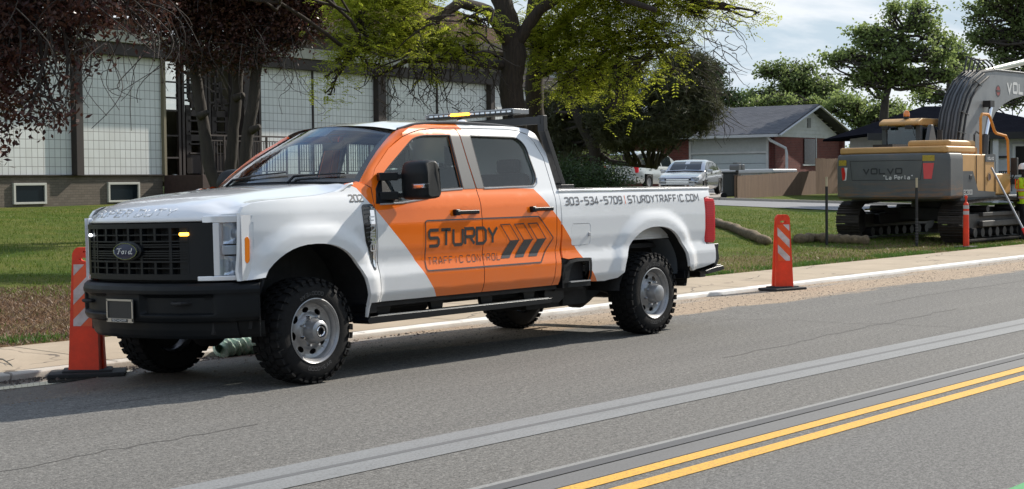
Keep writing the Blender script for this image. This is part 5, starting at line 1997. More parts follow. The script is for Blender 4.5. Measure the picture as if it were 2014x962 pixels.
for px, top, bot, lab, tipc in ((1626, 348, 482, 'black stake with a pale tip standing at the end of the straw wattle', True),
                                (1803, 350, 486, 'black stake standing in front of the digger counterweight', True)):
    q = on_ground(px, bot)
    D = (q - CP).dot(_f)
    h = (at(px, top, D) - q).z
    s = MB(); s.cyl(q, q + Vector((0, 0, h * .82)), .034, 8)
    t = thing('stake', lab, 'stake', q, 0, 'black stakes on the verge')
    s = MB(); s.cyl((0, 0, -.02), (0, 0, h * .86), .030, 8); s.obj('post', mat('stake_black', (.015, .015, .017), .5), t)
    s = MB(); s.cyl((0, 0, h * .86), (0, 0, h), .024, 8); s.obj('tip', mat('stake_tip', (.50, .42, .28), .6), t)
    if px > 1700:
        s = MB()
        for k in range(9): s.cyl((0, 0, .1 + k * .06), (0, 0, .115 + k * .06), .036, 8)
        s.obj('chain_notches', mat('notch_grey', (.09, .09, .09), .5), t)

q = on_ground(1900, 488)
T = thing('tube_delineator', 'slim orange delineator tube with two reflective bands on the verge', 'delineator', q)
s = MB(); s.lathe([(.062, .03), (.060, .35), (.056, .85), (.052, .92), (.040, .94), (.022, .96), (.018, 1.02), (.030, 1.05), (.034, 1.07), (.026, 1.09), (.001, 1.10)], axis='z', n=20)
s.obj('tube', ORG, T)
s = MB()
for z in (.70, .82): s.lathe([(.0605, z), (.0600, z + .075)], axis='z', n=20)
s.obj('reflective_band', mat('reflective_band', (.45, .42, .42), .35), T)
s = MB(); s.box((0, 0, .02), (.42, .36, .045)); s.obj('base', RUB, T, bevel=.015)

# ------------------------------------------------------------------ tiled hall behind the lawn
BD = Vector((.99602, .08915, 0)); BN = Vector((-.08915, .99602, 0))
HALL_LOC = BN * 28.40
BROWN = mat('brown_painted_steel', (.030, .021, .018), .65, var=.2, vscale=3, bump=.05)


def tile_wall():
    m = bpy.data.materials.new('white_tile_panels'); n, l, b = nodes_of(m)
    tc = n.new('ShaderNodeTexCoord'); s = tc.outputs['Object']
    sp = n.new('ShaderNodeSeparateXYZ'); l.new(s, sp.inputs[0])

    def lines(o, pitch, wd):
        f = mth(n, l, 'FRACT', mth(n, l, 'MULTIPLY', o, 1 / pitch))
        return mth(n, l, 'LESS_THAN', f, wd / pitch)
    g = mth(n, l, 'MAXIMUM', lines(sp.outputs['X'], .205, .016), lines(sp.outputs['Z'], .262, .016))
    cell = n.new('ShaderNodeTexWhiteNoise'); cell.noise_dimensions = '2D'
    cb = n.new('ShaderNodeCombineXYZ')
    l.new(mth(n, l, 'FLOOR', mth(n, l, 'MULTIPLY', sp.outputs['X'], 1 / .205)), cb.inputs[0])
    l.new(mth(n, l, 'FLOOR', mth(n, l, 'MULTIPLY', sp.outputs['Z'], 1 / .262)), cb.inputs[1])
    l.new(cb.outputs[0], cell.inputs['Vector'])
    k = noise(n, l, s, .9, 6, .65, (1, 1, .5))
    c = mixc(n, l, cell.outputs['Value'], (.64, .65, .63), (.70, .71, .69))
    c = mixc(n, l, mrange(n, l, k, .4, .75, 0, .5), c, (.50, .49, .45))
    c = mixc(n, l, g, c, (.23, .22, .21))
    l.new(c, b.inputs['Base Color']); _set(b, 'Roughness', .42)
    bumpn(n, l, b, mth(n, l, 'SUBTRACT', cell.outputs['Value'], mth(n, l, 'MULTIPLY', g, 2.0)), .25, .006)
    return m


def brick(name, c1, c2, mort, sx=.21, sz=.075, rough=.9, axis='X'):
    if name in MATS: return MATS[name]
    m = bpy.data.materials.new(name); n, l, b = nodes_of(m)
    tc = n.new('ShaderNodeTexCoord'); s = tc.outputs['Object']
    sp = n.new('ShaderNodeSeparateXYZ'); l.new(s, sp.inputs[0]); cb = n.new('ShaderNodeCombineXYZ')
    l.new(mth(n, l, 'ADD', sp.outputs['X'], sp.outputs['Y']), cb.inputs[0]); l.new(sp.outputs['Z'], cb.inputs[1])
    t = n.new('ShaderNodeTexBrick'); l.new(cb.outputs[0], t.inputs['Vector'])
    t.inputs['Scale'].default_value = 1; t.inputs['Brick Width'].default_value = sx; t.inputs['Row Height'].default_value = sz
    t.inputs['Mortar Size'].default_value = .008; t.inputs['Mortar Smooth'].default_value = .2; t.inputs['Bias'].default_value = 0
    t.inputs['Color1'].default_value = (*c1, 1); t.inputs['Color2'].default_value = (*c2, 1); t.inputs['Mortar'].default_value = (*mort, 1)
    k = noise(n, l, s, 1.5, 5, .6)
    c = mixc(n, l, mrange(n, l, k, .4, .8, 0, .4), t.outputs['Color'], tuple(x * .6 for x in c1))
    l.new(c, b.inputs['Base Color']); _set(b, 'Roughness', rough)
    bumpn(n, l, b, mth(n, l, 'SUBTRACT', 1.0, t.outputs['Fac']), .5, .01)
    MATS[name] = m
    return m


def shingles(name, c1, c2, sx=.32, sy=.16, ang=0.0):
    if name in MATS: return MATS[name]
    m = bpy.data.materials.new(name); n, l, b = nodes_of(m)
    uv = n.new('ShaderNodeUVMap')
    t = n.new('ShaderNodeTexBrick'); l.new(uv.outputs[0], t.inputs['Vector'])
    t.inputs['Scale'].default_value = 1; t.inputs['Brick Width'].default_value = sx; t.inputs['Row Height'].default_value = sy
    t.inputs['Mortar Size'].default_value = .012; t.inputs['Mortar Smooth'].default_value = .3
    t.inputs['Color1'].default_value = (*c1, 1); t.inputs['Color2'].default_value = (*c2, 1); t.inputs['Mortar'].default_value = (*[x * .45 for x in c1], 1)
    tc = n.new('ShaderNodeTexCoord'); k = noise(n, l, tc.outputs['Object'], .8, 5, .6)
    c = mixc(n, l, mrange(n, l, k, .35, .75, 0, .4), t.outputs['Color'], tuple(x * 1.35 for x in c2))
    l.new(c, b.inputs['Base Color']); _set(b, 'Roughness', .9); _set(b, 'Specular IOR Level', .0)
    bumpn(n, l, b, mth(n, l, 'SUBTRACT', 1.0, t.outputs['Fac']), .5, .01)
    MATS[name] = m
    return m


def uv_quad_obj(name, quads, m, parent, thick=.08):
    """sloping roof sheets: each quad (a,b,c,d) with a->b along the eave, UV in metres, given thickness"""
    vs, fs, uvs = [], [], []
    for q in quads:
        a, b, c, d = (Vector(p) for p in q)
        nn = (b - a).cross(d - a).normalized()
        if nn.z < 0: nn = -nn
        ex = (b - a).normalized(); ey = nn.cross(ex)
        o = len(vs)
        top = [a, b, c, d]
        vs += [tuple(p) for p in top] + [tuple(p - nn * thick) for p in top]
        fs += [(o, o + 1, o + 2, o + 3), (o + 7, o + 6, o + 5, o + 4)] + [(o + i, o + 4 + i, o + 4 + (i + 1) % 4, o + (i + 1) % 4) for i in range(4)]
        for p in (a, b, c, d): uvs.append(((p - a).dot(ex), (p - a).dot(ey)))
        uvs += [(0, 0)] * 4 + [(0, 0)] * 16
    me = bpy.data.meshes.new(name); me.from_pydata(vs, [], fs); me.materials.append(m)
    ul = me.uv_layers.new(name='UVMap')
    for i, q in enumerate(uvs): ul.data[i].uv = q
    o = bpy.data.objects.new(name, me)
    return link(o, parent)


def make_hall():
    T = thing('church_hall', 'long low hall with white square tile panels, brown steel columns and brick basement', 'hall', HALL_LOC, math.atan2(BD.y, BD.x))
    TILE = tile_wall()
    zb = .55
    bw = MB()
    for a, b in ((2, 24.85), (29.3, 50)):
        bw.box(((a + b) / 2, .15, (1.84 + zb) / 2), (b - a, .30, 1.84 - zb))
    bw.obj('basement_wall', brick('buff_brick', (.165, .135, .105), (.125, .100, .078), (.10, .085, .07)), T, smooth=False)
    cap = MB(); cap.box((13.4, -.02, 1.85), (22.9, .12, .035), BROWN); cap.box((39.6, -.02, 1.85), (20.6, .12, .035), BROWN)
    cap.obj('base_trim', parent=T)
    ww = MB()
    for a, b in ((2, 24.85), (29.3, 50)): ww.box(((a + b) / 2, .15, (1.87 + 5.47) / 2), (b - a, .24, 5.47 - 1.87))
    ww.obj('tiled_wall', TILE, T, smooth=False)
    for x, w in ((14.6, .28), (21.45, .27), (24.92, .12), (28.45, .30), (29.25, .12), (31.93, .07), (35.52, .46), (39.15, .10), (42.65, .30), (47.0, .3)):
        c = MB(); c.box((x, -.06 if w > .2 else .02, (1.84 + 5.5) / 2), (w, .30 if w > .2 else .08, 5.5 - 1.84)); c.obj('column', BROWN, T, bevel=.01)
    pp = MB(); pp.cyl((36.0, -.12, 1.6), (36.0, -.12, 5.5), .05, 8); pp.cyl((36.12, -.10, 1.6), (36.12, -.10, 5.5), .035, 8)
    pp.obj('downpipe', mat('pale_pipe', (.32, .32, .31), .5), T)
    be = MB(); be.box((26, -.10, 5.655), (48, .34, .37)); be.obj('beam', BROWN, T, bevel=.01)
    fa = MB(); fa.box((20.0, -.22, 6.02), (33.8, .30, .36)); fa.obj('fascia', mat('weathered_white_fascia', (.50, .49, .45), .8, col2=(.36, .35, .31), vscale=1.5), T, bevel=.01)
    fl = MB(); fl.box((13.8, 2.8, 6.10), (21.4, 6.2, .12)); fl.box((32.8, 2.8, 6.10), (8.4, 6.2, .12)); fl.box((26.6, 1.0, 6.10), (4.2, 2.4, .12)); fl.obj('flat_roof', mat('flat_roof_gravel', (.22, .20, .18), .95, var=.2, vscale=20), T)
    # clerestory under the eave at the right
    cl = MB()
    cl.box((43.0, .30, 6.35), (13.0, .06, 1.1), mat('clerestory_dark', (.02, .025, .028), .15))
    for k in range(14):
        cl.box((37.2 + k * .93, .22, 6.35), (.16, .12, 1.1), BROWN)
    cl.box((43, .18, 5.93), (13.0, .16, .18), BROWN)
    cl.obj('clerestory_windows', parent=T)
    pn = MB()
    for k in range(0, 13):
        pn.box((37.66 + k * .93, .25, 6.10 if k % 2 else 6.18), (.62, .03, .30 if k % 2 else .5))
    pn.obj('window_panel', mat('blue_grey_panel', (.13, .16, .18), .35), T)
    # tiled main roof
    rt = shingles('brown_roof_tiles', (.115, .080, .066), (.085, .058, .048), .26, .33)
    uv_quad_obj('roof', [((4, -1.1, 6.95), (45.3, -1.1, 6.95), (42.6, 7.5, 10.9), (4, 7.5, 10.9)),
                         ((45.3, -1.1, 6.95), (45.3, 16, 6.95), (42.6, 7.6, 10.9), (42.6, 7.5, 10.9))], rt, T, .18)
    ef = MB(); ef.box((24.6, -1.12, 6.86), (41.4, .06, .30)); ef.box((45.3, 7.4, 6.86), (.06, 17, .30)); ef.obj('eave_fascia', BROWN, T)
    so = MB(); so.box((24.6, -.4, 6.76), (41.2, 1.4, .04)); so.obj('soffit', mat('soffit_brown', (.09, .07, .055), .8), T)
    bk = MB(); bk.box((13.4, 8, 3.6), (22.2, 15.5, 6.1)); bk.box((36.9, 1.3, 3.6), (16.6, 2.2, 6.1)); bk.obj('rear_block', mat('hall_rear_wall', (.22, .19, .16), .9, var=.15), T)
    # basement windows
    for x0, x1 in ((19.17, 20.32), (22.6, 23.85)):
        fr = MB()
        cx = (x0 + x1) / 2; w = x1 - x0
        for c, d in (((cx, -.02, 1.60), (w, .10, .07)), ((cx, -.02, 1.06), (w, .10, .06)), ((x0 + .035, -.02, 1.33), (.07, .10, .50)), ((x1 - .035, -.02, 1.33), (.07, .10, .50))):
            fr.box(c, d)
        f_ = fr.obj('basement_window', mat('pale_window_frame', (.50, .49, .44), .6), T, bevel=.005)
        pa = MB(); pa.box((cx, -.005, 1.33), (w - .1, .03, .5)); pa.obj('pane', mat('dark_pane', (.008, .014, .018), .2, spec=.25), f_)
    # entrance: glazed recess with pierced brown screen
    gl = MB(); gl.box((26.6, 1.2, 3.6), (3.7, .04, 3.9)); gl.obj('entrance_glazing', glass_mat('entrance_glass', (.86, .86, .82), ior=1.5), T)
    bk = MB(); bk.box((26.6, 2.3, 2.75), (3.8, .05, 2.5)); bk.box((26.6, 1.7, 1.80), (3.8, 1.3, .1)); bk.box((24.9, 1.1, 3.6), (.1, 2.4, 3.9)); bk.box((28.4, 1.1, 3.6), (.1, 2.4, 3.9))
    bk.obj('lobby', mat('lobby_reflection_ochre', (.20, .17, .11), .8), T)  # ochre wall colour stands in for reflections in the entrance glass
    sc = MB(); rn_ = random.Random(9)
    for x in (24.98, 25.85, 26.02, 27.02, 27.18, 28.18):
        sc.box((x, .30, 3.65), (.10 if x in (25.85, 26.02, 27.02, 27.18) else .08, .10, 3.7))
    def frame(x0, x1, z0, z1, t=.06):
        for c, d in ((((x0 + x1) / 2, .28, z0), (x1 - x0, .07, t)), (((x0 + x1) / 2, .28, z1), (x1 - x0, .07, t)), ((x0, .28, (z0 + z1) / 2), (t, .07, z1 - z0)), ((x1, .28, (z0 + z1) / 2), (t, .07, z1 - z0))):
            sc.box(c, d)
    for z in (2.4, 3.1, 3.9, 4.3, 4.8): sc.box((25.4, .28, z), (.75, .06, .05))
    for bx in (26.15, 27.30):
        # solid panel with stepped openings
        for z0, z1 in ((1.9, 2.5), (2.95, 3.15), (3.75, 3.95)):
            sc.box((bx + .36, .30, (z0 + z1) / 2), (.72, .06, z1 - z0))
        sc.box((bx + .10, .30, 3.0), (.20, .06, 2.2)); sc.box((bx + .66, .30, 3.2), (.14, .06, 1.8))
        for z in (2.55, 2.85, 3.25, 3.60): sc.box((bx + .36, .27, z), (.50, .08, .05))
        for q in range(11):
            x = bx + rn_.uniform(.1, .62); z = rn_.uniform(4.1, 5.4)
            sc.box((x, .27, z), (.07, .08, rn_.uniform(.3, .7))); sc.box((x, .27, z), (rn_.uniform(.25, .5), .08, .06))
    sc.obj('entrance_screen', BROWN, T)
    dr = MB(); dr.box((27.7, .9, 2.9), (.9, .06, 2.1)); dr.obj('door', BROWN, T, bevel=.01)
    # landing and steps
    ld = MB(); ld.box((27.2, -.9, 1.32), (4.7, 1.7, 1.04)); ld.box((31.1, -.9, 1.32), (3.1, 1.7, 1.04))
    ld.obj('entrance_landing', mat('dark_red_landing', (.055, .030, .026), .7, var=.2), T, bevel=.01)
    for k in range(5):
        s_ = MB(); s_.box((33.0 + k * .34, -.9, 1.65 - k * .19), (.34, 1.6, .18)); s_.obj('step', mat('landing_concrete', (.30, .28, .25), .9), T)
    return T


hall = make_hall()


def make_railing(name, label, x0, x1, z0, v, col, pitch=.13):
    T = thing(name, label, 'railing', HALL_LOC + BD * x0 + BN * v + Vector((0, 0, z0)), math.atan2(BD.y, BD.x), 'iron railings at the hall entrance')
    L = x1 - x0
    r = MB()
    r.beam((0, 0, 1.22), (L, 0, 1.22), .05, .05); r.beam((0, 0, 1.06), (L, 0, 1.06), .03, .035); r.beam((0, 0, .10), (L, 0, .10), .03, .035)
    r.obj('rail', col, T)
    n = int(L / 1.25) + 1
    for k in range(n + 1):
        p = MB(); p.box((L * k / n, 0, .61), (.055, .055, 1.22)); p.obj('post', col, T)
    b = MB()
    k = pitch
    while k < L:
        b.box((k, 0, .58), (.022, .022, .96)); k += pitch
    b.obj('balusters', col, T)
    return T


make_railing('railing', 'brown iron railing in front of the pierced entrance screen', 24.95, 28.75, 1.84, -1.65, mat('railing_brown', (.040, .026, .023), .55))
make_railing('railing', 'dark iron railing against the white tile wall right of the three trunks', 29.35, 33.0, 1.84, -1.65, mat('railing_black', (.022, .018, .018), .5), .12)


# ------------------------------------------------------------------ brick bungalow with garage
HG0, HG1 = at(1349, 262, 76), at(1520, 262, 76)


def make_bungalow():
    # corner: right front eave corner at px(1528,262); garage front runs towards the left, gable end to the right
    C0 = at(1527, 262, 76.0); g = TZ(C0.x, C0.y)
    # front direction: towards px(1310,262) slightly farther; gable direction towards px(1690,266) farther
    A = at(1310, 264, 79.6); B = at(1690, 267, 82.6)
    ang = math.atan2(C0.y - A.y, C0.x - A.x)
    ex = Vector((math.cos(ang), math.sin(ang), 0)); ey = Vector((-ex.y, ex.x, 0))
    Bx = (B - C0).dot(ey)
    T = thing('brick_bungalow', 'low red brick house with grey shingle roof, pale gable and white garage door', 'house', (C0.x, C0.y, g), ang)
    L = (C0 - A).length + 7; W = abs(Bx) if abs(Bx) > 4 else 7.5
    H = C0.z - g
    rb = brick('red_brick', (.19, .050, .040), (.125, .034, .030), (.15, .10, .085), .24, .085)
    w = MB()
    gx0 = -((C0 - at(1349, 300, 80)).dot(ex)) if False else -5.5
    gl = at(1352, 300, 78.9); gr = at(1508, 300, 76.3)
    u0 = (Vector((gl.x, gl.y, 0)) - Vector((C0.x, C0.y, 0))).dot(ex); u1 = (Vector((gr.x, gr.y, 0)) - Vector((C0.x, C0.y, 0))).dot(ex)
    w.box(((u1 + -.25) / 2, .3, H / 2 - .6), (-.25 - u1, .2, H + 1.2)); w.box(((-L + u0) / 2, .3, H / 2 - .6), (u0 + L, .2, H + 1.2))
    w.box((-.35, W / 2, H / 2 - .6), (.2, W - .4, H + 1.2)); w.box((-L + .1, W / 2, H / 2 - .6), (.2, W, H + 1.2)); w.box((-L / 2, W - .3, H / 2 - .6), (L, .2, H + 1.2))
    w.obj('wall', rb, T, smooth=False)
    wp = mat('weathered_white_wood', (.50, .50, .49), .7, var=.12, vscale=2)
    gd = MB(); gd.box(((u0 + u1) / 2, .26, H - .45), (u1 - u0, .12, .95)); gd.obj('garage_header', mat('pale_siding', (.40, .42, .42), .7, var=.08), T)
    fr = MB()
    for x in (u0 + .06, u1 - .06): fr.box((x, .20, H / 2 - .5), (.12, .12, H + 1.0))
    fr.box(((u0 + u1) / 2, .20, H - .92), (u1 - u0, .10, .10)); fr.obj('garage_frame', wp, T)
    d = MB()
    for k in range(5): d.box(((u0 + u1) / 2, .28, H - 1.22 - k * .50), (u1 - u0 - .2, .06, .485))
    d.obj('garage_door', mat('garage_door_white', (.42, .46, .47), .5, var=.05), T, bevel=.01)
    # roof: ridge parallel to the front, gable at the right end
    R = at(1617, 205, 79.4)
    rz = R.z - g; ov = .55
    grey = shingles('grey_shingles', (.155, .158, .17), (.115, .118, .13), .34, .15)
    uv_quad_obj('roof', [((-L - .4, -ov + .1, H - .02), (.35, -ov + .1, H - .02), (.35, W / 2, rz), (-L - .4, W / 2, rz)),
                         ((.35, W + ov, H - .12), (-L - .4, W + ov, H - .12), (-L - .4, W / 2, rz), (.35, W / 2, rz))], grey, T, .12)
    ga = MB()
    ga.prism([(0 + .1, H - .15), (W - .1, H - .15), (W / 2, rz - .22)], -.33, -.22, 'yz')
    # siding boards
    for k in range(8):
        z = H + .05 + k * .2; f = (rz - z) / (rz - H)
        if f > .15: ga.box((-.21, W / 2, z), (.03, (W - .4) * f, .03))
    ga.obj('gable', wp, T, smooth=False)
    vt = MB(); vt.box((-.19, W / 2 - .05, rz - .95), (.05, .36, .50)); vt.obj('gable_vent', mat('vent_grey', (.18, .18, .18), .7), T)
    for s_ in (0, 1):
        rk = MB(); y0 = -ov + .1 if s_ == 0 else W + ov
        rk.beam((.36, y0, H - .12), (.36, W / 2, rz - .10), .05, .22, up=(1, 0, 0)); rk.obj('bargeboard', mat('grey_white_trim', (.45, .46, .47), .6), T)
    gt = MB(); gt.box((-L / 2, -ov + .04, H - .12), (L + .6, .12, .14)); gt.obj('gutter', MATS['grey_white_trim'], T)
    dp = MB()
    dp.tube([(u1 + .25, -.40, H - .2), (u1 + .35, -.35, H - .35), (u1 + .95, .12, H - .75), (u1 + 1.0, .12, H - 1.0), (u1 + 1.0, .12, -.2)], .07, 6); dp.obj('downpipe', wp, T)
    wn_ = MB(); wn_.box((-.22, W * .60, H - .85), (.06, .08, 1.5)); wn_.box((-.22, W * .50, H - 1.55), (.06, 1.5, .08)); fo = wn_.obj('window', wp, T)
    wn_ = MB(); wn_.box((-.20, W * .50, H - .85), (.05, 1.3, 1.3)); wn_.obj('pane', mat('brownish_pane', (.04, .03, .03), .2), fo)
    ch = MB()
    for k in range(26):
        ch.box((-.23, .6 + k * (W - 1) / 26, .55 + .0), (.04, (W - 1) / 60, .16), mat('pierced_brick_pale', (.40, .36, .33), .8))
        ch.box((-.23, .6 + (k + .5) * (W - 1) / 26, .38), (.04, (W - 1) / 60, .16))
    ch.obj('pierced_band', MATS['pierced_brick_pale'], T)
    return T


make_bungalow()


def make_dark_house():
    C = at(1726, 262, 62); g = TZ(C.x, C.y)
    E = at(2120, 256, 62)
    ang = math.atan2(E.y - C.y, E.x - C.x)
    ex = Vector((math.cos(ang), math.sin(ang), 0))
    T = thing('dark_roofed_house', 'white house with a dark shingle roof behind the digger', 'house', (C.x, C.y, g), ang)
    L = (E - C).length; H = C.z - g; rz = at(1900, 207, 66).z - g
    W = 8.0
    wl_ = MB(); wl_.box((L / 2 + .4, .7 + W / 2, H / 2 - .5), (L - .8, W, H + 1.0)); wl_.obj('wall', mat('painted_brick_white', (.52, .53, .56), .8, var=.08, vscale=4, bump=.2, bscale=30), T)
    dk = shingles('black_shingles', (.010, .011, .016), (.007, .008, .012), .34, .16)
    q0 = 3.1
    uv_quad_obj('roof', [((-.3, 0, H), (L + .5, 0, H), (L - 3, W / 2 + .7, rz), (q0, W / 2 + .7, rz)),
                         ((-.3, W + 1.4, H), (-.3, 0, H), (q0, W / 2 + .7, rz), (q0, W / 2 + .75, rz)),
                         ((L + .5, W + 1.4, H), (-.3, W + 1.4, H), (q0, W / 2 + .7, rz), (L - 3, W / 2 + .7, rz))], dk, T, .10)
    f = MB(); f.box((L / 2, -.02, H - .14), (L + .8, .10, .28)); f.box((L / 2, .4, H - .25), (L, .7, .05)); f.obj('eave_fascia', mat('black_fascia', (.012, .012, .015), .5), T)
    def U(px): 
        # where the wall front is hit
        d = ray(px, 280); n = Vector((-ex.y, ex.x, 0)); c = n.dot(Vector((C.x, C.y, 0))) + .7
        t = (c - n.dot(CP)) / n.dot(d); P = CP + d * t
        return (P - Vector((C.x, C.y, 0))).dot(ex)
    ua, ub = U(1872), U(1946)
    po = MB(); po.box(((ua + ub) / 2, .68, H / 2 + .1), (ub - ua, .10, H - .9)); po.obj('dark_window', mat('dark_porch_glass', (.015, .018, .02), .1), T)
    for x in (U(1868), U(1950)):
        c = MB(); c.box((x, .25, H / 2 - .2), (.22, .22, H)); c.obj('porch_post', mat('post_white', (.6, .6, .62), .6), T)
    u2, u3 = U(1990), U(2060)
    fr = MB(); fr.box(((u2 + u3) / 2, .66, H - 1.15), (u3 - u2, .08, 1.35)); fo = fr.obj('window', mat('post_white', (.6, .6, .62), .6), T)
    pa = MB(); pa.box(((u2 + u3) / 2, .61, H - 1.15), (u3 - u2 - .25, .04, 1.15)); pa.obj('pane', MATS['dark_porch_glass'], fo)
    b = MB(); b.box(((u2 + u3) / 2, .60, H - 2.0), (u3 - u2 + .3, .06, .22)); b.box(((U(1955) + U(1982)) / 2, .62, H - 1.0), (U(1982) - U(1955), .05, .08)); b.obj('dark_band', MATS['black_fascia'], T)
    rl = MB()
    for k in range(9): rl.box((U(1950) + k * (U(1982) - U(1950)) / 8, .2, .75), (.03, .03, .8))
    rl.box(((U(1950) + U(1982)) / 2, .2, 1.15), (U(1982) - U(1950), .04, .04)); rl.obj('porch_rail', MATS['black_fascia'], T)
    return T


make_dark_house()


# ------------------------------------------------------------------ cedar fence, mailbox, bin
def make_fence():
    WOOD = mat('cedar_boards', (.20, .125, .078), .85, col2=(.125, .075, .050), vscale=1.3, stretch=(9, 9, .6), bump=.3, bscale=20)
    a, b, c = at(1450, 388, 62), at(1604, 376, 71), at(1650, 374, 73)
    for p in (a, b, c): p.z = TZ(p.x, p.y)
    ta, tb_ = at(1450, 346, 62).z, at(1604, 333, 71).z
    T = thing('cedar_fence', 'low cedar board fence stepping up to a tall section beside the brick house', 'fence', a)
    def boards(name, p, q, h0, h1):
        m_ = MB(); L = (q - p).length; n = int(L / .145)
        rn_ = random.Random(n)
        for i in range(n):
            t = (i + .5) / n; P = p.lerp(q, t) - a
            h = h0 + (h1 - h0) * t + rn_.uniform(-.015, .015)
            d = (q - p).normalized(); ang = math.atan2(d.y, d.x)
            m_.box((P.x, P.y, h / 2 - .05), (.135, .022, h + .1), rot=ang)
        m_.obj(name, WOOD, T, smooth=False)
    boards('board_panel', a, b, ta - a.z, tb_ - b.z)
    tz = at(1620, 309, 72).z - TZ(b.x, b.y)
    boards('tall_board_panel', b, c, tz, tz)
    far = at(1700, 372, 76); far.z = TZ(far.x, far.y)
    boards('tall_board_panel', c, far, tz, tz)
    for P in (a, a.lerp(b, .33), a.lerp(b, .66), b):
        s_ = MB(); q_ = P - a; h = (ta - a.z) + .03; s_.box((q_.x + .03, q_.y + .08, h / 2), (.09, .09, h)); s_.obj('post', WOOD, T)
    return T


make_fence()

q = on_ground(1450, 391)
T = thing('mailbox_post', 'grey twin mailboxes on a dark post at the end of the cedar fence', 'mailbox', q)
s = MB(); s.box((0, 0, .55), (.09, .09, 1.2)); s.box((0, 0, .95), (.5, .06, .06)); s.obj('post', mat('dark_post', (.06, .05, .045), .8), T)
for k, x in enumerate((-.13, .14)):
    s = MB(); s.prism(roundpoly([(-.10 + x, 1.16), (.10 + x, 1.16), (.10 + x, 1.32), (.06 + x, 1.38), (-.06 + x, 1.38), (-.10 + x, 1.32)], .02), -.22, .22, 'xz'); s.obj('mailbox', mat('mailbox_grey', (.16, .16, .165), .5, metal=.3), T, bevel=.01)
s = MB(); s.box((0, 0, 1.44), (.34, .2, .04)); s.obj('cap', MATS['mailbox_grey'], T)

q = at(1436, 388, 62.5); q.z = TZ(q.x, q.y)
T = thing('wheeled_bin', 'black wheeled rubbish bin beside the mailbox', 'rubbish bin', q, .6)
s = MB(); s.box((0, 0, .55), (.52, .58, .95), taper=1.0); s.obj('body', mat('bin_black', (.02, .021, .023), .5), T, bevel=.04)
s = MB(); s.box((0, .02, 1.05), (.58, .66, .07)); s.obj('lid', mat('bin_lid', (.05, .052, .055), .4), T, bevel=.02)
for x in (-.25, .25):
    s = MB(); s.cyl((x - .02, .25, .12), (x + .02, .25, .12), .12, 12); s.obj('wheel', MATS['tyre_rubber'], T)


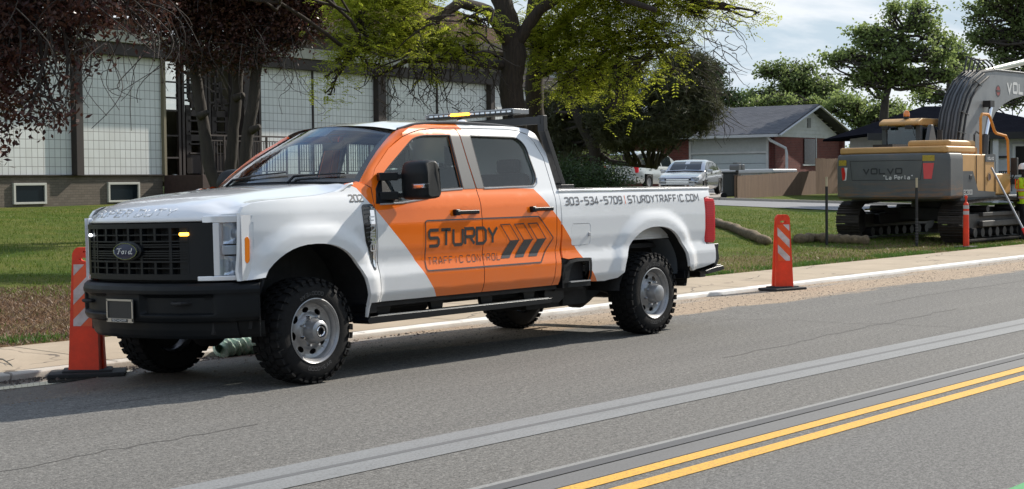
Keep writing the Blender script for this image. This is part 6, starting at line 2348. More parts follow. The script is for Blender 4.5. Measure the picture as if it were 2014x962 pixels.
# ------------------------------------------------------------------ parked cars
def make_car(name, label, kind, loc, heading, paint, group=None):
    """heading: direction of the nose (radians). local +x = nose"""
    T = thing(name, label, 'car', loc, heading, group)
    if kind == 'sedan':
        L, W = 4.8, 1.84
        low = [(-2.38, .55, .93), (-2.30, .35, 1.02), (-1.9, .28, 1.07), (-1.3, .24, 1.06), (0, .22, 1.00), (.9, .24, .98), (1.5, .26, .90), (2.0, .28, .80), (2.30, .32, .68), (2.40, .42, .58)]
        gh = [(-1.85, 1.03, 1.04), (-1.25, 1.03, 1.33), (-.75, 1.0, 1.43), (-.1, .98, 1.46), (.35, .97, 1.42), (.75, .96, 1.25), (1.15, .95, .99)]
        wb = (-1.40, 1.38); wr = .33
    else:
        L, W = 5.0, 1.98
        low = [(-2.48, .45, 1.02), (-2.42, .33, 1.10), (-1.9, .28, 1.12), (-1.2, .26, 1.10), (0, .25, 1.06), (1.0, .27, 1.04), (1.6, .28, .97), (2.1, .30, .86), (2.42, .36, .74), (2.52, .48, .62)]
        gh = [(-2.44, 1.06, 1.08), (-2.20, 1.06, 1.66), (-1.8, 1.05, 1.74), (-.6, 1.04, 1.77), (.4, 1.02, 1.72), (.95, 1.0, 1.48), (1.75, .96, 1.00)]
        wb = (-1.45, 1.58); wr = .34
    hw = W / 2
    b = MB()
    def sec(x, z0, z1):
        f = 1 - .16 * max(0, (abs(x) - L * .36) / (L * .14)) ** 2
        w = hw * f
        return [(x, -w * .90, z0), (x, -w * .99, z0 + .12), (x, -w, (z0 + z1) / 2 + .02), (x, -w * .97, z1 - .10), (x, -w * .90, z1), (x, 0, z1 + .03),
                (x, w * .90, z1), (x, w * .97, z1 - .10), (x, w, (z0 + z1) / 2 + .02), (x, w * .99, z0 + .12), (x, w * .90, z0)]
    # denser stations by interpolation
    xs = np.linspace(low[0][0], low[-1][0], 34)
    lx = [p[0] for p in low]
    S_ = [sec(float(x), float(np.interp(x, lx, [p[1] for p in low])), float(np.interp(x, lx, [p[2] for p in low]))) for x in xs]
    n = len(S_[0]); vs = [p for s_ in S_ for p in s_]; fs = []
    for i in range(len(S_) - 1):
        xm = float((xs[i] + xs[i + 1]) / 2)
        for j in range(n - 1):
            if any(abs(xm - w0) < wr + .05 for w0 in wb) and j in (0, 1, n - 3, n - 2): continue
            fs.append((i * n + j, i * n + j + 1, (i + 1) * n + j + 1, (i + 1) * n + j))
    fs += [tuple(range(n)), tuple((len(S_) - 1) * n + k for k in range(n))]
    b.add(vs, fs, paint)
    gx = [p[0] for p in gh]
    def gsec(x):
        zt = float(np.interp(x, gx, [p[2] for p in gh])); zb_ = float(np.interp(x, gx, [p[1] for p in gh]))
        t = (zt - zb_)
        w0 = hw * .93; w1 = hw * (.93 - .30 * t)
        return [(x, -w0, zb_), (x, -w1, max(zt - .05, zb_)), (x, -w1 * .85, zt), (x, 0, zt + .02), (x, w1 * .85, zt), (x, w1, max(zt - .05, zb_)), (x, w0, zb_)]
    xs2 = np.linspace(gx[0], gx[-1], 22); G_ = [gsec(float(x)) for x in xs2]
    m_ = len(G_[0]); vs = [p for s_ in G_ for p in s_]
    fs = [(i * m_ + j, i * m_ + j + 1, (i + 1) * m_ + j + 1, (i + 1) * m_ + j) for i in range(len(G_) - 1) for j in range(m_ - 1)]
    b.add(vs, fs, paint)
    b.obj('body', parent=T, ang=40)
    gl = mat('dark_car_glass', (.015, .02, .022), .04, spec=.7)
    # side windows
    def sidewin(x0, x1, nm='side_window'):
        for sd in (-1, 1):
            w = MB()
            P = []
            k = 6
            for i in range(k + 1):
                x = x0 + (x1 - x0) * i / k
                g_ = gsec(x); lo = Vector(g_[0]); hi = Vector(g_[1])
                P.append((lo.lerp(hi, .06), lo.lerp(hi, .92)))
            vs_ = []
            for a_, c_ in P:
                vs_ += [(a_.x, sd * (abs(a_.y) + .008), a_.z), (c_.x, sd * (abs(c_.y) + .008), c_.z)]
            w.add(vs_, [(2 * i, 2 * i + 1, 2 * i + 3, 2 * i + 2) for i in range(k)])
            w.obj(nm, gl, T, fixn=True)
    if kind == 'sedan': sidewin(-1.35, -.62); sidewin(-.54, .18); sidewin(.26, .95)
    else: sidewin(-2.2, -1.25); sidewin(-1.17, -.25); sidewin(-.15, .80)
    def endwin(xa, xb, nm):
        w = MB()
        A, B = gsec(xa), gsec(xb)
        s_ = .012 if xb > xa else .012
        def P(g_, t, f):
            w1 = abs(g_[2][1]) * f; return (g_[3][0], (t * 2 - 1) * w1, g_[2][2] + (g_[3][2] - g_[2][2]) * (1 - abs(t * 2 - 1)))
        d = 1 if xa > 0 else -1
        w.grid(lambda u, v: (lambda g_: (g_[3][0] + d * .012, (v * 2 - 1) * (abs(g_[2][1]) * .94), g_[2][2] + .012))(gsec(xa + (xb - xa) * u)), 8, 7)
        w.obj(nm, gl, T, ang=180)
    if kind == 'sedan': endwin(1.08, .48, 'windscreen'); endwin(-1.78, -1.28, 'rear_window')
    else: endwin(1.62, .62, 'windscreen')
    if kind != 'sedan':
        w = MB(); w.box((-2.36, 0, 1.40), (.06, 1.50, .40), rot=Matrix.Rotation(-.34 * -1, 3, 'Y')); w.obj('rear_window', gl, T, bevel=.02)
    for x in wb:
        for sd in (-1, 1):
            we = bpy.data.objects.new('wheel', None); link(we, T); we.location = (x, sd * (hw - .10), wr)
            t = MB(); t.lathe([(.20, .10), (.30, .11), (wr, .08), (wr, -.08), (.30, -.11), (.20, -.10)], n=24); t.obj('tyre', MATS['tyre_rubber'], we)
            t = MB(); t.lathe([(.22, sd * .07), (.19, sd * .085), (.06, sd * .06), (.001, sd * .07)], n=10); t.obj('rim', STEEL, we)
            a = MB(); a.lathe([(.05, sd * .02), (wr + .06, sd * .03)], n=24, c=(x, sd * (hw - .16), wr + .02)); a.obj('wheel_well', GAP, T)
    if kind == 'sedan':
        g = MB(); 
        for k in range(3): g.box((2.40, 0, .50 + k * .065), (.05, .95, .035))
        g.obj('grille', CHROME, T, bevel=.005)
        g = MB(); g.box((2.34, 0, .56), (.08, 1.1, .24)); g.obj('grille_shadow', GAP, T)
        for sd in (-1, 1):
            g = MB(); g.box((2.22, sd * .68, .66), (.22, .30, .15), rot=Matrix.Rotation(sd * -.45, 3, 'Z')); g.obj('headlamp', mat('car_lamp_glass', (.35, .38, .42), .1, coat=1), T, bevel=.03)
            g = MB(); g.box((.85, sd * (hw + .08), .98), (.12, .20, .13)); g.obj('wing_mirror', paint, T, bevel=.03)
    else:
        for sd in (-1, 1):
            g = MB(); g.box((-2.40, sd * (hw * .84), .93), (.14, .26, .32)); g.obj('tail_lamp', MATS['tail_lamp_red'], T, bevel=.03)
        g = MB(); g.box((-2.50, 0, .88), (.03, .36, .16)); g.obj('licence_plate', mat('plate_pale', (.5, .52, .55), .5), T)
        g = MB(); g.box((-2.50, 0, .50), (.10, 1.7, .18)); g.obj('bumper', paint, T, bevel=.05)
        g = MB(); g.box((-2.50, 0, .99), (.02, .9, .03)); g.obj('tailgate_trim', BLKS, T)
    for x in ((-.58, .22) if kind == 'sedan' else (-1.2, -.2)):
        for sd in (-1, 1):
            h = MB(); h.box((x + .12 if False else x - .12, sd * (hw * .985), .90), (.16, .03, .03)); h.obj('door_handle', BLKS, T)
    return T


q = at(1360, 378, 65); q.z = TZ(q.x, q.y) + .06
vd = Vector((ray(1352, 350).x, ray(1352, 350).y, 0)); va = math.atan2(vd.y, vd.x)
make_car('parked_sedan', 'silver sedan parked nose out on the driveway', 'sedan', q, va + PI - .24, mat('silver_car_paint', (.42, .43, .45), .25, metal=.5, coat=1.0))
q = at(1272, 372, 72); q.z = TZ(q.x, q.y) + .06
make_car('parked_minivan', 'pale green-grey minivan with red tail lamps parked beyond the silver sedan', 'van', q, va - .50, mat('champagne_car_paint', (.50, .53, .52), .28, metal=.3, coat=1.0))

# folded camper trailer behind the bin
q = at(1478, 372, 70); q.z = TZ(q.x, q.y)
T = thing('camper_trailer', 'white folded camper trailer with a flat lid behind the cedar fence', 'trailer', q, va + .95 + PI)
s = MB(); s.box((0, 0, .62), (3.3, 1.9, .60)); s.obj('body', mat('camper_side', (.33, .35, .34), .5, var=.1), T, bevel=.06)
s = MB(); s.box((0, 0, 1.0), (3.6, 2.05, .20)); s.obj('lid', mat('camper_lid', (.50, .51, .50), .5, var=.06), T, bevel=.07)
for sd in (-1, 1):
    s = MB(); s.lathe([(.001, -.1), (.33, -.1), (.33, .1), (.001, .1)], c=(0, sd * .95, .34), n=20); s.obj('wheel', MATS['tyre_rubber'], T)
s = MB(); s.beam((-2.2, 0, .5), (-3.3, 0, .5), .12, .1); s.cyl((-3.1, 0, .5), (-3.1, 0, .0), .04, 8); s.obj('drawbar', GAP, T)

# ------------------------------------------------------------------ tracked excavator
def make_excavator():
    cx, cy, S = 25.75, 6.40, .94
    g = TZ(cx, cy)
    T = thing('tracked_excavator', 'large yellow and grey tracked excavator with scraped counterweight facing the street', 'excavator', (cx, cy, g))
    T.scale = (S, S, S)
    YL = mat('digger_yellow', (.60, .34, .12), .5, col2=(.48, .27, .095), vscale=2.5, bump=.05)
    GY = mat('digger_grey', (.075, .082, .088), .5, col2=(.055, .06, .065), vscale=3, bump=.06)
    TRK = mat('track_steel', (.055, .045, .038), .6, col2=(.025, .022, .020), vscale=10, metal=.3, bump=.3, bscale=40)
    DK = mat('digger_dark', (.018, .018, .019), .6, var=.3, vscale=8)

    def cwm():
        m = bpy.data.materials.new('scraped_counterweight'); n, l, b = nodes_of(m)
        tc = n.new('ShaderNodeTexCoord'); s = tc.outputs['Object']
        sp = n.new('ShaderNodeSeparateXYZ'); l.new(s, sp.inputs[0])
        sc = noise(n, l, s, 3.5, 7, .75, (1, .35, 5)); k = noise(n, l, s, 1.2, 4, .6)
        zz = mrange(n, l, sp.outputs['Z'], 1.62, 1.02)
        f = mth(n, l, 'MULTIPLY', mrange(n, l, sc, .47, .60), mth(n, l, 'MAXIMUM', mrange(n, l, zz, .25, .85), mrange(n, l, k, .62, .75, 0, .35)))
        c = mixc(n, l, mrange(n, l, k, .3, .7), (.080, .086, .088), (.115, .118, .114))
        c = mixc(n, l, f, c, (.20, .115, .065))
        l.new(c, b.inputs['Base Color']); _set(b, 'Roughness', .55)
        bumpn(n, l, b, sc, .25, .01)
        return m
    # counterweight, curved in plan
    cw = MB()
    outl = []
    for k in range(21):
        t = -1 + 2 * k / 20
        outl.append((-2.95 + .28 * abs(t) ** 3.2, t * 1.42))
    outl = [(-1.95, -1.42)] + outl + [(-1.95, 1.42)]
    zs = [(1.00, .96), (1.06, 1.0), (1.3, 1.0), (1.9, 1.0), (2.02, .99), (2.06, .97)]
    vs = []
    for z, s_ in zs: vs += [((x + 1.95) * s_ - 1.95, y * s_, z) for x, y in outl]
    n = len(outl)
    fs = [(i * n + j, i * n + (j + 1) % n, (i + 1) * n + (j + 1) % n, (i + 1) * n + j) for i in range(len(zs) - 1) for j in range(n)]
    fs += [tuple(range(n)), tuple((len(zs) - 1) * n + j for j in range(n))]
    cw.add(vs, fs)
    co = cw.obj('counterweight', cwm(), T, bevel=.03, seg=3, ang=30)
    def rear(y, z, d=.006):
        t = max(-1, min(1, y / 1.42)); return (-2.95 + .28 * abs(t) ** 3.2 - d, y, z)
    g_ = MB()
    ribbon(g_, [(.98, 1.90), (-.86, 1.90), (-.80, 1.45), (.92, 1.45), (.98, 1.90)], .010, lambda a, c: rear(a, c, .005), .2, DK)
    g_.obj('panel_groove', parent=co)
    tx = MB()
    u = .60
    for ch in 'VOLVO':
        for path in GL[ch]: ribbon(tx, [(u - p[0] * .145, 1.60 + p[1] * .115) for p in path], .034, rear, .1, mat('faded_black_letters', (.028, .03, .033), .6))
        u -= .205
    tx.obj('maker_lettering', parent=co)
    tx = MB(); u = .10
    wl = mat('white_letters', (.7, .7, .68), .5)
    low = {'"': [[(.3, 1.1), (.3, .8)], [(.7, 1.1), (.7, .8)]], 'a': [[(.1, .6), (.8, .6), (.9, .5), (.9, 0), (.1, 0), (0, .15), (.1, .33), (.9, .33)]],
           'e': [[(0, .33), (.9, .33), (.9, .5), (.75, .62), (.15, .62), (0, .48), (0, .12), (.15, 0), (.85, 0)]], 'r': [[(.1, 0), (.1, .62)], [(.1, .45), (.4, .62), (.8, .6)]],
           'l': [[(.3, 1.0), (.3, .1), (.5, 0)]], 'L': GL['L'], 'P': GL['P']}
    for ch in '"La Perla"':
        for path in low.get(ch, []): ribbon(tx, [(u - p[0] * .055, 1.47 + p[1] * .085) for p in path], .016, rear, .1, wl)
        u -= .078 if ch != ' ' else .06
    tx.obj('name_lettering', parent=co)
    st = MB()
    yw = mat('warning_label_yellow', (.55, .40, .03), .5, col2=(.25, .19, .03), vscale=30)
    for y0, z0 in ((1.22, 1.80), (-.98, 1.88)):
        st.add([rear(y0 + .13, z0, .007), rear(y0 - .13, z0, .007), rear(y0 - .13, z0 + .13, .007), rear(y0 + .13, z0 + .13, .007)], [(0, 1, 2, 3)], yw)
    rd, wh = mat('reflector_red', (.62, .02, .02), .3, coat=.5), mat('reflector_white', (.75, .75, .75), .4)
    st.add([rear(1.26, 1.75), rear(1.06, 1.75), rear(1.10, 1.45), rear(1.22, 1.45)], [(0, 1, 2, 3)], wh)
    st.add([rear(1.26, 1.75, .009), rear(1.16, 1.75, .009), rear(1.12, 1.60, .009), rear(1.14, 1.47, .009), rear(1.22, 1.45, .009)], [(0, 1, 2, 3, 4)], rd)
    st.add([rear(-.86, 1.83), rear(-1.10, 1.83), rear(-1.05, 1.47), rear(-.88, 1.47)], [(0, 1, 2, 3)], rd)
    st.obj('label_plate', parent=co)
    # engine deck
    dk = MB(); dk.prism(roundpoly([(-2.72, -1.35), (-2.72, 1.35), (-1.0, 1.35), (-1.0, -1.35)], .12), 2.06, 2.22, 'xy')
    dk.obj('engine_cover', YL, T, bevel=.05, seg=3)
    dk = MB(); dk.prism(roundpoly([(-2.45, -1.30), (-2.45, -.25), (-.9, -.25), (-.9, -1.30)], .12), 2.20, 2.36, 'xy'); dk.obj('engine_hood', YL, T, bevel=.06, seg=3)
    dk = MB(); dk.box((-2.0, .35, 2.25), (.9, .5, .08)); dk.obj('rear_grille', DK, T)
    dk = MB(); dk.cyl((-1.5, -.65, 2.3), (-1.5, -.65, 2.62), .06, 12); dk.obj('exhaust_pipe', DK, T)
    # house sides
    sd = MB()
    sd.box((-.97, -.72, 1.55), (1.92, 1.32, .98)); sd.box((.6, -.45, 1.45), (1.3, .75, .75)); so = sd.obj('side_body', YL, T, bevel=.04, seg=3)
    sd = MB(); sd.prism([(-1.93, 1.03), (-1.93, 1.64), (-1.35, 1.64), (-1.05, 1.18), (-.02, 1.14), (-.02, 1.03)], -1.40, -1.385, 'xz'); sd.obj('grey_side_panel', GY, T)
    sd = MB(); sd.box((-.55, 0, 1.00), (2.9, 2.76, .12)); sd.box((1.6, -.85, 1.00), (1.5, 1.0, .10)); sd.obj('deck_frame', GY, T, bevel=.02)
    for x in (-1.93, -1.12, -.62, .0):
        s_ = MB(); s_.box((x, -1.388, 1.55), (.012, .012, .93)); s_.obj('panel_gap', DK, so)
    s_ = MB(); s_.box((-1.48, -1.405, 1.50), (.14, .02, .10)); s_.obj('latch', DK, T, bevel=.01)
    s_ = MB(); s_.box((-.30, -1.39, 1.95), (.60, .012, .18)); s_.obj('badge_plate', GY, T)
    tx = MB(); u = -.50
    for ch in 'VOLVO':
        for path in GL[ch]: ribbon(tx, [(u + p[0] * .055, 1.91 + p[1] * .06) for p in path], .015, lambda a, c: (a, -1.402, c), .1, wl)
        u += .078
    u = -1.90
    for ch in 'EC300D':
        for path in GL[ch]: ribbon(tx, [(u + p[0] * .06, 1.10 + p[1] * .10) for p in path], .014, lambda a, c: (a, -1.412, c), .1, wl)
        u += .085
    tx.obj('model_lettering', parent=T)
    tx = MB(); tx.lathe([(.001, 0), (.10, 0)], c=(-.38, -1.40, 1.50), axis='y', n=20, m=mat('round_decal', (.07, .03, .025), .5)); tx.lathe([(.08, 0), (.092, 0)], c=(-.38, -1.404, 1.50), axis='y', n=20, m=mat('decal_ring', (.5, .35, .2), .5))
    tx.obj('round_decal', parent=T)
    # tool box and steps at the right front
    s_ = MB(); s_.box((.50, -1.05, 1.32), (.95, .68, .52)); s_.obj('tool_box', YL, T, bevel=.05, seg=3)
    s_ = MB(); s_.cyl((-.62, -1.1, 2.03), (-.62, -1.1, 2.20), .09, 12); s_.obj('filler_cap', YL, T, bevel=.01)
    # handrail
    HR = mat('handrail_orange', (.62, .25, .035), .45)
    hr = MB(); y = -1.34
    hr.tube([(x - 1.18, y, z) for x, z in ((.42, 2.0), (.42, 2.90), (.50, 2.99), (.88, 2.99), (.98, 2.92), (1.25, 2.60), (1.36, 2.55), (1.95, 2.50), (2.08, 2.38), (2.12, 1.9), (2.16, 1.30))], .034, 8)
    hr.obj('handrail', HR, T)
    mr = MB(); mr.tube([(.95, y, 1.50), (1.10, y - .05, 1.45), (1.22, y - .1, 1.65), (1.22, y - .1, 1.90)], .02, 6); mr.box((1.08, y - .10, 1.75), (.10, .16, .42)); mr.obj('mirror', DK, T, bevel=.02)
    gr = MB(); gr.tube([(-.80, -1.2, 2.05), (-.80, -1.2, 2.5), (-.68, -1.2, 2.58), (-.45, -1.2, 2.52), (-.42, -1.2, 2.08)], .022, 6); gr.obj('grab_handle', DK, T)
    # cab on the left side
    cab = MB(); cab.prism(roundpoly([(-.25, 1.05), (1.55, 1.05), (1.75, 1.6), (1.55, 2.78), (1.3, 2.92), (-.15, 2.92), (-.28, 2.75)], .08), .42, 1.40, 'xz')
    ca = bpy.data.objects.new('cab', None); link(ca, T)
    fr = MB()
    for x0, z0, x1, z1 in ((-.22, 1.1, -.22, 2.85), (.55, 1.1, .55, 2.85), (1.72, 1.6, 1.50, 2.8)):
        for yy in (.46, 1.36): fr.beam((x0, yy, z0), (x1, yy, z1), .13, .13, up=(0, 1, 0))
    for yy in (.46, 1.36):
        fr.beam((-.25, yy, 2.12), (1.7, yy, 2.05), .08, .10, up=(0, 1, 0))
    fr.box((.70, .91, 1.55), (1.9, .96, 1.0)); fr.obj('cab_frame', GY, ca, bevel=.015)
    rf = MB(); rf.prism(roundpoly([(-.42, 2.79), (-.42, 2.88), (-.20, 2.97), (1.45, 2.97), (1.75, 2.87), (1.75, 2.81)], .05), .38, 1.44, 'xz'); rf.obj('roof', YL, ca, bevel=.05, seg=3)
    gl = MB()
    gl.box((-.24, .91, 2.44), (.02, .84, .62)); gl.box((.16, .45, 2.42), (.66, .02, .58)); gl.box((1.06, .45, 2.40), (.90, .02, .60)); gl.box((.16, 1.37, 2.42), (.66, .02, .58)); gl.box((1.06, 1.37, 2.40), (.90, .02, .60))
    gl.box((1.62, .91, 2.4), (.02, .8, .6))
    gl.obj('window', glass_mat('cab_glass', (.34, .40, .39), ior=1.55), ca)
    ss = MB(); ss.box((.45, .91, 2.25), (.16, .50, .55)); ss.obj('seat', CLOTH, ca, bevel=.04)
    wk = MB()
    for yy in (.60, 1.22): wk.box((-.50, yy, 2.74), (.12, .16, .09))
    wk.obj('work_lamp', DK, ca, bevel=.01)
    be = MB(); be.cyl((-.20, .80, 2.96), (-.20, .80, 3.02), .07, 12, DK); be.lathe([(.075, 3.02), (.078, 3.10), (.05, 3.16), (.001, 3.18)], c=(-.20, .80, 0), axis='z', n=16, m=mat('amber_beacon', (.80, .22, .01), .2, coat=1)); be.obj('beacon', parent=ca)
    sl = MB(); sl.prism([(-.95, 2.30), (-.40, 2.30), (-.62, 2.78), (-.74, 2.78)], -.10, .0, 'xz'); sl.obj('air_intake', GY, T, bevel=.02)
    # ---- boom: curved box section, x forward
    def bp(px, py, yy=0.0):
        d = ray(px, py); t = (cy + yy * S - CP.y) / d.y; P = CP + d * t; return ((P.x - cx) / S, (P.z - g) / S)
    upper = [bp(1858, 305), bp(1862, 262), bp(1868, 222), bp(1878, 188), bp(1893, 160), bp(1912, 143), bp(1940, 139), bp(1980, 143), bp(2014, 147)]
    lower = [bp(1922, 305), bp(1925, 270), bp(1930, 245), bp(1941, 222), bp(1957, 206), bp(1975, 196), bp(1992, 191), bp(2005, 187), bp(2020, 184)]
    dx_ = 1.0
    ex_u = [(8.2, upper[-1][1] - .25), (8.6, upper[-1][1] - .45)]; ex_l = [(8.0, lower[-1][1] + .02), (8.4, lower[-1][1] - .1)]
    upper += ex_u; lower += ex_l
    hwid = .24
    bo = MB(); n = len(upper)
    vs = []
    for (a, b_) in zip(upper, lower):
        vs += [(a[0], -hwid, a[1]), (a[0], hwid, a[1]), (b_[0], hwid, b_[1]), (b_[0], -hwid, b_[1])]
    fs = []
    for i in range(n - 1):
        for j in range(4): fs.append((4 * i + j, 4 * i + (j + 1) % 4, 4 * (i + 1) + (j + 1) % 4, 4 * (i + 1) + j))
    fs += [(0, 1, 2, 3), tuple(4 * (n - 1) + k for k in range(4))]
    bo.add(vs, fs)
    boo = bo.obj('boom', mat('boom_grey', (.26, .27, .275), .45, col2=(.20, .208, .212), vscale=2.5), T, bevel=.02, ang=25)
    ed = MB()
    for P in (upper,):
        for yy in (-hwid, hwid): ed.tube([(a[0], yy, a[1]) for a in P], .028, 6)
    ed.obj('boom_edge', GY, boo)
    # hoses bundled along the back of the boom
    ho = MB()
    for k in range(6):
        yy = -.24 + k * .09
        P = []
        for i in range(0, 7):
            a = upper[i]; b_ = lower[i]; d_ = Vector((a[0] - b_[0], a[1] - b_[1])); d_.normalize()
            P.append((a[0] + d_.x * (.05 + .02 * (k % 2)), yy, a[1] + d_.y * (.05 + .02 * (k % 2))))
        ho.tube(P, .020, 6)
    for k in range(2):
        yy = -.27; P = []
        for i in range(0, 6):
            a = upper[i]; b_ = lower[i]; t = .06 + .11 * k
            P.append((a[0] + (b_[0] - a[0]) * t, yy - .015 * (k % 2), a[1] + (b_[1] - a[1]) * t))
        ho.tube(P, .030, 6)
    # loops at the crest
    a = upper[5]
    for k in range(4):
        yy = -.22 + k * .11
        ho.tube([(a[0] - .25, yy, a[1] + .02), (a[0] - .05, yy, a[1] + .30 + .04 * k), (a[0] + .35, yy, a[1] + .34), (a[0] + .75, yy, a[1] + .22), (a[0] + .9, yy, a[1] + .05)], .022, 6)
    ho.obj('hydraulic_hoses', DK, T)
    cl = MB()
    for i in (1, 2, 4):
        a, b_ = upper[i], lower[i]
        m_ = ((a[0] * .55 + b_[0] * .45), (a[1] * .55 + b_[1] * .45))
        cl.beam((a[0] - .03, -.305, a[1] + .03), (m_[0] * .5 + a[0] * .5, -.305, m_[1] * .5 + a[1] * .5), .015, .03, up=(0, 1, 0))
    cl.obj('hose_clamp', GY, T)
    # arm cylinder along the top, lift cylinder in front
    cy_ = MB(); p0, p1 = bp(1936, 141), bp(2014, 122)
    cy_.cyl((p0[0], 0, p0[1]), (p1[0] + .3, 0, p1[1] + .04), .085, 16); cy_.cyl((p1[0] + .3, 0, p1[1] + .04), (8.6, 0, p1[1] + .3), .10, 16)
    cy_.obj('arm_cylinder', mat('cylinder_pale', (.42, .44, .36), .3, metal=.5), T)
    cy_ = MB(); p0, p1 = bp(1947, 212, -.4), bp(1937, 265, -.4)
    cy_.cyl((p0[0], -.42, p0[1]), (p1[0], -.42, p1[1]), .055, 14, CHROME); p2 = bp(1934, 300, -.4)
    cy_.cyl((p1[0], -.42, p1[1]), (p2[0], -.42, p2[1] - .3), .085, 14, GY)
    cy_.box((p0[0] + .02, -.36, p0[1] + .10), (.26, .20, .16), DK)
    cy_.obj('lift_cylinder', parent=T); cy_ = MB()
    cy_.cyl((p0[0], .42, p0[1]), (p1[0], .42, p1[1]), .055, 14, CHROME); cy_.cyl((p1[0], .42, p1[1]), (p2[0], .42, p2[1] - .3), .085, 14, GY)
    cy_.obj('lift_cylinder', parent=T)
    tx = MB(); q0 = bp(1981, 181, -hwid)
    u = q0[0]
    for ch in 'VOLVO':
        for path in GL[ch]: ribbon(tx, [(u + p[0] * .27, q0[1] + .0 + p[1] * .24) for p in path], .075, lambda a_, c: (a_, -hwid - .006, c), .5, wl)
        u += .40
    tx.obj('boom_lettering', parent=boo)
    q1 = bp(1963, 179, -hwid)
    tx = MB(); tx.lathe([(.001, 0), (.12, 0)], c=(q1[0], -hwid - .005, q1[1]), axis='y', n=24, m=mat('round_red_decal', (.30, .05, .045), .5)); tx.lathe([(.12, 0), (.15, 0)], c=(q1[0], -hwid - .006, q1[1]), axis='y', n=24, m=mat('dark_ring', (.05, .04, .04), .5))
    tx.box((q1[0], -hwid - .009, q1[1]), (.20, .004, .05), mat('dark_ring', (.05, .04, .04), .5)); tx.obj('boom_decal', parent=boo)
    # arm and bucket beyond the frame
    ar = MB(); ar.prism([(8.1, 3.9), (8.9, 4.4), (9.4, 3.6), (9.6, 1.6), (9.2, 1.5), (8.5, 3.0)], -.18, .18, 'xz'); ar.obj('arm', MATS['boom_grey'], T, bevel=.02)
    bk = MB(); bk.prism([(9.5, 1.7), (9.9, 1.0), (9.6, .25), (8.9, .05), (8.4, .5), (8.9, .45), (9.3, .8), (9.1, 1.4)], -.6, .6, 'xz'); bk.obj('bucket', GY, T, bevel=.02)
    # ---- undercarriage
    for sdn in (-1, 1):
        tr = bpy.data.objects.new('track', None); link(tr, T); yc = sdn * 1.295
        RR = .43; xa, xb = -1.95, 1.95; zc = .47
        path = []
        per = 2 * (xb - xa) + 2 * PI * RR; N = 50
        for k in range(N):
            s_ = per * k / N
            if s_ < xb - xa: p = (xa + s_, zc + RR - .04 * math.sin(PI * s_ / (xb - xa)) * -1.5, 0)
            elif s_ < xb - xa + PI * RR:
                a_ = (s_ - (xb - xa)) / RR; p = (xb + math.sin(a_) * RR, zc + math.cos(a_) * RR, a_)
            elif s_ < 2 * (xb - xa) + PI * RR:
                q_ = s_ - (xb - xa) - PI * RR; p = (xb - q_, zc - RR, PI)
            else:
                a_ = (s_ - 2 * (xb - xa) - PI * RR) / RR; p = (xa - math.sin(a_) * RR, zc - math.cos(a_) * RR, PI + a_)
            path.append(p)
        sh = MB()
        for (x, z, a_) in path:
            R = Matrix.Rotation(a_, 3, 'Y')
            sh.box((x, yc, z), (per / N * .93, .60, .035), rot=R)
            for q_ in (-.07, 0.0, .07):
                c = R @ Vector((q_, 0, .03)); sh.box((x + c.x, yc, z + c.z), (.014, .60, .035), rot=R)
        sh.obj('track_shoes', TRK, tr, smooth=False)
        fr = MB(); fr.box((0, yc, .47), (3.5, .30, .34)); fr.box((0, yc + sdn * .12, .62), (2.2, .25, .10))
        fr.box((.2, yc + sdn * .25, .40), (2.9, .10, .14)); fr.obj('track_frame', mat('track_frame_grey', (.06, .058, .055), .6, col2=(.03, .028, .026), vscale=8), tr, bevel=.02)
        for x in (xa, xb):
            w = MB(); w.lathe([(.001, -.14), (.30, -.14), (.36, -.05), (.36, .05), (.30, .14), (.12, .16), (.001, .22)], c=(x, yc, zc), axis='y', n=24); w.obj('sprocket' if x < 0 else 'idler', DK, tr)
        for k in range(8):
            x = xa + .42 + k * (xb - xa - .84) / 7
            w = MB(); w.lathe([(.001, -.24), (.11, -.24), (.11, .24), (.06, .26), (.001, .26)], c=(x, yc, .20), axis='y', n=14); w.obj('roller', DK, tr)
        for x in (-.7, .8):
            w = MB(); w.lathe([(.001, -.2), (.09, -.2), (.09, .22), (.001, .24)], c=(x, yc, .74), axis='y', n=14); w.obj('carrier_roller', DK, tr)
        ye = MB(); ye.box((xa + .3, yc - sdn * .16, .74), (.30, .02, .04)); ye.obj('yellow_mark', mat('bright_yellow_mark', (.6, .58, .04), .5), tr)
    uf = MB(); uf.box((0, 0, .62), (1.8, 2.1, .30)); uf.cyl((0, 0, .7), (0, 0, 1.0), .70, 24); uf.beam((-1.3, -1.1, .5), (0, -.3, .6), .35, .25); uf.beam((-1.3, 1.1, .5), (0, .3, .6), .35, .25); uf.beam((1.3, -1.1, .5), (0, -.3, .6), .35, .25); uf.beam((1.3, 1.1, .5), (0, .3, .6), .35, .25)
    uf.obj('undercarriage', DK, T, bevel=.02)
    return T


make_excavator()

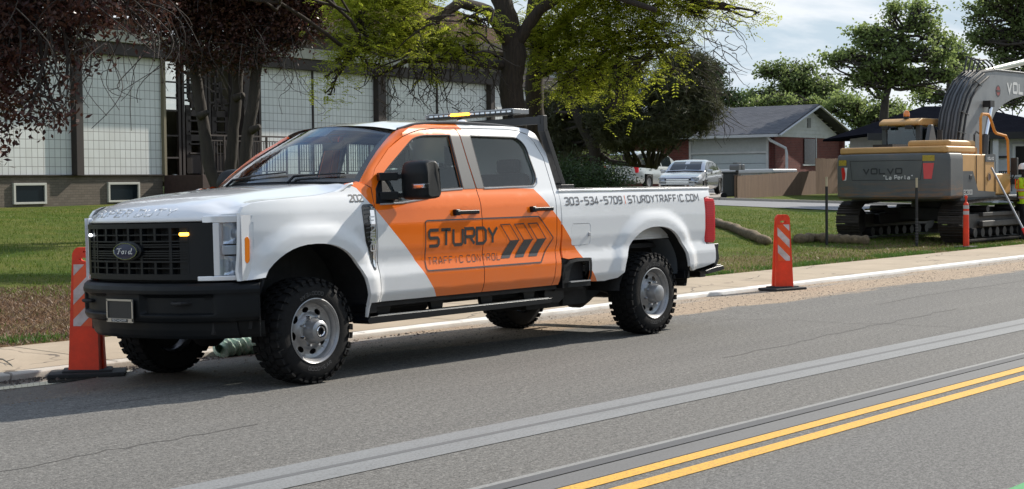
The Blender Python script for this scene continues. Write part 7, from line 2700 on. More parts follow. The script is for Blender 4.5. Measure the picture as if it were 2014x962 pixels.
# ------------------------------------------------------------------ person and rod at the right edge
def make_person():
    q = at(2013, 430, 35.5); q.z = TZ(q.x, q.y)
    vd = ray(2010, 400); face = math.atan2(-vd.x, vd.y) + 1.9
    T = thing('person', 'person in a white hard hat and yellow high-visibility vest beside the digger track', 'person', q, face)
    SK = mat('dark_workwear', (.022, .024, .03), .85, var=.2, vscale=12)
    b = MB()
    # local: facing -y, z up, height 1.66
    b.tube([(0, .02, .88), (0, .01, 1.0), (0, .0, 1.14), (0, 0, 1.28), (0, .0, 1.38), (0, .0, 1.44)], [.14, .145, .15, .165, .14, .07], 14)
    b.tube([(0, 0, 1.40), (0, -.01, 1.50)], [.058, .055], 10)
    b.tube([(0, -.015, 1.47), (0, -.02, 1.53), (0, -.015, 1.60), (0, -.01, 1.66), (0, 0, 1.70)], [.05, .078, .088, .078, .03], 14)
    b.tube([(0, -.085, 1.575), (0, -.112, 1.555), (0, -.095, 1.535)], [.012, .017, .014], 6)
    for s in (-1, 1):
        b.tube([(s * .10, 0, 1.38), (s * .19, 0, 1.37)], [.085, .070], 10)
        if s < 0: arm = [(s * .19, 0, 1.37), (s * .25, -.02, 1.22), (s * .27, -.06, 1.09), (s * .20, -.20, .99), (s * .14, -.30, .96)]
        else: arm = [(s * .19, 0, 1.37), (s * .24, .02, 1.20), (s * .25, .02, 1.08), (s * .25, -.05, .93), (s * .24, -.08, .84)]
        b.tube(arm, [.062, .052, .044, .038, .028], 10)
        w = Vector(arm[-1]); dr = (Vector(arm[-1]) - Vector(arm[-2])).normalized()
        b.tube([w - dr * .02, w + dr * .04, w + dr * .08], [.026, .036, .030], 8)
        side = dr.cross(Vector((0, 0, 1)) if abs(dr.z) < .8 else Vector((0, 1, 0))).normalized()
        for k in range(4):
            o_ = side * ((k - 1.5) * .019)
            ln = (.075, .085, .08, .065)[k]
            p0 = w + dr * .07 + o_; p1 = p0 + dr * ln * .5; p2 = p1 + (dr * .5 + Vector((0, 0, -.8)) * .5).normalized() * ln * .5
            b.tube([p0, p1, p2], [.0105, .010, .009], 6)
        b.tube([w + dr * .02 + side * s * .03, w + dr * .05 + side * s * .055, w + dr * .085 + side * s * .05], [.013, .012, .010], 6)
        b.tube([(s * .085, .01, .93), (s * .10, -.01, .72), (s * .11, -.02, .50), (s * .12, .01, .28), (s * .125, .02, .09)], [.105, .088, .064, .058, .045], 12)
        b.tube([(s * .125, .05, .05), (s * .13, -.04, .05), (s * .135, -.15, .035)], [.045, .048, .034], 10)
    o = b.obj('body', SK, T, ang=180)
    r = o.modifiers.new('remesh', 'REMESH'); r.mode = 'VOXEL'; r.voxel_size = .011; r.use_smooth_shade = True
    s_ = o.modifiers.new('sm', 'SMOOTH'); s_.iterations = 3; s_.factor = .5
    HV = mat('hi_vis_yellow', (.52, .80, .02), .7, var=.08, vscale=8)
    OR = mat('hi_vis_orange', (.85, .14, .02), .7)
    SI = mat('reflective_silver', (.50, .50, .52), .35)
    v = MB()
    def tor(z0, z1, m, g=.012, n=5):
        zs_ = [.88, 1.0, 1.14, 1.28, 1.38, 1.44]; rs_ = [.150, .155, .162, .178, .155, .085]
        P = [(float(np.interp(z, zs_, rs_)) + g, z) for z in np.linspace(z0, z1, n)]
        vs = []; N = 26
        for r_, z in P:
            for k in range(N):
                a = 2 * PI * k / N
                vs.append((math.cos(a) * r_ * 1.22, math.sin(a) * r_ * .86, z))
        v.add(vs, [(i * N + k, i * N + (k + 1) % N, (i + 1) * N + (k + 1) % N, (i + 1) * N + k) for i in range(n - 1) for k in range(N)], m)
    tor(.84, 1.44, HV, .010, 12)
    tor(.95, 1.02, OR, .014); tor(.965, 1.005, SI, .017); tor(1.12, 1.19, OR, .014); tor(1.135, 1.175, SI, .017)
    for s in (-1, 1):
        v.tube([(s * .15, 0, 1.39), (s * .20, 0, 1.365), (s * .245, -.0, 1.26)], [.075, .080, .078], 12, HV)
        v.tube([(s * .237, -.0, 1.285), (s * .246, -.0, 1.255)], [.081, .081], 12, OR)
        v.box((s * .085, -.155, 1.30), (.05, .012, .22), OR); v.box((s * .085, -.163, 1.30), (.025, .008, .22), SI)
        v.box((s * .085, .155, 1.30), (.05, .012, .22), OR)
    v.obj('vest', parent=T)
    h = MB(); h.lathe([(.13, 1.635), (.118, 1.64), (.115, 1.68), (.10, 1.73), (.06, 1.765), (.001, 1.775)], axis='z', n=24)
    h.box((0, -.13, 1.64), (.15, .08, .012)); h.obj('hard_hat', mat('hard_hat_white', (.75, .75, .74), .3), T)
    f = MB(); f.box((0, -.096, 1.60), (.135, .03, .035)); f.obj('glasses', mat('dark_lens', (.01, .01, .012), .1), T, bevel=.01)


make_person()
T = thing('measuring_rod', 'grey rod with a red foot leaning beside the digger tool box', 'rod', on_ground(2030, 492))
p0 = at(2030, 488, 33) ; p1 = at(1950, 330, 34.2)
p0.z = max(p0.z, TZ(p0.x, p0.y))
d = p1 - p0; T.location = p0
s = MB(); s.cyl(d * .22, d, .022, 8); s.obj('shaft', mat('rod_grey', (.35, .36, .37), .4, metal=.4), T)
s = MB(); s.cyl((0, 0, 0), d * .22, .034, 8); s.obj('red_foot', mat('rod_red', (.75, .03, .02), .4), T)


# ------------------------------------------------------------------ trees
def leaf_quads(P, L, W, seed, droop=.3, curl=.0, dirs=None):
    """rhombic leaves, one per point"""
    r = np.random.RandomState(seed); N = len(P)
    d = r.normal(size=(N, 3)) if dirs is None else dirs + r.normal(size=(N, 3)) * .5
    d[:, 2] = d[:, 2] * .7 - droop
    d /= np.linalg.norm(d, axis=1)[:, None]
    a = r.normal(size=(N, 3)); s = np.cross(d, a); s /= np.linalg.norm(s, axis=1)[:, None] + 1e-9
    l = (L * r.uniform(.6, 1.25, N))[:, None]; w = (W * r.uniform(.7, 1.2, N))[:, None]
    V = np.stack([P, P + d * l * .45 + s * w, P + d * l, P + d * l * .45 - s * w], 1)
    F = np.arange(N * 4).reshape(N, 4)
    return V.reshape(-1, 3), F


def fronds(P, L, W, seed, n=5, droop=.5, dirs=None):
    """pinnate leaves: a drooping rachis with pairs of leaflets"""
    r = np.random.RandomState(seed); N = len(P)
    d = r.normal(size=(N, 3)); d[:, 2] *= .35
    if dirs is not None: d = d * .6 + dirs
    d /= np.linalg.norm(d, axis=1)[:, None]
    l = L * r.uniform(.6, 1.2, N)
    s = np.cross(d, np.array([0, 0, 1.0])); s /= np.linalg.norm(s, axis=1)[:, None] + 1e-9
    s = s + r.normal(size=(N, 3)) * .25
    Vs = []
    dr = droop * r.uniform(.4, 1.4, N)
    for k in range(n):
        t = (k + .6) / n
        c = P + d * (l * t)[:, None] + np.array([0, 0, -1.0]) * (l * dr * t * t)[:, None]
        ww = W * (1.0 - .55 * abs(t - .45))
        hl = (l / n * .42)[:, None]
        for sg in (-1, 1):
            tip = c + s * (sg * ww) + d * hl * .6 + np.array([0, 0, -1.0]) * (ww * .35)
            mid1 = c + s * (sg * ww * .5) + d * hl * 1.25; mid2 = c + s * (sg * ww * .5) - d * hl * .45
            Vs.append(np.stack([c, mid1, tip, mid2], 1))
    V = np.concatenate(Vs, 1).reshape(-1, 3)
    F = np.arange(len(V)).reshape(-1, 4)
    return V, F


def needles(P, L, W, seed, n=7):
    """tufts of thin pointed needles"""
    r = np.random.RandomState(seed); N = len(P)
    Vs = []
    ax = r.normal(size=(N, 3)); ax[:, 2] = abs(ax[:, 2]) * .5; ax /= np.linalg.norm(ax, axis=1)[:, None]
    for k in range(n):
        d = ax * .7 + r.normal(size=(N, 3)) * .75; d /= np.linalg.norm(d, axis=1)[:, None]
        s = np.cross(d, r.normal(size=(N, 3))); s /= np.linalg.norm(s, axis=1)[:, None] + 1e-9
        l = (L * r.uniform(.6, 1.2, N))[:, None]
        Vs.append(np.stack([P + s * W, P - s * W, P - s * W * .2 + d * l, P + s * W * .2 + d * l], 1))
    V = np.concatenate(Vs, 1).reshape(-1, 3)
    return V, np.arange(len(V)).reshape(-1, 4)


def blob(px, py, D, rx, ry, rz=None):
    c = at(px, py, D)
    return (np.array(c), rx * D / FPX, (rz if rz else (rx + ry) / 2) * D / FPX, ry * D / FPX)


VR = np.array(_r); VF = np.array(Vector((_f.x, _f.y, 0)).normalized())


def in_blob(b, n, r, shell=.5):
    c, rx, rf, rz = b
    u = r.normal(size=(n, 3)); u /= np.linalg.norm(u, axis=1)[:, None]
    q = r.uniform(0, 1, n) ** shell
    u *= q[:, None]
    return c + np.outer(u[:, 0] * rx, VR) + np.outer(u[:, 1] * rf, VF) + np.outer(u[:, 2] * rz, [0, 0, 1])


def wiggle(a, b, r, amp=.12, n=6, sag=0.0):
    a, b = np.array(a, float), np.array(b, float); L = np.linalg.norm(b - a)
    off = r.normal(size=3) * L * amp; off2 = r.normal(size=3) * L * amp * .5
    return [a + (b - a) * t + off * math.sin(PI * t) + off2 * math.sin(2 * PI * t) + np.array([0, 0, -1]) * sag * L * t * t for t in np.linspace(0, 1, n + 1)]


def make_tree(name, label, base, trunks, blobs, leaf, lm, bark, seed, clumps=60, per=30, spread=.35, cat='tree', group=None,
              limb_r=.06, twig_r=.012, subs=4, crown='crown', shell=.45, twigless=False, extra=None, sag=.05, frag=0):
    """trunks: list of [(point, radius)...]; blobs: ellipsoids of foliage; leaf(P, seed) -> (V, F)"""
    r = np.random.RandomState(seed)
    base = Vector(base)
    T = thing(name, label, cat, base, 0, group)
    b0 = np.array(base)
    tk = MB()
    allp = []
    for tr in trunks:
        P, R = [], []
        for i in range(len(tr) - 1):
            a, b = np.array(tr[i][0]), np.array(tr[i + 1][0])
            for k in range(5):
                t = k / 5
                P.append(a + (b - a) * t + r.normal(size=3) * tr[i][1] * .035); R.append((tr[i][1] * (1 - t) + tr[i + 1][1] * t) * r.uniform(.98, 1.03))
        P.append(np.array(tr[-1][0])); R.append(tr[-1][1])
        tk.tube([tuple(p - b0) for p in P], R, 12)
        allp += [(p, q) for p, q in zip(P, R)][len(P) // 3:]
    tk.obj('trunk', bark, T, ang=180)
    lb = MB(); C = []
    AP = np.array([p for p, _ in allp]) if allp else np.array([b0])
    if frag:
        bb_ = []
        for b in blobs:
            for c in in_blob(b, frag, r, .4):
                f_ = r.uniform(.28, .46); bb_.append((c, b[1] * f_ * 1.15, b[2] * f_, b[3] * f_ * .8))
        blobs = bb_
    tot = sum(b[1] * b[2] * b[3] for b in blobs)
    for b in blobs:
        share = (b[1] * b[2] * b[3]) / tot
        n = max(3, int(clumps * share))
        cl = in_blob(b, n, r, shell)
        # limb from the trunk into the blob
        d = np.linalg.norm(AP - b[0], axis=1) + np.maximum(0, AP[:, 2] - b[0][2]) * .5
        s0 = AP[int(np.argmin(d + r.uniform(0, .3, len(d))))]
        if not twigless:
            w = wiggle(s0, b[0], r, .08, 7)
            rr = [limb_r * (1 - .65 * i / 7) for i in range(8)]
            lb.tube([tuple(p - b0) for p in w], rr, 7)
            for i in range(0, n, max(1, n // max(1, subs * 3))):
                s1 = w[r.randint(3, 8)]
                w2 = wiggle(s1, cl[i], r, .14, 5, sag)
                lb.tube([tuple(p - b0) for p in w2], [twig_r * 2.2 * (1 - .6 * k / 5) for k in range(6)], 5, cap=False)
                for _ in range(2):
                    s2 = w2[r.randint(2, 6)]; e = s2 + r.normal(size=3) * .35 * b[1] * np.array([1, 1, .6])
                    w3 = wiggle(s2, e, r, .18, 4, .15)
                    lb.tube([tuple(p - b0) for p in w3], [twig_r * (1 - .6 * k / 4) for k in range(5)], 4, cap=False)
        C.append(cl)
    if extra is not None: extra(lb, r, b0)
    if lb.v: lb.obj('limbs', bark, T, ang=180)
    C = np.concatenate(C)
    P = np.repeat(C, per, 0) + r.normal(size=(len(C) * per, 3)) * spread * np.array([1, 1, .75])
    V, F = leaf(P, seed + 5)
    V = V - b0
    np_mesh(crown, V, F, lm, T)
    return T


BARK = mat('dark_bark', (.050, .040, .032), .9, col2=(.025, .020, .017), vscale=5, stretch=(3, 3, .5), bump=.9, bscale=14)
BARK2 = mat('ridged_bark', (.052, .038, .028), .95, col2=(.018, .014, .012), vscale=9, stretch=(4, 4, .45), bump=1.0, bscale=10)
PURPLE = leaf_mat('purple_leaf', (.036, .016, .018), (.070, .027, .025), .32, .35, 1.2, (.13, .065, .035))
LIME = leaf_mat('lime_leaf', (.27, .34, .034), (.41, .46, .050), .64, .6, .7, (.54, .52, .08))
DARKG = leaf_mat('needle_green', (.045, .060, .028), (.085, .095, .045), .30, .6, .9, (.14, .12, .065))
MIDG = leaf_mat('mid_green_leaf', (.11, .16, .055), (.17, .22, .075), .60, .6, .5, (.25, .30, .12))
GREENL = leaf_mat('green_leaf', (.14, .20, .065), (.22, .28, .09), .62, .6, .4, (.30, .36, .14))
DEEP = leaf_mat('deep_green_leaf', (.032, .060, .022), (.055, .090, .030), .32, .45, 1.0, (.08, .12, .045))


def G(px, D, lift=0):
    p = at(px, 400, D); p.z = TZ(p.x, p.y) + lift
    return p


def tr(px_list):
    return [(np.array(at(px, py, D)), rr) for px, py, D, rr in px_list]


# purple-leaved tree hanging in from the upper left
bs = G(-330, 19)
def rope(lb, r, b0):
    for k in range(46):
        x = r.uniform(10, 350); y = r.uniform(-60, 90); D = r.uniform(16.5, 19.5)
        a = np.array(at(x, y, D)); e = np.array(at(x + r.uniform(-50, 70), y + r.uniform(70, 170) * (1 if x < 300 else .8), D + r.uniform(-.6, .6)))
        w = wiggle(a, e, r, .22, 10, .1)
        lb.tube([tuple(p - b0) for p in w], [.007 * (1 - .5 * i / 10) for i in range(11)], 4, cap=False)
make_tree('purple_plum_tree', 'purple-leaved tree hanging over the left end of the hall, its trunk out of view', bs,
          [[(np.array(bs), .22), (np.array(bs) + [0.1, 0, 1.8], .19), (np.array(at(-200, 40, 18.6)), .13), (np.array(at(-60, -60, 18.2)), .10), (np.array(at(150, -110, 18)), .07)]],
          [blob(30, 30, 18, 120, 95), blob(160, 10, 17.6, 110, 50), blob(260, 15, 18.5, 75, 40), blob(-60, 130, 18, 105, 110), blob(25, 150, 17.6, 70, 75), blob(60, 215, 17.4, 48, 42),
           blob(15, 255, 17.2, 28, 38), blob(150, 95, 18, 55, 40), blob(-10, 300, 17, 22, 22), blob(120, 170, 17.6, 26, 26), blob(-100, 10, 19, 130, 110), blob(300, 60, 18.4, 30, 25), blob(120, 235, 17.5, 22, 18), blob(100, -80, 18, 260, 60)],
          lambda P, s: leaf_quads(P, .085, .021, s, .55), PURPLE, BARK, 21, clumps=900, per=26, spread=.11, twig_r=.006, limb_r=.035, extra=rope)

# three-stemmed tree in front of the entrance
b3 = G(455, 31)
t3 = [tr([(428, 372, 31, .13), (412, 330, 31, .125), (403, 265, 31, .12), (394, 205, 31, .115), (385, 150, 31, .11), (372, 95, 31, .09), (350, 40, 31, .06)]),
      tr([(448, 372, 31.2, .12), (455, 310, 31.2, .115), (460, 240, 31.2, .115), (466, 180, 31.2, .11), (471, 110, 31.2, .10), (478, 40, 31.2, .07)]),
      tr([(478, 372, 30.8, .13), (482, 320, 30.8, .12), (487, 260, 30.8, .12), (499, 200, 30.8, .115), (504, 140, 30.8, .105), (515, 85, 30.8, .09), (540, 20, 30.8, .06)])]
for t_ in t3: t_.insert(0, (np.array(b3) + (t_[0][0] - np.array(b3)) * [.6, .6, 0] , t_[0][1] * 1.15))
def knots(lb, r, b0):
    for px, py, D in ((400, 225, 30.9), (502, 253, 30.7), (470, 190, 31.1)):
        a = np.array(at(px - 8, py + 4, D)); e = np.array(at(px + 9, py - 4, D - .1)); lb.tube([tuple(a - b0), tuple(e - b0)], [.09, .055], 8)
    for k in range(60):
        x = r.uniform(330, 650); y = r.uniform(20, 110); D = r.uniform(29, 32)
        a = np.array(at(x, y, D)); e = np.array(at(x + r.uniform(-40, 50), y + r.uniform(30, 120), D + r.uniform(-.5, .5)))
        w = wiggle(a, e, r, .2, 8, .1)
        lb.tube([tuple(p - b0) for p in w], [.009 * (1 - .5 * i / 8) for i in range(9)], 4, cap=False)
make_tree('three_stemmed_tree', 'dark tree of three smooth stems in front of the hall entrance', b3, t3,
          [blob(360, 55, 31, 70, 55), blob(450, 40, 31, 85, 58), blob(545, 40, 31, 90, 50), blob(620, 25, 31.5, 55, 40), blob(400, 105, 30.6, 50, 28), blob(500, 100, 30.5, 60, 26), blob(470, -40, 31, 220, 60), blob(300, 20, 31, 50, 40),
           blob(560, 85, 31, 50, 22), blob(370, 130, 30.6, 25, 18), blob(480, 130, 30.6, 22, 15)],
          lambda P, s: leaf_quads(P, .095, .025, s, .5), PURPLE, BARK, 22, clumps=1500, per=30, spread=.17, twig_r=.010, limb_r=.06, extra=knots)

# honey locusts
b4 = G(1010, 27)
t4 = [tr([(1012, 500, 27, .26), (1010, 360, 27, .235), (1012, 235, 27, .215), (1005, 170, 27, .21), (1012, 110, 27, .20), (1003, 50, 27, .185), (978, -20, 27, .16), (960, -80, 27, .11)]),
      tr([(1007, 95, 27, .11), (960, 20, 26.6, .10), (905, 5, 26, .09), (860, 35, 25.6, .07), (800, 70, 25.2, .055), (740, 90, 25, .04), (690, 105, 24.8, .03)]),
      tr([(1003, 130, 27, .09), (950, 125, 26.8, .07), (880, 118, 26.4, .05), (800, 120, 26, .04), (740, 150, 26, .025)]),
      tr([(1012, 90, 27, .12), (1060, 20, 26.8, .10), (1120, -20, 26.5, .08), (1200, -10, 26, .06), (1290, 20, 25.5, .045)])]
def bare(lb, r, b0):
    # hanging bare, crooked twigs
    for k in range(42):
        x = r.uniform(740, 985); y = r.uniform(105, 135); D = r.uniform(25, 27)
        p = np.array(at(x, y, D)); pts = [p]; ang = r.uniform(-.5, .5)
        for i in range(9):
            ang += r.uniform(-.8, .8); ang *= .8
            p = p + (VR * math.sin(ang) + np.array([0, 0, -1]) * math.cos(ang)) * r.uniform(.07, .14) + VF * r.uniform(-.03, .03)
            pts.append(p)
            if r.uniform() < .5:
                e = p + (VR * r.uniform(-1, 1) + np.array([0, 0, -.6])) * r.uniform(.1, .25)
                lb.tube([tuple(p - b0), tuple((p + e) / 2 + VR * .02 - b0), tuple(e - b0)], [.006, .005, .003], 4, cap=False)
        n = r.randint(4, 10)
        lb.tube([tuple(q_ - b0) for q_ in pts[:n]], [.013 * (1 - .6 * i / n) for i in range(n)], 5, cap=False)
    for k in range(30):
        x = r.uniform(650, 980); y = r.uniform(20, 130); D = r.uniform(24.5, 27)
        a = np.array(at(x, y, D)); e = a + VR * r.uniform(-.8, .8) + np.array([0, 0, r.uniform(-.5, .3)])
        w = wiggle(a, e, r, .16, 6, .1)
        lb.tube([tuple(p - b0) for p in w], [.02 * (1 - .6 * i / 6) for i in range(7)], 5, cap=False)
make_tree('honey_locust', 'yellow-green tree with thick ridged trunk behind the cab, branches reaching left over the hall', b4, t4,
          [blob(700, 95, 24.8, 52, 34), blob(780, 60, 25.2, 70, 42), blob(860, 75, 26, 60, 34), blob(700, 30, 25, 60, 40), blob(660, 120, 24.8, 26, 18), blob(920, 100, 26, 46, 24), blob(640, 150, 24.8, 16, 16),
           blob(760, -10, 25.5, 130, 40), blob(860, 150, 26, 22, 14), blob(650, 185, 24.8, 12, 10), blob(940, 40, 26, 40, 26), blob(770, 115, 25, 36, 14), blob(560, -170, 23, 140, 60), blob(420, -120, 22, 90, 40)],
          lambda P, s: fronds(P, .22, .046, s, 5), LIME, BARK2, 31, clumps=760, per=9, spread=.17, twig_r=.011, limb_r=.035, extra=bare, subs=4)

b5 = G(1060, 28.5)
t5 = [tr([(1052, 480, 28.5, .21), (1050, 360, 28.5, .19), (1052, 235, 28.5, .18), (1050, 165, 28.5, .175), (1060, 100, 28.5, .165), (1050, 30, 28.5, .15), (1060, -60, 28.5, .12)]),
      tr([(1056, 110, 28.5, .12), (1100, 50, 28, .10), (1170, -10, 27.5, .08), (1260, -30, 27, .06), (1360, 0, 26.5, .04)]),
      tr([(1054, 150, 28.5, .08), (1100, 130, 28, .07), (1160, 115, 27.5, .05), (1230, 95, 27, .04), (1300, 90, 26.5, .03)])]
def bare2(lb, r, b0):
    for k in range(70):
        x = r.uniform(1290, 1440); y = r.uniform(20, 150); D = r.uniform(25.5, 27)
        a = np.array(at(x, y, D)); e = np.array(at(x + r.uniform(5, 60), y + r.uniform(-15, 60), D))
        w = wiggle(a, e, r, .16, 6, .1)
        lb.tube([tuple(p - b0) for p in w], [.009 * (1 - .6 * i / 6) for i in range(7)], 4, cap=False)
make_tree('honey_locust', 'dense yellow-green tree whose foliage droops above the truck bed', b5, t5,
          [blob(1110, 60, 27.6, 80, 75), blob(1200, 60, 27, 85, 75), blob(1290, 45, 26.6, 70, 55), blob(1150, 140, 27, 62, 44), blob(1215, 165, 26.5, 42, 36), blob(1205, 215, 26.3, 24, 20), blob(1110, 175, 27.2, 40, 26),
           blob(1360, 25, 26.5, 50, 34), blob(1340, 85, 26.5, 42, 26), blob(1440, 12, 26.2, 38, 14), blob(1485, 22, 26, 16, 10), blob(1040, 60, 27.5, 40, 50), blob(1250, -40, 27, 220, 60), blob(1260, 120, 26.5, 50, 30), blob(1080, 120, 27.5, 40, 30), blob(1330, 140, 26.4, 14, 10)],
          lambda P, s: fronds(P, .23, .050, s, 5), LIME, BARK2, 32, clumps=900, per=11, spread=.19, twig_r=.011, limb_r=.05, extra=bare2)

# dark pine leaning to the right, scrub at its foot
b6 = G(1180, 36)
t6 = [tr([(1190, 400, 36, .16), (1178, 345, 36, .15), (1168, 290, 36, .14), (1140, 235, 36, .13), (1115, 190, 36, .11), (1100, 140, 36, .09)]),
      tr([(1172, 300, 36, .08), (1200, 318, 36, .07), (1250, 325, 35.6, .05), (1290, 330, 35.4, .03)]),
      tr([(1150, 250, 36, .08), (1200, 220, 36, .07), (1270, 190, 36, .06), (1340, 170, 36, .04)])]
def deadt(lb, r, b0):
    for k in range(46):
        x = r.uniform(1370, 1415); y = r.uniform(110, 240); D = r.uniform(34.5, 36)
        a = np.array(at(x, y, D)); e = np.array(at(x + r.uniform(10, 60), y + r.uniform(-5, 45), D))
        w = wiggle(a, e, r, .16, 6, .15)
        lb.tube([tuple(p - b0) for p in w], [.010 * (1 - .6 * i / 6) for i in range(7)], 4, cap=False)
make_tree('pine_tree', 'dark spreading pine between the truck bed and the brick house', b6, t6,
          [blob(1290, 170, 35.5, 75, 65), blob(1360, 130, 35.5, 38, 50), blob(1250, 240, 35, 80, 55), blob(1330, 230, 35, 62, 42), blob(1225, 272, 35, 40, 24), blob(1180, 200, 36.5, 60, 60), blob(1130, 260, 37, 40, 60), blob(1370, 190, 35.4, 28, 30), blob(1120, 330, 36.8, 34, 40),
           blob(1090, 250, 37.5, 30, 80), blob(1390, 220, 35, 18, 16), blob(1225, 160, 36, 60, 50), blob(1300, 265, 34.8, 40, 24)],
          lambda P, s: needles(P, .17, .0085, s, 7), DARKG, BARK, 41, clumps=1500, per=16, spread=.17, frag=5, twig_r=.010, limb_r=.05, extra=deadt)
b7 = G(1175, 33.5)
make_tree('juniper_bush', 'low dark green mounded bush behind the truck bed', b7, [[(np.array(b7), .05), (np.array(b7) + [0, 0, .5], .03)]],
          [blob(1180, 352, 33.5, 58, 28), blob(1120, 345, 33.8, 40, 32), blob(1205, 370, 33.3, 24, 14), blob(1150, 375, 33.4, 60, 26), blob(1100, 370, 34, 45, 40), blob(1170, 398, 33.5, 60, 22), blob(1110, 402, 33.8, 40, 22)],
          lambda P, s: leaf_quads(P, .055, .016, s, .1), DEEP, BARK, 42, clumps=420, per=40, spread=.15, cat='bush', twig_r=.006, limb_r=.02, crown='foliage')
b8 = G(1120, 39)
make_tree('scrub_bush', 'tall thin-leaved scrub behind the headache rack', b8, [[(np.array(b8), .05), (np.array(b8) + [0, 0, 1.2], .03)]],
          [blob(1120, 290, 38.5, 40, 60), blob(1160, 330, 38.5, 38, 34), blob(1090, 340, 39, 36, 50), blob(1200, 300, 38.5, 26, 30), blob(1060, 320, 39.5, 30, 60)],
          lambda P, s: leaf_quads(P, .07, .018, s, .2), MIDG, BARK, 43, clumps=300, per=26, spread=.22, cat='bush', twig_r=.008, limb_r=.02, crown='foliage')

# distant trees
def far_tree(name, label, px, D, tpx, blobs, lm, seed, clumps, per, size, rad, top_r=.16, spread=None, group='trees behind the houses', extra=None, shell=.5, limb_r=.14):
    b = G(px, D)
    pts = [(np.array(b), rad)]
    for (x, y, rr) in tpx: pts.append((np.array(at(x, y, D)), rr))
    return make_tree(name, label, b, [pts], blobs, lambda P, s: leaf_quads(P, size * .62, size * .26, s, .2), lm, BARK, seed, clumps=int(clumps * .72), per=per,
                     spread=spread * .62, twig_r=.02, limb_r=limb_r * .6, subs=2, group=group, shell=shell, extra=extra, frag=9)


D = 95
far_tree('leafy_tree', 'tall airy green tree with visible forked limbs rising left of the digger boom', 1745, 80,
         [(1745, 300, .26), (1738, 230, .24), (1742, 190, .18), (1760, 130, .12), (1775, 60, .07)],
         [blob(1765, 50, 80, 55, 42), blob(1810, 30, 80, 38, 30), blob(1700, 95, 80, 48, 30), blob(1650, 110, 80, 32, 16), blob(1770, 110, 80, 65, 45), blob(1830, 95, 80, 45, 50), blob(1735, 160, 80, 50, 34), blob(1800, 170, 80, 60, 36), blob(1850, 150, 80, 40, 45), blob(1690, 150, 80, 30, 22), blob(1700, 60, 80, 26, 14)],
         GREENL, 51, 640, 22, .30, .30, spread=.36)
far_tree('leafy_tree', 'rounded mid-green tree above the ridge of the brick house', 1570, 105,
         [(1570, 220, .3), (1570, 170, .2)],
         [blob(1530, 160, 105, 42, 34), blob(1580, 150, 105, 48, 28), blob(1635, 165, 105, 38, 30), blob(1500, 185, 105, 26, 22), blob(1600, 185, 105, 60, 26), blob(1550, 190, 105, 60, 24)],
         MIDG, 52, 430, 26, .34, .3, spread=.50)
far_tree('leafy_tree', 'bright green leafy tree between the gable and the digger cab', 1690, 88,
         [(1695, 280, .22), (1690, 230, .14)],
         [blob(1680, 215, 88, 45, 32), blob(1720, 250, 88, 36, 40), blob(1740, 215, 88, 42, 28), blob(1650, 205, 88, 30, 18), blob(1700, 290, 88, 20, 26), blob(1780, 225, 86, 36, 26)],
         GREENL, 53, 420, 26, .28, .2, spread=.42)
far_tree('leafy_tree', 'deep green tree standing behind the digger boom and dark roof', 1870, 84,
         [(1870, 230, .3), (1870, 160, .2)],
         [blob(1850, 190, 84, 50, 34), blob(1900, 150, 86, 46, 44), blob(1950, 180, 88, 55, 36), blob(1885, 105, 84, 34, 26), blob(2010, 170, 88, 50, 50)],
         MIDG, 54, 430, 26, .30, .3, spread=.42)
far_tree('overhanging_tree', 'dark green tree filling the top right corner above the boom', 2090, 60,
         [(2085, 250, .35), (2080, 120, .3), (2070, 40, .2)],
         [blob(1945, 30, 60, 42, 40), blob(1990, 60, 60, 48, 42), blob(2040, 40, 60, 70, 60), blob(1925, 75, 60, 24, 22), blob(1980, 110, 60, 40, 22), blob(2080, 90, 60, 80, 60), blob(1935, -10, 60, 40, 30), blob(2010, -40, 60, 100, 50)],
         MIDG, 55, 560, 30, .22, .4, spread=.30)
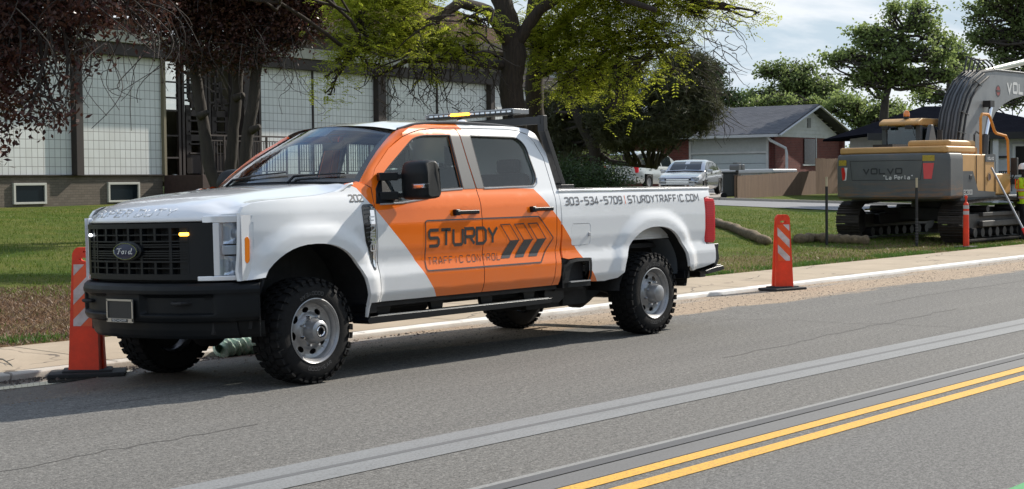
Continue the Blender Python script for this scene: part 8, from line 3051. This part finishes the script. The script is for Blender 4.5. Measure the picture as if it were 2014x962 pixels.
far_tree('conifer', 'ragged dark conifer behind the grey house ridge, left of the open sky', 1418, 100,
         [(1418, 220, .25), (1414, 150, .12), (1408, 120, .05)],
         [blob(1404, 145, 100, 18, 36), blob(1418, 180, 100, 30, 26), blob(1395, 185, 100, 36, 32), blob(1440, 196, 100, 18, 12)],
         DEEP, 56, 190, 30, .30, .25, spread=.40, limb_r=.08)
far_tree('conifer', 'small pointed conifer beside the ragged one', 1452, 104,
         [(1452, 210, .15), (1452, 184, .06)],
         [blob(1452, 196, 104, 10, 14), blob(1468, 204, 104, 14, 8), blob(1480, 200, 104, 10, 8)],
         MIDG, 57, 60, 26, .28, .2, spread=.34, limb_r=.06)
far_tree('leafy_tree', 'green tree low behind the left slope of the grey roof', 1490, 98, [(1490, 230, .15), (1490, 205, .1)],
         [blob(1500, 205, 98, 30, 12), blob(1540, 200, 98, 40, 14), blob(1600, 205, 98, 40, 14)], GREENL, 58, 120, 26, .26, .2, spread=.36, limb_r=.05)
# trees far to the left and right beyond the frame and behind the hall, seen past its roof
far_tree('leafy_tree', 'tree crown showing between the hall roof and the ridged trunk', 930, 84, [(930, 200, .3), (930, 60, .2)],
         [blob(1010, 120, 84, 60, 60), blob(1090, 140, 80, 60, 70), blob(1150, 200, 78, 60, 60)], MIDG, 59, 330, 26, .34, .4, spread=.5)

for k, (x, y, h, lab) in enumerate(((-38, -21, 9, 'beside the first house'), (-31, -33, 12, 'behind the gap after the first house'), (-14, -22, 8, 'in front of the second house'), (-9, -34, 12, 'behind the second house'), (12, -22, 9, 'beside the third house'), (20, -33, 12, 'behind the third house'), (-2, -20, 7, 'in the yard of the third house'), (40, -23, 10, 'in front of the fourth house'))):
    b_ = np.array([x, y, 0.0]); c_ = b_ + [0, 0, h * .62]  # unseen trees, added so the truck's paint and glass have something to reflect
    bl = [(c_ + np.array(q), h * .30, h * .30, h * .24) for q in ((0, 0, 0), (h * .2, 0, -h * .08), (-h * .2, h * .05, .3), (0, 0, h * .2))]
    make_tree('reflection_tree', 'unseen leafy tree added for reflections across the street ' + lab, b_, [[(b_, .25), (b_ + [0, 0, h * .5], .16)]], bl,
              lambda P, s: leaf_quads(P, .5, .22, s, .2), MIDG, BARK, 70 + k, clumps=160, per=16, spread=.55, group='added trees across the street', twig_r=.02, limb_r=.06, subs=1)
